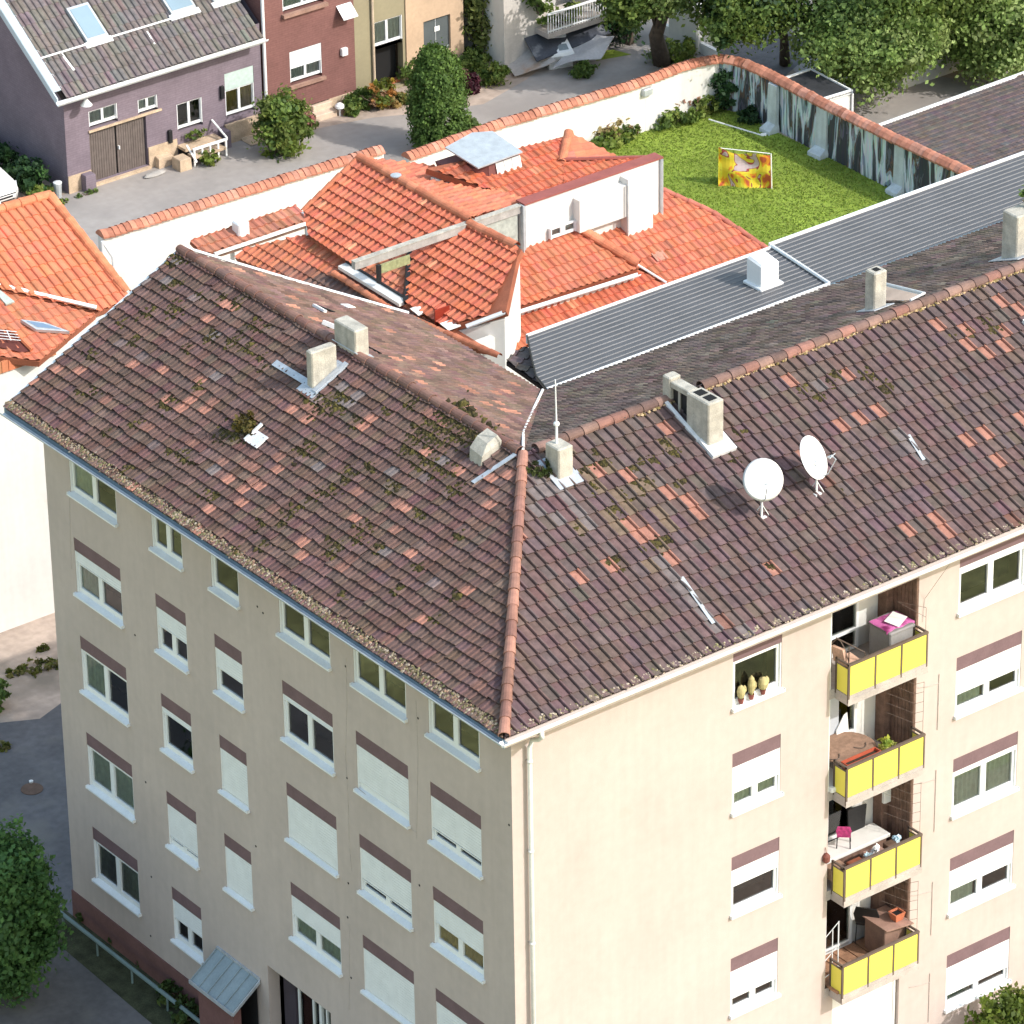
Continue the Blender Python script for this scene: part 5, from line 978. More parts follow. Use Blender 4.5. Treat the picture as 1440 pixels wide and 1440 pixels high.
# planting along the garden walls
DRY = [(.30, .24, .10), (.24, .19, .09), (.36, .29, .14), (.20, .11, .08)]
plant('dry_grass', 'clump of straw coloured dry grass under the white garden wall left of the pillar', 'plant', onz(862, 182, .35), (1.1, .35, .45), 40, 30, .20, DRY, up=.8)
plant('dry_grass', 'reddish dry grass under the white garden wall right of the pillar', 'plant', onz(962, 142, .4), (.95, .3, .45), 40, 30, .20, [(.26, .14, .09), (.30, .19, .11), (.22, .12, .09)], up=.8)
plant('garden_shrub', 'low green border shrub left of the pillar', 'shrub', onz(862, 196, .22), (1.3, .35, .28), 36, 26, .15, GREEN+LIME)
plant('garden_shrub', 'green border shrub right of the pillar by the white wall', 'shrub', onz(953, 166, .25), (.9, .35, .32), 34, 26, .15, GREEN+LIME)
plant('garden_shrub', 'bright leafy shrub in the lawn corner next to the reddish grass', 'shrub', onz(996, 148, .3), (.55, .4, .40), 30, 26, .16, LIME)
plant('garden_shrub', 'dark ivy bush in the corner where the white and painted walls meet', 'shrub', onz(1018, 128, .65), (.6, .5, .85), 50, 30, .16, DGREEN)
plant('garden_shrub', 'dark low shrub at the foot of the painted wall', 'shrub', onz(1062, 160, .22), (.7, .45, .30), 34, 26, .15, DGREEN)

# coloured fabric goal-like screen lying on the lawn: a loose printed sheet on a folding frame
p = [onz(1010, 262, 0), onz(1084, 266, 0)]; top = [onp(1011, 208, p[0], (p[1]-p[0]).cross(V((0, 0, 1)))), onp(1083, 216, p[0], (p[1]-p[0]).cross(V((0, 0, 1))))]
t = thing('play_tent', 'small wedge tent of yellow, orange and mauve fabric on the lawn', 'tent', (p[0]+p[1])/2)
fm = bpy.data.materials.new('printed_fabric'); fm.use_nodes = True; n = fm.node_tree.nodes; L_ = fm.node_tree.links.new
g = n.new('ShaderNodeNewGeometry'); wv = n.new('ShaderNodeTexNoise'); wv.inputs['Scale'].default_value = 1.35; wv.inputs['Detail'].default_value = 1; wv.inputs['Distortion'].default_value = 1.6; L_(g.outputs['Position'], wv.inputs['Vector'])
cr = n.new('ShaderNodeValToRGB'); cr.color_ramp.interpolation = 'CONSTANT'; e_ = cr.color_ramp.elements; e_[0].color = (.50, .10, .04, 1); e_[1].position = .40; e_[1].color = (.66, .25, .02, 1)
for ps, c_ in ((.46, (.66, .50, .03, 1)), (.545, (.62, .58, .05, 1)), (.585, (.33, .06, .055, 1)), (.63, (.48, .38, .40, 1))): x = e_.new(ps); x.color = c_
L_(wv.outputs['Fac'], cr.inputs[0]); L_(cr.outputs[0], n['Principled BSDF'].inputs['Base Color']); n['Principled BSDF'].inputs['Roughness'].default_value = .75
dd = (p[1]-p[0]).normalized(); bk = V((-dd.y, dd.x, 0)); N = 14; mb = MB(); gp = {}
for i in range(N+1):
    for j in range(N+1):
        u, v = i/N, j/N; bot = p[0].lerp(p[1], u); tp = top[0].lerp(top[1], u)+V((0, 0, -.10*math.sin(u*3.1)+.06*math.cos(u*9))); q = bot.lerp(tp, v)
        gp[i, j] = q+bk*(.05*math.sin(u*9+v*4)+.03*math.sin(v*11))
for i in range(N):
    for j in range(N): mb.face([gp[i, j], gp[i+1, j], gp[i+1, j+1], gp[i, j+1]])
for i in range(N):  # back slope down to the lawn
    a, b = gp[i, N], gp[i+1, N]; mb.face([a, b, V((b.x, b.y, .03))+bk*.75, V((a.x, a.y, .03))+bk*.75])
mb.face([gp[0, 0], gp[0, N], V((gp[0, N].x, gp[0, N].y, .03))+bk*.75]); mb.face([gp[N, 0], gp[N, N], V((gp[N, N].x, gp[N, N].y, .03))+bk*.75]); mb.build('fabric', fm, t, smooth=True)
mb = MB(); mb.tube([p[1]+dd*.03, top[1]+dd*.03], .02, 6); mb.tube([top[0], top[1]], .015, 6); mb.build('frame', M['white'], t)
q0, q1 = onz(997, 168, .03), onz(1070, 190, .03); mb = MB(); mb.tube([q0, q1], .03, 6); mb.tube([q1, q1+V((.15, -.1, 0))], .07, 6); o = mb.build('garden_pole', M['white']); tag(o, 'long thin white pole lying on the lawn near the corner', 'pole')

# ================================================================== BEYOND THE GARDEN: shed, brown roof
hS = 1.72; qs = [onz(x, y, hS) for x, y in ((1097, 112), (1140, 97), (1199, 128), (1150, 143))]
t = thing('shed', 'low white shed with flat black roof behind the painted wall', 'shed', (qs[0].x, qs[0].y, 0))
mb = MB(); c = sum(qs, V((0, 0, 0)))/4; q = [c+(p_-c)*.95 for p_ in qs]; mb.prism([V((p_.x, p_.y, 0)) for p_ in q], (0, 0, hS-.06)); mb.build('wall', M['whiteplaster'], t)
mb = MB(); mb.prism([p_+V((0, 0, -.06)) for p_ in qs], (0, 0, .06)); mb.build('roof', mat('bitumen', (.035, .036, .04), .7, .25, 1.5), t)
mb = MB()
for i in range(4): a, b = qs[i], qs[(i+1) % 4]; mb.obox(a+V((0, 0, -.09)), b-a, (c-a).normalized()*.10, (0, 0, .14))
mb.tube([qs[2]+V((0, 0, -.1)), V((qs[2].x, qs[2].y, 0))], .04, 6); mb.build('roof_edge', M['white'], t)
hB = 1.75; nR = nf(0, -1, 2); pR = onz(1240, 180, hB)
def rR(x, y): return onp(x, y, pR, nR)
t = thing('brown_roof_hall', 'low hall with brown ribbed roof and white edge behind the painted wall', 'building', pR)
PR = [rR(*q_) for q_ in ((1236, 180), (1440, 106), (1520, 77), (1560, 200), (1376, 244))]
tile_roof('roof', PR, (0, -1, -.035), .30, .26, M['tileA'], pal((.15, .118, .113), .05), t, PROF_A, .065, .002, thick=.2, skew=.004)
mb = MB(); mb.obox(PR[0]+V((0, 0, -.12)), PR[2]-PR[0], (0, .10, 0), (0, 0, .22)); mb.build('edge_trim', M['white'], t)
mb = MB(); c = sum(PR, V((0, 0, 0)))/5; mb.loft([[V(((c+(p_-c)*.96).x, (c+(p_-c)*.96).y, 0)) for p_ in PR], [c+(p_-c)*.96-V((0, 0, .2)) for p_ in PR]]); mb.build('wall', M['whiteplaster'], t)
sheet('paving', [(p_.x, p_.y) for p_ in (onz(1090, 70), onz(1130, 40), onz(1230, 100), onz(1340, 110), onz(1440, 90), onz(1440, 130), onz(1240, 190), onz(1200, 190))], .006, M['lane'])

# ================================================================== HOUSES ALONG THE LANE
yP = 54.85
def wY(x, y, yy=yP): return onY(x, y, yy)
FP = lambda s_, z, o: V((s_, yP-o, z))
def rect(x0, y0, x1, y1): a, b = wY(x0, y0), wY(x1, y1); return a.x, b.x, b.z, a.z   # x0,x1,z0,z1 from top-left and bottom-right pixels
brick = lambda name, c, c2: bmat(name, c, c2)
def bmat(name, c1, c2, mortar=.12, bs=9):
    mt = mat(name, c1, .9, .10, 1.2); n = mt.node_tree.nodes; L = mt.node_tree.links.new; b = n['Principled BSDF']; src = b.inputs['Base Color'].links[0].from_socket
    g = n.new('ShaderNodeNewGeometry'); sp = n.new('ShaderNodeSeparateXYZ'); L(g.outputs['Position'], sp.inputs[0]); ad = n.new('ShaderNodeMath'); L(sp.outputs[0], ad.inputs[0]); L(sp.outputs[1], ad.inputs[1]); cb = n.new('ShaderNodeCombineXYZ'); L(ad.outputs[0], cb.inputs[0]); L(sp.outputs[2], cb.inputs[1])
    br = n.new('ShaderNodeTexBrick'); br.inputs['Scale'].default_value = 1; br.inputs['Brick Width'].default_value = .25; br.inputs['Row Height'].default_value = .083; br.inputs['Mortar Size'].default_value = .008; br.inputs['Color1'].default_value = (1, 1, 1, 1); br.inputs['Color2'].default_value = (.92, .92, .92, 1); br.inputs['Mortar'].default_value = (.78, .78, .78, 1); L(cb.outputs[0], br.inputs['Vector'])
    x = n.new('ShaderNodeMix'); x.data_type = 'RGBA'; x.blend_type = 'MULTIPLY'; x.inputs['Factor'].default_value = 1; L(src, x.inputs['A']); L(br.outputs['Color'], x.inputs['B']); L(x.outputs['Result'], b.inputs['Base Color']); return mt
M['purple'] = bmat('purple_brick', (.20, .16, .192), None); M['brownbrick'] = bmat('brown_brick', (.20, .095, .085), None)
M['olive'] = mat('olive_plaster', (.28, .245, .16), .9, .06, 1); M['tan'] = mat('tan_plaster', (.50, .36, .25), .9, .08, 1); M['stone'] = mat('stone_base', (.50, .38, .27), .9, .2, 3, .3)
# --- purple house
ph = thing('purple_house', 'purple brick house with grey tiled roof, three roof lights and dark garage doors', 'house', (23.6, yP, 0))
xp0 = wY(97, 275).x; xp1 = wY(371, 190).x
gd = rect(126, 190, 207, 235); gd = (wY(127, 220).x, wY(208, 220).x, .12, wY(127, 186).z)
r1 = (wY(125, 170).x, wY(166, 170).x, wY(126, 186).z+.08, wY(125, 157).z); r2 = (wY(194, 150).x, wY(222, 150).x, wY(196, 163).z, wY(194, 141).z)
r3 = (wY(249, 165).x, wY(285, 165).x, wY(252, 186).z, wY(249, 147).z); r4 = (wY(317, 140).x, wY(358, 140).x, wY(320, 167).z, wY(317, 104).z)
ez = wY(100, 126).z
mb = MB(); wall_grid(mb, FP, xp0, xp1, 0, ez+.3, [gd, r1, r2, r3, r4], .25); mb.build('wall', M['purple'], ph)
tp_ = math.tan(rad(34)); yRp = yP+5.5
mb = MB(); mb.face([(xp0, yP, 0), (xp0, yP, ez+.3), (xp0, yRp, ez+.3+5.5*tp_), (xp0, yRp+5.5, ez+.3), (xp0, yRp+5.5, 0)]); mb.face([(xp1, yP, 0), (xp1, yP, ez+.3), (xp1, yRp, ez+.3+5.5*tp_), (xp1, yRp+5.5, ez+.3), (xp1, yRp+5.5, 0)]); mb.face([(xp0, yRp+5.5, 0), (xp1, yRp+5.5, 0), (xp1, yRp+5.5, ez+.3), (xp0, yRp+5.5, ez+.3)]); mb.build('wall', M['purple'], ph)
nP_ = V((0, -tp_, 1)).normalized(); pe = V((xp0, yP-.55, ez+.04)); pP = pe
def rP(x, y): return onp(x, y, pP, nP_)
xv = xp0-.55; xe = wY(368, 40, yP-.5).x; rz_ = ez+.04+6.05*tp_
tile_roof('roof', [V((xv+.3, pe.y, pe.z)), V((xe, pe.y, pe.z)), V((xe, yRp, rz_)), V((xv+.3, yRp, rz_))], (0, -1, -tp_), .235, .50, M['tileA'], pal((.155, .135, .128), .05), ph, PROF_E, .03, .002, thick=.22, skew=.003)
rp = [o for o in bpy.data.objects if o.name.startswith('roof') and o.parent == ph][0]
mb = MB(); mb.face([V((xv, yRp, rz_)), V((xe, yRp, rz_)), V((xe, yRp+6.05, pe.z)), V((xv, yRp+6.05, pe.z))]); mb.build('roof', M['under'], ph)
mb = MB(); mb.obox(V((xv, pe.y+.25, pe.z+.25*tp_+.02)), (.36, 0, 0), V((0, 5.8, 5.8*tp_)), nP_*.05); mb.obox(V((xv-.02, pe.y, pe.z-.2)), (.05, 0, 0), V((0, 6.05, 6.05*tp_)), (0, 0, .26)); mb.build('verge_trim', mat('blue_metal', (.46, .53, .58), .5, .05), rp)
gutter('gutter', (xv-.05, pe.y-.08, pe.z-.05), (xe+.1, pe.y-.08, pe.z-.05), (0, -1, 0), .10, 'zincw', rp)
mb = MB(); mb.box(xv, xe, pe.y-.01, pe.y+.03, pe.z-.22, pe.z-.04); mb.build('fascia', M['zincw'], rp)
for q_ in (((91, 14), (121, 9), (153, 53), (120, 62)), ((214, -26), (250, -36), (267, 14), (235, 26)), ((283, -32), (312, -40), (325, -2), (292, 8))):
    P4 = [rP(*x) for x in q_]; c = sum(P4, V((0, 0, 0)))/4; xs = sorted(p_.x for p_ in P4); ys = sorted(p_.y for p_ in P4)
    x0, x1, y0, y1 = (xs[0]+xs[1])/2, (xs[2]+xs[3])/2, (ys[0]+ys[1])/2, (ys[2]+ys[3])/2
    f_ = lambda x, y, u: V((x, y, pe.z+(y-pe.y)*tp_))+nP_*u
    mb = MB(); mb.loft([[f_(x0, y0, .02), f_(x1, y0, .02), f_(x1, y1, .02), f_(x0, y1, .02)], [f_(x0, y0, .16), f_(x1, y0, .16), f_(x1, y1, .16), f_(x0, y1, .16)]]); s_ = mb.build('roof_light', M['zinc'], rp)
    mb = MB(); k = .08; mb.prism([f_(x0+k, y0+k, .165), f_(x1-k, y0+k, .165), f_(x1-k, y1-k, .165), f_(x0+k, y1-k, .165)], nP_*.01); mb.build('pane', mat('sky_glass', (.24, .33, .40), .12, .03, spec=.9), s_)
    mb = MB(); mb.obox(f_(x0-.1, y0-.18, .05), (x1-x0+.2, 0, 0), f_(x0, y0, 0)-f_(x0, y0-.18, 0), nP_*.05); mb.build('apron', M['zincw'], s_)
mb = MB(); a, b = rP(57, 85), rP(300, 12); mb.obox(V((a.x, a.y, a.z))+nP_*.07, (6.2, 0, 0), V((0, .05, .05*tp_)), nP_*.02); a, b = rP(83, 76), rP(102, 101); mb.obox(a+nP_*.06, (.08, 0, 0), b-a, nP_*.02); a, b = rP(205, 46), rP(216, 64); mb.obox(a+nP_*.06, (.05, 0, 0), b-a, nP_*.02); mb.build('snow_guard', M['white'], rp)
mb = MB(); xm = gd[0]+(gd[1]-gd[0])*.485
for a, b, dz in ((gd[0]+.02, xm-.03, -.06), (xm+.03, gd[1]-.02, -.02)):
    n_ = int((b-a)/.09)
    for k in range(n_): fbox(mb, FP, a+(b-a)*k/n_+.006, a+(b-a)*(k+1)/n_-.006, gd[2], gd[3]-.02, -.16, -.10)
dr = mb.build('garage_door', mat('door_slats', (.135, .11, .10), .7, .15, 5), ph)
mb = MB(); fbox(mb, FP, gd[0], gd[1], gd[2], gd[3], -.24, -.165); mb.build('door_back', M['black'], dr)
mb = MB(); fbox(mb, FP, xm+.06, xm+.1, 1.0, 1.12, -.1, -.02); mb.build('handle', M['zincw'], dr)
mb = MB(); fbox(mb, FP, gd[0]-.05, gd[1]+.05, 0, .10, -.2, .12); mb.build('door_threshold', M['stone'], ph)
mb = MB(); fbox(mb, FP, gd[0]-.02, r2[1]+.12, gd[3]+.0, gd[3]+.07, -.02, .06); mb.build('stone_lintel', M['stone'], ph)
def lw(F, r, parent, **k): return window(F, r[0], r[1], r[3], h=r[3]-r[2]+.0, cap=k.pop('cap', 0), parent=parent, fr=.06, mw=.045, **k)
M['gb'] = mat('glass_block', (.46, .56, .53), .3, .1, 8)
lw(FP, r1, ph, kind='d', back='c', sillw=False); lw(FP, r2, ph, kind='d', back='c', sillw=False); lw(FP, r3, ph, kind='d', back='n', sillw=False)
lw(FP, r4, ph, kind='d', cap=.62, back='y', capm='gb', sillw=False)
for a, b, h_, d_ in ((xp0, gd[0]-.02, .62, .04), (gd[1]+.02, wY(248, 190).x, .75, .04), (r4[0]-.1, xp1, .7, .12)): mb = MB(); fbox(mb, FP, a, b, 0, h_, .002, d_); mb.build('plinth', M['stone'], ph)
wl2 = wY(116, 142); t = thing('wall_lamp', 'white conical lamp on a bracket high on the purple wall', 'lamp', wl2)
lp = V((wl2.x-.12, yP, wl2.z+.30)); mb = MB(); mb.tube([lp+V((0, -.0, .22)), lp+V((0, -.12, .22)), lp+V((0, -.16, 0)), lp+V((0, -.42, -.12))], .045, 6); mb.build('bracket', M['zincw'], t)
mb = MB(); q = lp+V((0, -.42, -.12)); mb.loft([[q+V((math.cos(k)*r_, math.sin(k)*r_, z_)) for k in [6.283*i/14 for i in range(14)]] for r_, z_ in ((.05, .08), (.08, .02), (.20, -.14), (.19, -.15), (.06, 0))]); mb.build('lamp_shade', M['zincw'], t)
for x, y in ((311, 130), (238, 192)):
    q = wY(x, y); mb = MB(); mb.cbox(q.x-.07, q.x+.07, yP-.11, yP-.003, q.z-.2, q.z+.25, .01); mb.build('wall_box', M['black'], ph)
# front garden things by the purple house
def block(name, label, cat, px, py, sx, sy, h, mt, top=0.0):
    p = onz(px, py); mb = MB(); mb.loft([[(p.x, p.y, 0), (p.x+sx, p.y, 0), (p.x+sx, p.y+sy, 0), (p.x, p.y+sy, 0)], [(p.x+.01, p.y+.01, h-.02), (p.x+sx-.01, p.y+.01, h-.02), (p.x+sx-.01, p.y+sy-.01, h-.02+top), (p.x+.01, p.y+sy-.01, h-.02+top)], [(p.x+.03, p.y+.03, h), (p.x+sx-.03, p.y+.03, h), (p.x+sx-.03, p.y+sy-.03, h+top), (p.x+.03, p.y+sy-.03, h+top)]]); o = mb.build(name, mt); tag(o, label, cat); return o
block('bollard_block', 'square purple brick pier beside the garage doors', 'pier', 122, 272, .40, .40, .60, M['purple'])
block('planter_block', 'square stone planter in front of the steps of the purple house', 'planter', 254, 243, .46, .5, .42, M['stone'])
block('pier', 'purple brick pier beside the tall white window', 'pier', 317, 210, .26, .6, .62, M['purple'])
block('stone_trough', 'low pale stone trough left of the square planter', 'trough', 224, 238, .6, .55, .35, M['stone'], .1)
t = thing('stairwell', 'white railed basement stairwell below the brown window of the purple house', 'stairwell', onz(262, 232))
a0 = onz(240, 232); b0 = onz(318, 212)
mb = MB(); mb.box(a0.x+.45, b0.x-.15, yP-.50, yP-.02, .42, .52); mb.box(a0.x+.5, b0.x-.3, yP-.95, yP-.55, .30, .38); mb.build('ledge', M['stone'], t)
mb = MB()
for k in range(5): x = a0.x+.55+k*(b0.x-a0.x-.8)/4; mb.box(x-.03, x+.03, yP-.9, yP-.84, 0, .6)
mb.box(a0.x+.5, b0.x-.2, yP-.92, yP-.83, .6, .66); mb.obox((b0.x-.25, yP-.9, .66), (.06, 0, 0), (0, .85, .35), (0, 0, .05)); mb.obox((a0.x+.45, yP-1.1, .25), (.06, 0, 0), (.0, .55, .4), (0, 0, .05)); mb.build('railing', M['white'], t)
mb = MB(); mb.box(a0.x+.5, b0.x-.3, yP-.52, yP-.03, .015, .40); mb.build('opening', M['dark'], t)
plant('window_plant', 'small green plants under the brown window of the purple house', 'plant', wY(268, 186)+V((0, -.25, .0)), (.42, .14, .15), 16, 16, .10, GREEN+LIME)
plant('small_bush', 'small round green bush in front of the white railed stairwell', 'bush', onz(296, 222, .25), (.32, .28, .30), 26, 24, .11, LIME)
plant('small_weed', 'low weeds at the foot of the purple corner pier', 'weed', onz(122, 272, .06), (.5, .12, .08), 14, 14, .08, GREEN)
plant('small_weed', 'low weeds at the corner of the purple gable', 'weed', onz(90, 283, .06), (.25, .2, .10), 12, 14, .08, LIME)
p = onz(218, 247, .0); mb = MB(); mb.loft([[p+V((math.cos(k)*r_*1.6, math.sin(k)*r_*.55, z_)) for k in [6.283*i/16 for i in range(16)]] for r_, z_ in ((.22, .01), (.27, .05), (.22, .12), (.08, .15))]); o = mb.build('boulder', mat('grey_stone', (.36, .34, .32), .9, .2, 5)); tag(o, 'flat grey stone lying on the lane before the garage', 'stone')
p = onz(365, 197); mb = MB(); mb.tube([(p.x-.5, p.y+.35, .04), (p.x+.28, p.y+.35, .04), (p.x+.35, p.y-.25, .04)], .055, 6); mb.box(p.x-.5, p.x+.28, p.y-.25, p.y+.33, .015, .03, (.2, .2, .2)); o = mb.build('light_shaft', M['stone']); tag(o, 'small sunken light shaft with white rim by the big leafy bush', 'light shaft')
p = onz(82, 277); t = thing('dustbin', 'small pale grey dustbin at the corner of the purple house', 'dustbin', p)
mb = MB(); mb.lathe(p, [(.11, 0), (.14, .5), (.13, .5)], 10); mb.build('body', M['zinc'], t); mb = MB(); mb.lathe(p, [(.15, .5), (.15, .54), (.05, .57)], 10); mb.build('lid', M['zincw'], t)
plant('big_bush', 'big leafy green bush between the purple and brown houses', 'bush', onz(397, 176, 1.05), (.95, .75, 1.15), 110, 46, .15, LIME+GREEN+[(.13, .17, .04)])
plant('flower_bush', 'pink flowering bush right of the big leafy bush', 'bush', onz(428, 172, .4), (.45, .4, .42), 36, 26, .12, [(.40, .24, .17), (.12, .14, .03), (.10, .13, .03), (.45, .20, .18)])
hg = onz(40, 255, .5)
mb = MB()
for k in range(7): foliage(mb, (22.75+.15*(k%2), 55.5+k*.95, .5), (.55, .65, .55), 28, 34, .15, DGREEN+[(.05, .11, .03)])
foliage(mb, (22.6, 54.9, .3), (.4, .35, .3), 20, 24, .13, LIME)
t = thing('hedge', 'dark shaded hedge along the purple gable wall', 'hedge', (21.5, 55.2, 0)); mb.build('foliage', M['leaf'], t)
# --- brown brick house
xb0, xb1 = xp1+.08, wY(501, 130).x; FH = 9.2
bh = thing('brown_brick_house', 'brown brick house with white shuttered window and a white wall vent', 'house', (xb0, yP, 0))
w1 = (wY(408, 100).x, wY(453, 100).x, wY(410, 120).z, wY(408, 73).z); w2 = (wY(397, 0).x, wY(455, 0).x, wY(398, 20).z, wY(398, 20).z+1.5)
mb = MB(); wall_grid(mb, FP, xb0, xb1, 0, FH, [w1, w2], .25); mb.build('wall', M['brownbrick'], bh); mb = MB(); mb.box(xb0, xb1, yP+.9, yP+9, 0, FH); mb.box(xb0, xb0+.2, yP+.002, yP+.9, 0, FH); mb.build('wall', M['brownbrick'], bh)
mb = MB(); mb.box(xb0-.1, xb1+.1, yP-.3, yP+9.3, FH+.01, FH+.3); mb.build('roof', M['under'], bh)
lw(FP, w1, bh, kind='d', shut=.55, back='c', sillw=False, cap=.02); lw(FP, w2, bh, kind='d', shut=.4, back='c', sillw=False, cap=.02)
M['bsill'] = mat('brown_sill', (.30, .18, .14), .8)
for w_, d_ in ((w1, .12), (w2, .16)): mb = MB(); fbox(mb, FP, w_[0]-.06, w_[1]+.09, w_[2]-.12, w_[2], -.02, d_); mb.build('stone_sill', M['bsill'], bh)
mb = MB(); fbox(mb, FP, xb0, xb1, 0, .42, .002, .05); mb.build('plinth', M['stone'], bh)
q = wY(482, 72); mb = MB(); mb.cbox(q.x-.11, q.x+.13, yP-.14, yP-.003, q.z-.12, q.z+.14, .015); mb.build('wall_vent', M['white'], bh)
q = wY(480, 20); mb = MB(); mb.box(q.x-.2, q.x+.4, yP-.42, yP-.38, q.z-.05, q.z); mb.obox((q.x-.2, yP-.4, q.z-.03), (.6, 0, 0), (0, .4, .35), (0, 0, .03)); mb.build('awning_bracket', M['zincw'], bh)
mb = MB(); mb.tube([(xb0+.02, yP-.08, 9), (xb0+.02, yP-.08, .3)], .06, 8); mb.build('downpipe', M['zincw'], bh)
mb = MB(); q = onz(455, 168); mb.cbox(q.x-.5, q.x+.55, q.y-.05, q.y+.6, 0, .22, .02); mb.cbox(q.x-.2, q.x+.6, q.y+.3, q.y+.8, .22, .42, .02); o = mb.build('doorstep', mat('pale_stone', (.60, .47, .36), .9, .15, 3)); tag(o, 'pale stone steps in front of the brown brick house', 'steps')
p = onz(478, 163); t = thing('garden_lamp', 'small white mushroom lamp beside the pale stone steps', 'lamp', p)
mb = MB(); mb.tube([p, p+V((0, 0, .4))], .035, 8); mb.build('post', M['zincw'], t); mb = MB(); mb.lathe(p, [(.17, .32), (.16, .40), (.08, .47), (.01, .49)], 12); mb.build('lamp_shade', M['white'], t)
for px, py, z_, r_, c_, lab in ((506, 140, .38, (.42, .38, .42), GREEN, 'green shrub at the corner of the brown brick house'), (494, 152, .22, (.32, .3, .26), GREEN+LIME, 'low green shrub in front of the brown brick house'), (535, 132, .5, (.62, .45, .5), [(.34, .24, .03), (.16, .19, .03), (.42, .20, .06), (.12, .16, .03)], 'yellow flowering shrub in front of the olive house'), (535, 142, .25, (.5, .35, .28), [(.36, .20, .12), (.42, .25, .15), (.18, .15, .05)], 'salmon flowering shrub below the yellow one'), (560, 140, .2, (.4, .3, .22), [(.32, .22, .08), (.15, .16, .04)], 'small rusty plant left of the conifer'), (575, 98, .5, (.4, .35, .5), GREEN, 'green shrub behind the tall conifer'), (662, 118, .35, (.32, .32, .34), [(.075, .02, .03), (.10, .03, .04), (.06, .015, .025)], 'round dark purple bush right of the conifer'), (692, 103, .4, (.60, .45, .42), GREEN+LIME, 'leafy green shrub left of the metal sheets'), (665, 85, .4, (.7, .4, .4), GREEN, 'green shrub beside the white dresser'), (650, 107, .2, (.3, .25, .2), [(.36, .24, .18), (.12, .14, .04)], 'small pale flowering plant above the purple bush'), (820, 98, .25, (.45, .35, .26), GREEN, 'green shrub below the second metal sheet'), (660, 178, .3, (.35, .3, .38), GREEN, 'small green bush at the right foot of the conifer')):
    plant('shrub', lab, 'shrub', onz(px, py, z_), r_, 40, 28, .13, c_)
# --- olive and tan houses
xo1, xt1 = wY(578, 60).x, wY(652, 40).x
oh2 = thing('olive_house', 'olive rendered house with white double window over a dark opening', 'house', (xb1, yP, 0))
w3 = (wY(524, 45).x, wY(566, 45).x, wY(528, 60).z, wY(524, 33).z); w3 = (w3[0], w3[1], w3[3]-1.0, w3[3]); d3 = (w3[0]+.05, w3[1], .1, w3[2]-.02)
mb = MB(); wall_grid(mb, FP, xb1+.002, xo1, 0, FH-.4, [w3, (d3[0], d3[1], d3[2], w3[2])], .3); mb.build('wall', M['olive'], oh2); mb = MB(); mb.box(xb1+.01, xo1, yP+.9, yP+9, 0, FH-.4); mb.build('wall', M['olive'], oh2)
mb = MB(); mb.box(xb1, xo1+.05, yP-.3, yP+9.2, FH-.39, FH-.1); mb.build('roof', M['under'], oh2)
lw(FP, w3, oh2, kind='d', back='c', sillw=False)
mb = MB(); fbox(mb, FP, d3[0], d3[1], .1, d3[3], -.5, -.45); mb.build('dark_opening', M['dark'], oh2)
mb = MB(); mb.tube([(wY(523, 50).x, yP-.07, 8.8), (wY(523, 50).x, yP-.07, .2)], .05, 8); mb.build('downpipe', mat('beige_pipe', (.50, .40, .30), .7), oh2)
mb = MB(); fbox(mb, FP, w3[1]+.12, xo1, 0, FH-.41, .002, .05); mb.build('pilaster', M['tan'], oh2)
p = onz(545, 98); t = thing('cold_frame', 'tilted glass cold frame leaning below the white double window', 'cold frame', p)
mb = MB(); a = V((p.x-.5, p.y-.1, .35)); mb.obox(a, (.9, 0, 0), (0, .7, .35), (0, -.015, .03)); mb.build('pane', mat('pale_glass', (.45, .52, .55), .15, .1, 3), t); mb = MB(); mb.obox(a+V((.42, -.05, .02)), (.06, 0, 0), (0, .8, .42), (0, -.02, .04)); mb.box(a.x, a.x+.9, a.y, a.y+.6, 0, .33); mb.build('frame', M['white'], t)
block('brick_edging', 'low orange brick edging left of the conifer', 'edging', 552, 122, .7, .3, .2, mat('orange_brick', (.50, .17, .09), .9, .2, 8)); block('pink_slab', 'pale pink stone slab beside the conifer', 'slab', 562, 108, .6, .35, .3, mat('pink_stone', (.60, .42, .34), .9, .1))
th_ = thing('tan_house', 'tan rendered house with a dark sheet door carrying a small white notice', 'house', (xo1, yP, 0))
d4 = (wY(596, 60).x, wY(634, 60).x, wY(598, 72).z-.2, wY(596, 31).z)
mb = MB(); wall_grid(mb, FP, xo1+.002, xt1, 0, FH-.8, [d4], .2); mb.build('wall', M['tan'], th_); mb = MB(); mb.box(xo1+.01, xt1, yP+.4, yP+9, 0, FH-.8); mb.box(xt1-.15, xt1, yP+.002, yP+.4, 0, FH-.8); mb.build('wall', M['tan'], th_)
mb = MB(); mb.box(xo1, xt1+.1, yP-.3, yP+9.2, FH-.79, FH-.5); mb.build('roof', M['under'], th_)
mb = MB(); fbox(mb, FP, d4[0], d4[1], d4[2], d4[3], -.18, -.10); xm = (d4[0]+d4[1])/2; dr = mb.build('door', mat('dark_sheet', (.10, .115, .12), .5, .1, 2), th_)
mb = MB(); fbox(mb, FP, xm-.015, xm+.015, d4[2], d4[3], -.10, -.09); fbox(mb, FP, d4[0], d4[1], d4[2]+.08, d4[2]+.13, -.10, -.085); mb.build('door_bar', M['zinc'], dr)
q = wY(616, 41); mb = MB(); fbox(mb, FP, q.x-.09, q.x+.13, q.z-.1, q.z+.08, -.09, -.08); mb.build('notice', M['white'], dr)
q = wY(632, 92); 
block('crate', 'dark red wooden crate under the dark sheet door', 'crate', 622, 96, .9, .35, .5, mat('crate_red', (.13, .035, .03), .8, .25, 6))
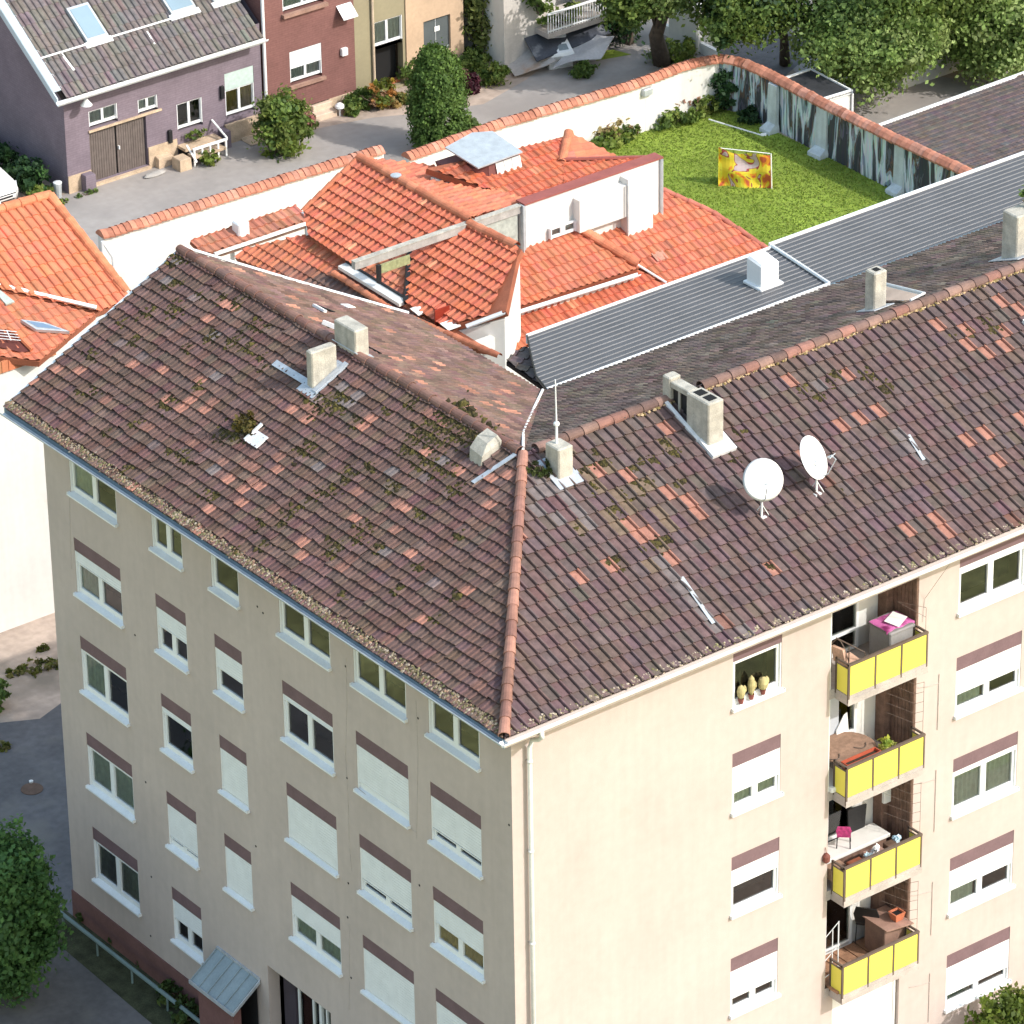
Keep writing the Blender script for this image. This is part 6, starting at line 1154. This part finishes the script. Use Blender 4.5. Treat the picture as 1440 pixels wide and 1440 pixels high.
block('paving_slab', 'pale raised slab right of the red crate', 'slab', 644, 100, 1.2, .5, .15, M['slab'])
p = onz(655, 90); t = thing('potted_plant', 'grey pot with a green plant right of the red crate', 'potted plant', p)
mb = MB(); mb.lathe(p, [(.10, 0), (.14, .32), (.12, .32), (.10, .26)], 12); mb.build('pot', M['zinc'], t); mb = MB(); foliage(mb, p+V((0, 0, .5)), (.22, .2, .22), 14, 16, .10, GREEN); mb.build('foliage', M['leaf'], t)

# ================================================================== FAR YARD: metal sheets, machine, white house
def warped(name, label, pts, sag, mt, cat='metal sheet'):
    """four corners (pixel, height); bilinear sheet with a gentle curl"""
    P4 = [onz(x, y, z) for x, y, z in pts]; N = 12; g = {}; mb = MB()
    for i in range(N+1):
        for j in range(N+1):
            u, v = i/N, j/N; g[i, j] = P4[0].lerp(P4[1], u).lerp(P4[3].lerp(P4[2], u), v)+V((0, 0, sag*math.sin(u*3.14)*(v)+.02*math.sin(u*7+v*5)))
    for s_ in (0, 1):
        for i in range(N):
            for j in range(N):
                q = [g[i, j], g[i+1, j], g[i+1, j+1], g[i, j+1]]; q = [p_-V((0, 0, .03*s_)) for p_ in q]; mb.face(q if not s_ else q[::-1])
    E_ = [g[i, 0] for i in range(N+1)]+[g[N, j] for j in range(1, N+1)]+[g[i, N] for i in range(N-1, -1, -1)]+[g[0, j] for j in range(N-1, 0, -1)]
    for a, b in zip(E_, E_[1:]+E_[:1]): mb.face([a, b, b-V((0, 0, .03)), a-V((0, 0, .03))])
    t = thing(name, label, cat, (P4[0].x, P4[0].y, 0)); mb.build('sheet', mt, t)
    return t
sh = mat('weathered_sheet', (.42, .39, .37), .6, .12, 1.2, metal=.15, dirt=((.40, .27, .19), 1.1, .58))
warped('metal_sheet', 'curled grey metal sheet with a rusty patch beside the lane', ((693, 65, .55), (729, 56, .75), (783, 84, .55), (724, 106, .12)), -.06, sh)
warped('metal_sheet', 'long grey metal sheet tilted beside the white machine', ((820, 47, .75), (864, 51, .75), (845, 82, .45), (776, 96, .35)), .10, mat('grey_sheet', (.47, .46, .47), .55, .12, 1.2, metal=.15))
p = onz(781, 88, 0); t = thing('white_machine', 'white machine with a dark hatch lying between the metal sheets', 'machine', p)
c = onz(783, 74, .4); ex = V((.85, -.25, 0)); ey = V((.3, .85, .3)); ez_ = V((-.04, -.2, .34))
o = c-ex*.5-ey*.5; mb = MB()
mb.loft([[o, o+ex, o+ex+ey, o+ey], [o+ez_*.8, o+ex+ez_*.8, o+ex+ey+ez_*.8, o+ey+ez_*.8], [o+ez_+ex*.07+ey*.07, o+ex*.93+ez_+ey*.07, o+ex*.93+ey*.93+ez_, o+ey*.93+ez_+ex*.07]]); mb.loft([[V((q.x, q.y, 0)) for q in (o, o+ex, o+ex+ey, o+ey)], [o, o+ex, o+ex+ey, o+ey]]); mb.build('body', M['white'], t)
mb = MB(); k = o+ez_*1.01; mb.prism([k+ex*.40+ey*.22, k+ex*.80+ey*.22, k+ex*.80+ey*.55, k+ex*.40+ey*.55], ez_*.03); mb.build('hatch', mat('hatch_grey', (.22, .26, .28), .4), t)
mb = MB(); mb.prism([k+ex*.3+ey*.14, k+ex*.9+ey*.14, k+ex*.9+ey*.64, k+ex*.3+ey*.64], ez_*.015); mb.prism([k+ex*.1+ey*.88, k+ex*.9+ey*.88, k+ex*.9+ey*1.02, k+ex*.1+ey*1.02], ez_*.25); mb.build('rim', M['upvc'], t)
p = onz(673, 80); t = thing('dresser', 'old white cupboard standing behind the left metal sheet', 'cupboard', p)
mb = MB(); mb.cbox(p.x, p.x+.95, p.y, p.y+.45, 0, .8, .02); mb.build('body', M['white'], t); mb = MB(); mb.cbox(p.x-.05, p.x+1.0, p.y-.05, p.y+.5, .8, .86, .02); mb.build('top', M['white'], t)
mb = MB(); mb.box(p.x+.06, p.x+.45, p.y-.015, p.y-.002, .1, .7); mb.box(p.x+.5, p.x+.89, p.y-.015, p.y-.002, .1, .7); mb.build('door', M['upvc'], t)
yQ = onz(800, 74).y; FQ = lambda s_, z, o: V((s_, yQ-o, z)); wq = lambda x, y: onY(x, y, yQ)
wh = thing('white_house', 'grey white house with balcony railing and red brown gate behind the metal sheets', 'house', (wq(708, 80).x, yQ, 0))
q0, q1 = wq(709, 60).x, wq(884, 30).x; gz = wq(800, 62).z; g0, g1 = wq(760, 60).x, wq(822, 60).x
mb = MB(); wall_grid(mb, FQ, q0, q1, 0, 7.5, [(g0, g1, .02, gz, .8), (wq(757, 0).x, wq(830, 0).x, wq(790, 22).z, 5.2, .8)], .8); mb.build('wall', mat('grey_white', (.52, .48, .44), .9, .1, 1.5, streak=.1), wh)
mb = MB(); mb.box(q0, q1, yQ+1.2, yQ+8, 0, 7.5); mb.box(q0, q0+.2, yQ+.002, yQ+1.2, 0, 7.5); mb.box(q1-.2, q1, yQ+.002, yQ+1.2, 0, 7.5); mb.build('wall', M['whiteplaster'], wh); mb = MB(); mb.box(q0-.2, q1+.2, yQ-.4, yQ+8.3, 7.51, 7.8); mb.build('roof', M['under'], wh)
mb = MB(); mb.box(g0+.5, g1-.05, yQ+.3, yQ+.36, .02, gz-.02); mb.build('gate', mat('rust_gate', (.20, .045, .025), .8, .35, 3), wh); mb = MB(); mb.box(g0, g1, yQ+.7, yQ+.78, .02, gz); mb.build('dark_void', M['dark'], wh)
bz = wq(790, 27).z
mb = MB(); mb.box(wq(752, 30).x, wq(835, 10).x, yQ-.75, yQ-.002, bz-.18, bz); bl_ = mb.build('balcony', M['slab'], wh)
mb = MB(); x0, x1 = wq(752, 30).x+.03, wq(835, 10).x-.03; n_ = 22
for k in range(n_+1): x = x0+(x1-x0)*k/n_; mb.box(x-.012, x+.012, yQ-.72, yQ-.70, bz, bz+.68)
mb.box(x0-.03, x1+.03, yQ-.75, yQ-.67, bz+.68, bz+.74); mb.box(x0, x1, yQ-.73, yQ-.69, bz+.05, bz+.09); mb.build('railing', M['white'], bl_)
mb = MB(); mb.prism([(x0-.5, yQ-.003, bz-.25), (x1+.1, yQ-.003, bz-.25), (x1+.1, yQ-.85, bz-.62), (x0-.7, yQ-.95, bz-.75)], (0, 0, -.04)); mb.build('awning', mat('dark_awning', (.055, .06, .075), .6, .2, 2, dirt=((.35, .36, .38), .8, .60)), wh)
plant('balcony_hedge', 'green plants growing along the white balcony railing', 'plant', (x0+.9, yQ-.35, bz+.35), (1.0, .2, .35), 26, 26, .14, GREEN+LIME)
p = onz(886, 52); mb = MB(); mb.cbox(p.x, p.x+.45, p.y, p.y+.4, 0, 2.1, .03); o = mb.build('gate_pillar', M['whiteplaster']); tag(o, 'white gate pillar by the ivy near the lane tree', 'pillar')
plant('ivy', 'pale green weeping shrub beside the tan house corner', 'shrub', (wY(665, 30).x+.3, yP-.1, 2.6), (.45, .5, 2.5), 70, 44, .17, [(.14, .17, .05), (.17, .20, .07), (.10, .13, .03)])
plant('ivy', 'dark green tree mass filling the gap between tan and white houses', 'shrub', (wY(690, 30).x+.3, yP+2.6, 2.3), (1.0, .8, 2.4), 80, 44, .18, GREEN+DGREEN)
plant('ivy', 'dark ivy climbing the grey white house on its left corner', 'ivy', (q0+1.4, yQ-.3, 3.1), (.55, .35, 1.1), 40, 34, .16, GREEN)
plant('ivy', 'dark ivy column at the right end of the grey white house', 'ivy', (wq(862, 30).x+.1, yQ-.7, 2.0), (.75, .6, 2.0), 90, 40, .16, DGREEN+GREEN)
plant('garden_bed', 'pale leaved garden plants right of the lane tree trunk', 'plant', onz(948, 72, .3), (1.0, .6, .35), 44, 26, .16, LIME+[(.22, .26, .12)])
sheet('lane_grass', [(p_.x, p_.y) for p_ in (onz(838, 86), onz(888, 77), onz(862, 70), onz(845, 72))], .012, M['grassbase'])
hz_ = onz(998, 62); mb = MB(); a, b = onz(925, 32, .35), onz(1008, 74, .35); mb.obox(a-V((0, 0, .35)), b-a, (.15, .15, 0), (0, 0, .4)); o = mb.build('low_wall', M['white']); tag(o, 'long low white edging wall running under the big dark tree', 'wall')
p = onz(1012, 62); mb = MB(); mb.cbox(p.x-1.2, p.x+.3, p.y-.2, p.y+1.4, 0, 1.7, .05); mb.box(p.x-1.3, p.x+.4, p.y-.3, p.y+1.5, 1.70, 1.78); o = mb.build('outbuilding', M['whiteplaster']); tag(o, 'small white outbuilding half hidden under the big dark tree', 'outbuilding')
sheet('shade_paving', [(p_.x, p_.y) for p_ in (onz(990, 70), onz(1100, 10), onz(1160, 60), onz(1100, 110))], .008, M['asphalt'])
wv = onz(1262, 122, 0); mb = MB(); mb.box(wv.x, wv.x+6.0, wv.y-.3, wv.y+3.0, 0, 2.6); o = mb.build('garage', M['whiteplaster']); tag(o, 'white garage mostly hidden behind the two bright trees', 'garage')

# ================================================================== TREES
def tree(name, label, base, top, cc, cr, clumps, per, leaf, cols, tr=.2, limbs=7, group=None, csize=.28, inner=.45, bend=(0, 0)):
    base = V(base); t = thing(name, label, 'tree', base, group); cc = V(cc); mb = MB()
    q = [base+V((0, 0, -.1)), base.lerp(cc, .35)+V((bend[0], bend[1], 0)), base.lerp(cc, .7)+V((bend[0]*.4, bend[1]*.4, 0)), cc+V((0, 0, cr[2]*.3))]
    mb.tube(q, [tr*1.25, tr*.9, tr*.65, tr*.2], 9)
    for k in range(limbs):
        s_ = q[1].lerp(q[2], RND.uniform(.1, 1)); a = 6.28*k/limbs+RND.uniform(-.4, .4); e = cc+V((math.cos(a)*cr[0]*.75, math.sin(a)*cr[1]*.75, RND.uniform(-.3, .5)*cr[2])); mb.tube([s_, s_.lerp(e, .5)+V((0, 0, .15*cr[2])), e], [tr*.42, tr*.25, tr*.07], 6)
    mb.build('trunk', M['bark'], t, smooth=True)
    mb = MB(); foliage(mb, cc, cr, clumps, per, leaf, cols, csize=csize, inner=inner); 
    for _ in range(max(3, clumps//40)):   # uneven lobes on the outline
        a = RND.uniform(0, 6.28); z_ = RND.uniform(-.5, .7); e = cc+V((math.cos(a)*cr[0]*.8, math.sin(a)*cr[1]*.8, z_*cr[2])); foliage(mb, e, (cr[0]*.38, cr[1]*.38, cr[2]*.34), 14, per, leaf, cols, csize=.4, inner=.4)
    mb.build('crown', M['leaf'], t); return t
BRT = [(.21, .30, .085), (.26, .36, .11), (.16, .24, .06), (.30, .38, .14)]
g = 'big garden trees'
b1 = onz(1218, 118); tree('broadleaf_tree', 'large bright green tree with a dense crown over the shed', b1+V((1.2, .8, 0)), 0, onz(1222, 46, 2.6), (2.35, 2.4, 1.95), 300, 110, .15, BRT, .2, group=g, csize=.26)
tree('broadleaf_tree', 'bright green tree at the right edge of the photo beside the brown ribbed roof', onz(1400, 95)+V((1.2, 1, 0)), 0, onz(1398, 26, 2.3), (2.2, 2.3, 1.85), 280, 110, .15, BRT, .2, group=g, csize=.26)
tree('broadleaf_tree', 'dark shaded tree with bare slanting trunk left of the shed', onz(1104, 90), 0, onz(1062, -8, 3.8), (2.2, 1.7, 1.55), 220, 90, .15, GREEN+DGREEN[:1], .17, group=g, bend=(.5, .1))
tree('broadleaf_tree', 'tree with a thick grey trunk at the top of the lane by the wall', onz(932, 88), 0, onz(948, -30, 4.3), (1.9, 1.3, 1.0), 110, 70, .14, [(.17, .22, .07), (.12, .18, .05)], .28, group=g, bend=(-.35, .15))
tree('broadleaf_tree', 'tall tree behind the two bright trees at the top right corner', onz(1310, 30), 0, onz(1315, -60, 5.0), (3.4, 2.2, 2.2), 200, 80, .18, GREEN, .25, group=g)
tree('broadleaf_tree', 'green tree above the gate pillar at the top of the picture', onz(885, 25), 0, onz(882, -22, 4.2), (1.2, 1.0, 1.4), 90, 70, .15, GREEN, .14, group=g)
# tall clipped conifer
cb = onz(617, 212); t = thing('conifer', 'tall dense columnar green conifer beside the lane', 'tree', cb)
mb = MB(); mb.tube([cb-V((0, 0, .1)), cb+V((0, 0, 2.6))], [.12, .04], 8); mb.build('trunk', M['bark'], t)
mb = MB(); HC = 3.5
for k in range(620):
    z_ = NR.uniform(.0, 1)**.9; r_ = .96*(math.sqrt(max(0, 1-((z_-.36)/.68)**2)) if z_ > .36 else .84+.16*z_/.36); a = NR.uniform(0, 6.28); rr = r_*NR.uniform(.72, 1.05)
    c_ = np.array([cb.x+math.cos(a)*rr, cb.y+math.sin(a)*rr, .12+z_*HC]); dv = np.array([math.cos(a), math.sin(a), .35]); n_ = 40
    P = c_+NR.normal(0, .085, (n_, 3))*np.array([1, 1, 1.3]); nn = dv+NR.normal(0, .5, (n_, 3)); nn /= np.linalg.norm(nn, axis=1)[:, None]; tv = np.cross(nn, NR.normal(0, 1, (n_, 3))); tv /= np.linalg.norm(tv, axis=1)[:, None]; bv = np.cross(nn, tv); s_ = NR.uniform(.05, .12, (n_, 1))
    mb.quads(np.stack([P-tv*s_*.6, P-bv*s_*.4, P+tv*s_*.6, P+bv*s_*.4], 1), np.array([(.095, .165, .035), (.125, .205, .045), (.075, .135, .03)][NR.integers(3)])*NR.uniform(.7, 1.35, (n_, 1)))
mb.build('crown', M['leaf'], t)
# big shrub in the shaded yard, bush at the lower right, plinth planting
bb = onz(25, 1400); tree('yard_tree', 'large dark rounded tree in the shaded yard at the lower left', bb, 0, onz(-10, 1283, 2.5), (1.5, 1.6, 2.3), 420, 90, .14, [(.08, .17, .05), (.065, .14, .045), (.10, .20, .055)], .16, csize=.2)
p = onz(-6, 975, .5); plant('yard_bush', 'small green bush at the left picture edge by the sunlit ground', 'bush', p, (.45, .45, .5), 24, 26, .14, GREEN)
pp = onY(1412, 1432, -1.1); plant('front_bush', 'sunlit leafy bush at the lower right corner before the lit facade', 'bush', (pp.x, -1.1, max(.6, pp.z)), (.95, .6, .75), 80, 36, .14, [(.10, .15, .02), (.14, .19, .03), (.08, .12, .02), (.2, .22, .06)])
for x, y, r_ in ((205, 1345, .3), (240, 1400, .42), (262, 1425, .4), (165, 1320, .2), (120, 1290, .22)):
    plant('plinth_plant', 'low plant in the bed along the shaded plinth, %s' % {205: 'near its middle', 240: 'biggest one near the porch', 262: 'closest to the porch wall', 165: 'left of the middle', 120: 'at the far end of the pipe'}[x], 'plant', onz(x, y, r_*.6), (r_, r_, r_*.7), 18, 24, .13, [(.06, .10, .03), (.08, .11, .03), (.05, .08, .02)], 'plants along the plinth')
for x, y, r_, lab in ((45, 938, .35, 'weed tuft on the sunlit ground by the white wall'), (75, 935, .3, 'weed tuft at the foot of the apartment corner'), (20, 945, .2, 'small weed at the edge of the shaded yard'), (60, 912, .12, 'tiny weed nearest the white wall'), (5, 1050, .18, 'weed at the left edge of the shaded asphalt')):
    plant('yard_weed', lab, 'weed', onz(x, y, .05), (r_*1.6, r_, .10), 16, 18, .10, [(.14, .15, .03), (.10, .12, .025), (.2, .18, .06)])
mb = MB(); a, b = V((-.55, 18.6, .45)), V((-.55, 10.8, .45)); mb.tube([a, b], .055, 8)
for k in range(5): q = a.lerp(b, (k+.3)/5); mb.tube([q-V((0, 0, .5)), q], .03, 6)
o = mb.build('pipe_rail', mat('green_pipe', (.16, .22, .22), .6, .1)); tag(o, 'grey green pipe rail along the shaded plinth', 'rail')
sheet('planting_bed', [(-1.0, 19), (-.04, 19), (-.04, 10.6), (-1.25, 10.6)], .012, mat('bed_soil', (.05, .055, .03), 1, .4, 3))
p = onz(45, 1110); mb = MB(); mb.lathe((p.x, p.y, .008), [(.30, 0), (.30, .012), (.25, .016)], 24); o = mb.build('manhole_cover', mat('rust_cover', (.12, .075, .055), .8, .2, 5)); tag(o, 'round rusty manhole cover in the shaded asphalt', 'manhole cover')
p = onz(18, 1010); mb = MB(); mb.lathe((onz(44, 1101).x, onz(44, 1101).y, .008), [(.05, 0), (.06, .06), (.01, .08)], 8); o = mb.build('pebble', M['white']); tag(o, 'small white pebble above the manhole cover', 'stone')
# shrubs the shaded windows mirror, on the verge outside the frame
for k, (x, y) in enumerate(((-17, 30), (-20, 22), (-16, 38), (-22, 44), (-19, 13))):
    pass
# ================================================================== CAR
p = onz(34, 286); cx, cy = p.x-.9, p.y+.02
car = thing('parked_car', 'white parked car at the left edge beside the purple gable', 'car', (cx, cy+2.1, 0))
def sec(y, pts): return [(cx+x, cy+y, z) for x, z in pts]
def body_sec(y, hw, zb, zs, zt): return sec(y, [(-hw*.92, zb), (-hw, zb+.18), (-hw, zs), (-hw*.90, zt), (0, zt+.03), (hw*.90, zt), (hw, zs), (hw, zb+.18), (hw*.92, zb)])
mb = MB(); mb.loft([body_sec(.0, .62, .32, .46, .52), body_sec(.10, .78, .22, .55, .66), body_sec(.35, .87, .18, .62, .76), body_sec(.9, .89, .18, .70, .86), body_sec(1.35, .90, .18, .74, .93), body_sec(2.4, .90, .18, .78, .95), body_sec(3.4, .90, .18, .80, .98), body_sec(4.0, .86, .22, .78, .96), body_sec(4.25, .76, .30, .70, .84)]); mb.build('body', mat('car_white', (.80, .80, .81), .18, .02, 1, spec=.6), car, smooth=True)
mb = MB(); mb.loft([sec(1.25, [(-.76, .90), (.76, .90), (.70, .95), (-.70, .95)]), sec(2.0, [(-.76, .92), (.76, .92), (.60, 1.42), (-.60, 1.42)]), sec(3.2, [(-.76, .94), (.76, .94), (.58, 1.44), (-.58, 1.44)]), sec(3.95, [(-.72, .93), (.72, .93), (.62, 1.0), (-.62, 1.0)])]); mb.build('windows', mat('car_glass', (.02, .025, .03), .08, 0, spec=.8), car)
mb = MB(); mb.loft([sec(1.98, [(-.61, 1.425), (.61, 1.425), (.57, 1.47), (-.57, 1.47)]), sec(3.25, [(-.60, 1.44), (.60, 1.44), (.56, 1.48), (-.56, 1.48)])]); mb.build('roof', M['white'], car)
for sx in (-1, 1):
    for y_ in (.85, 3.4):
        mb = MB(); mb.tube([(cx+sx*.72, cy+y_, .31), (cx+sx*.91, cy+y_, .31)], .31, 20); wh_ = mb.build('wheel', M['black'], car); mb = MB(); mb.tube([(cx+sx*.90, cy+y_, .31), (cx+sx*.925, cy+y_, .31)], .2, 14); mb.build('rim', M['zinc'], wh_)
    mb = MB(); mb.loft([sec(.12, [(sx*.50, .56), (sx*.76, .57), (sx*.76, .64), (sx*.50, .62)]), sec(.32, [(sx*.62, .63), (sx*.86, .63), (sx*.86, .73), (sx*.62, .73)])]); mb.build('headlight', mat('lamp_glass', (.55, .57, .6), .1, 0, spec=.8), car)
mb = MB(); mb.box(cx-.5, cx+.5, cy-.01, cy+.05, .36, .42); mb.box(cx-.58, cx+.58, cy+.03, cy+.10, .24, .32); mb.build('grille', M['black'], car)
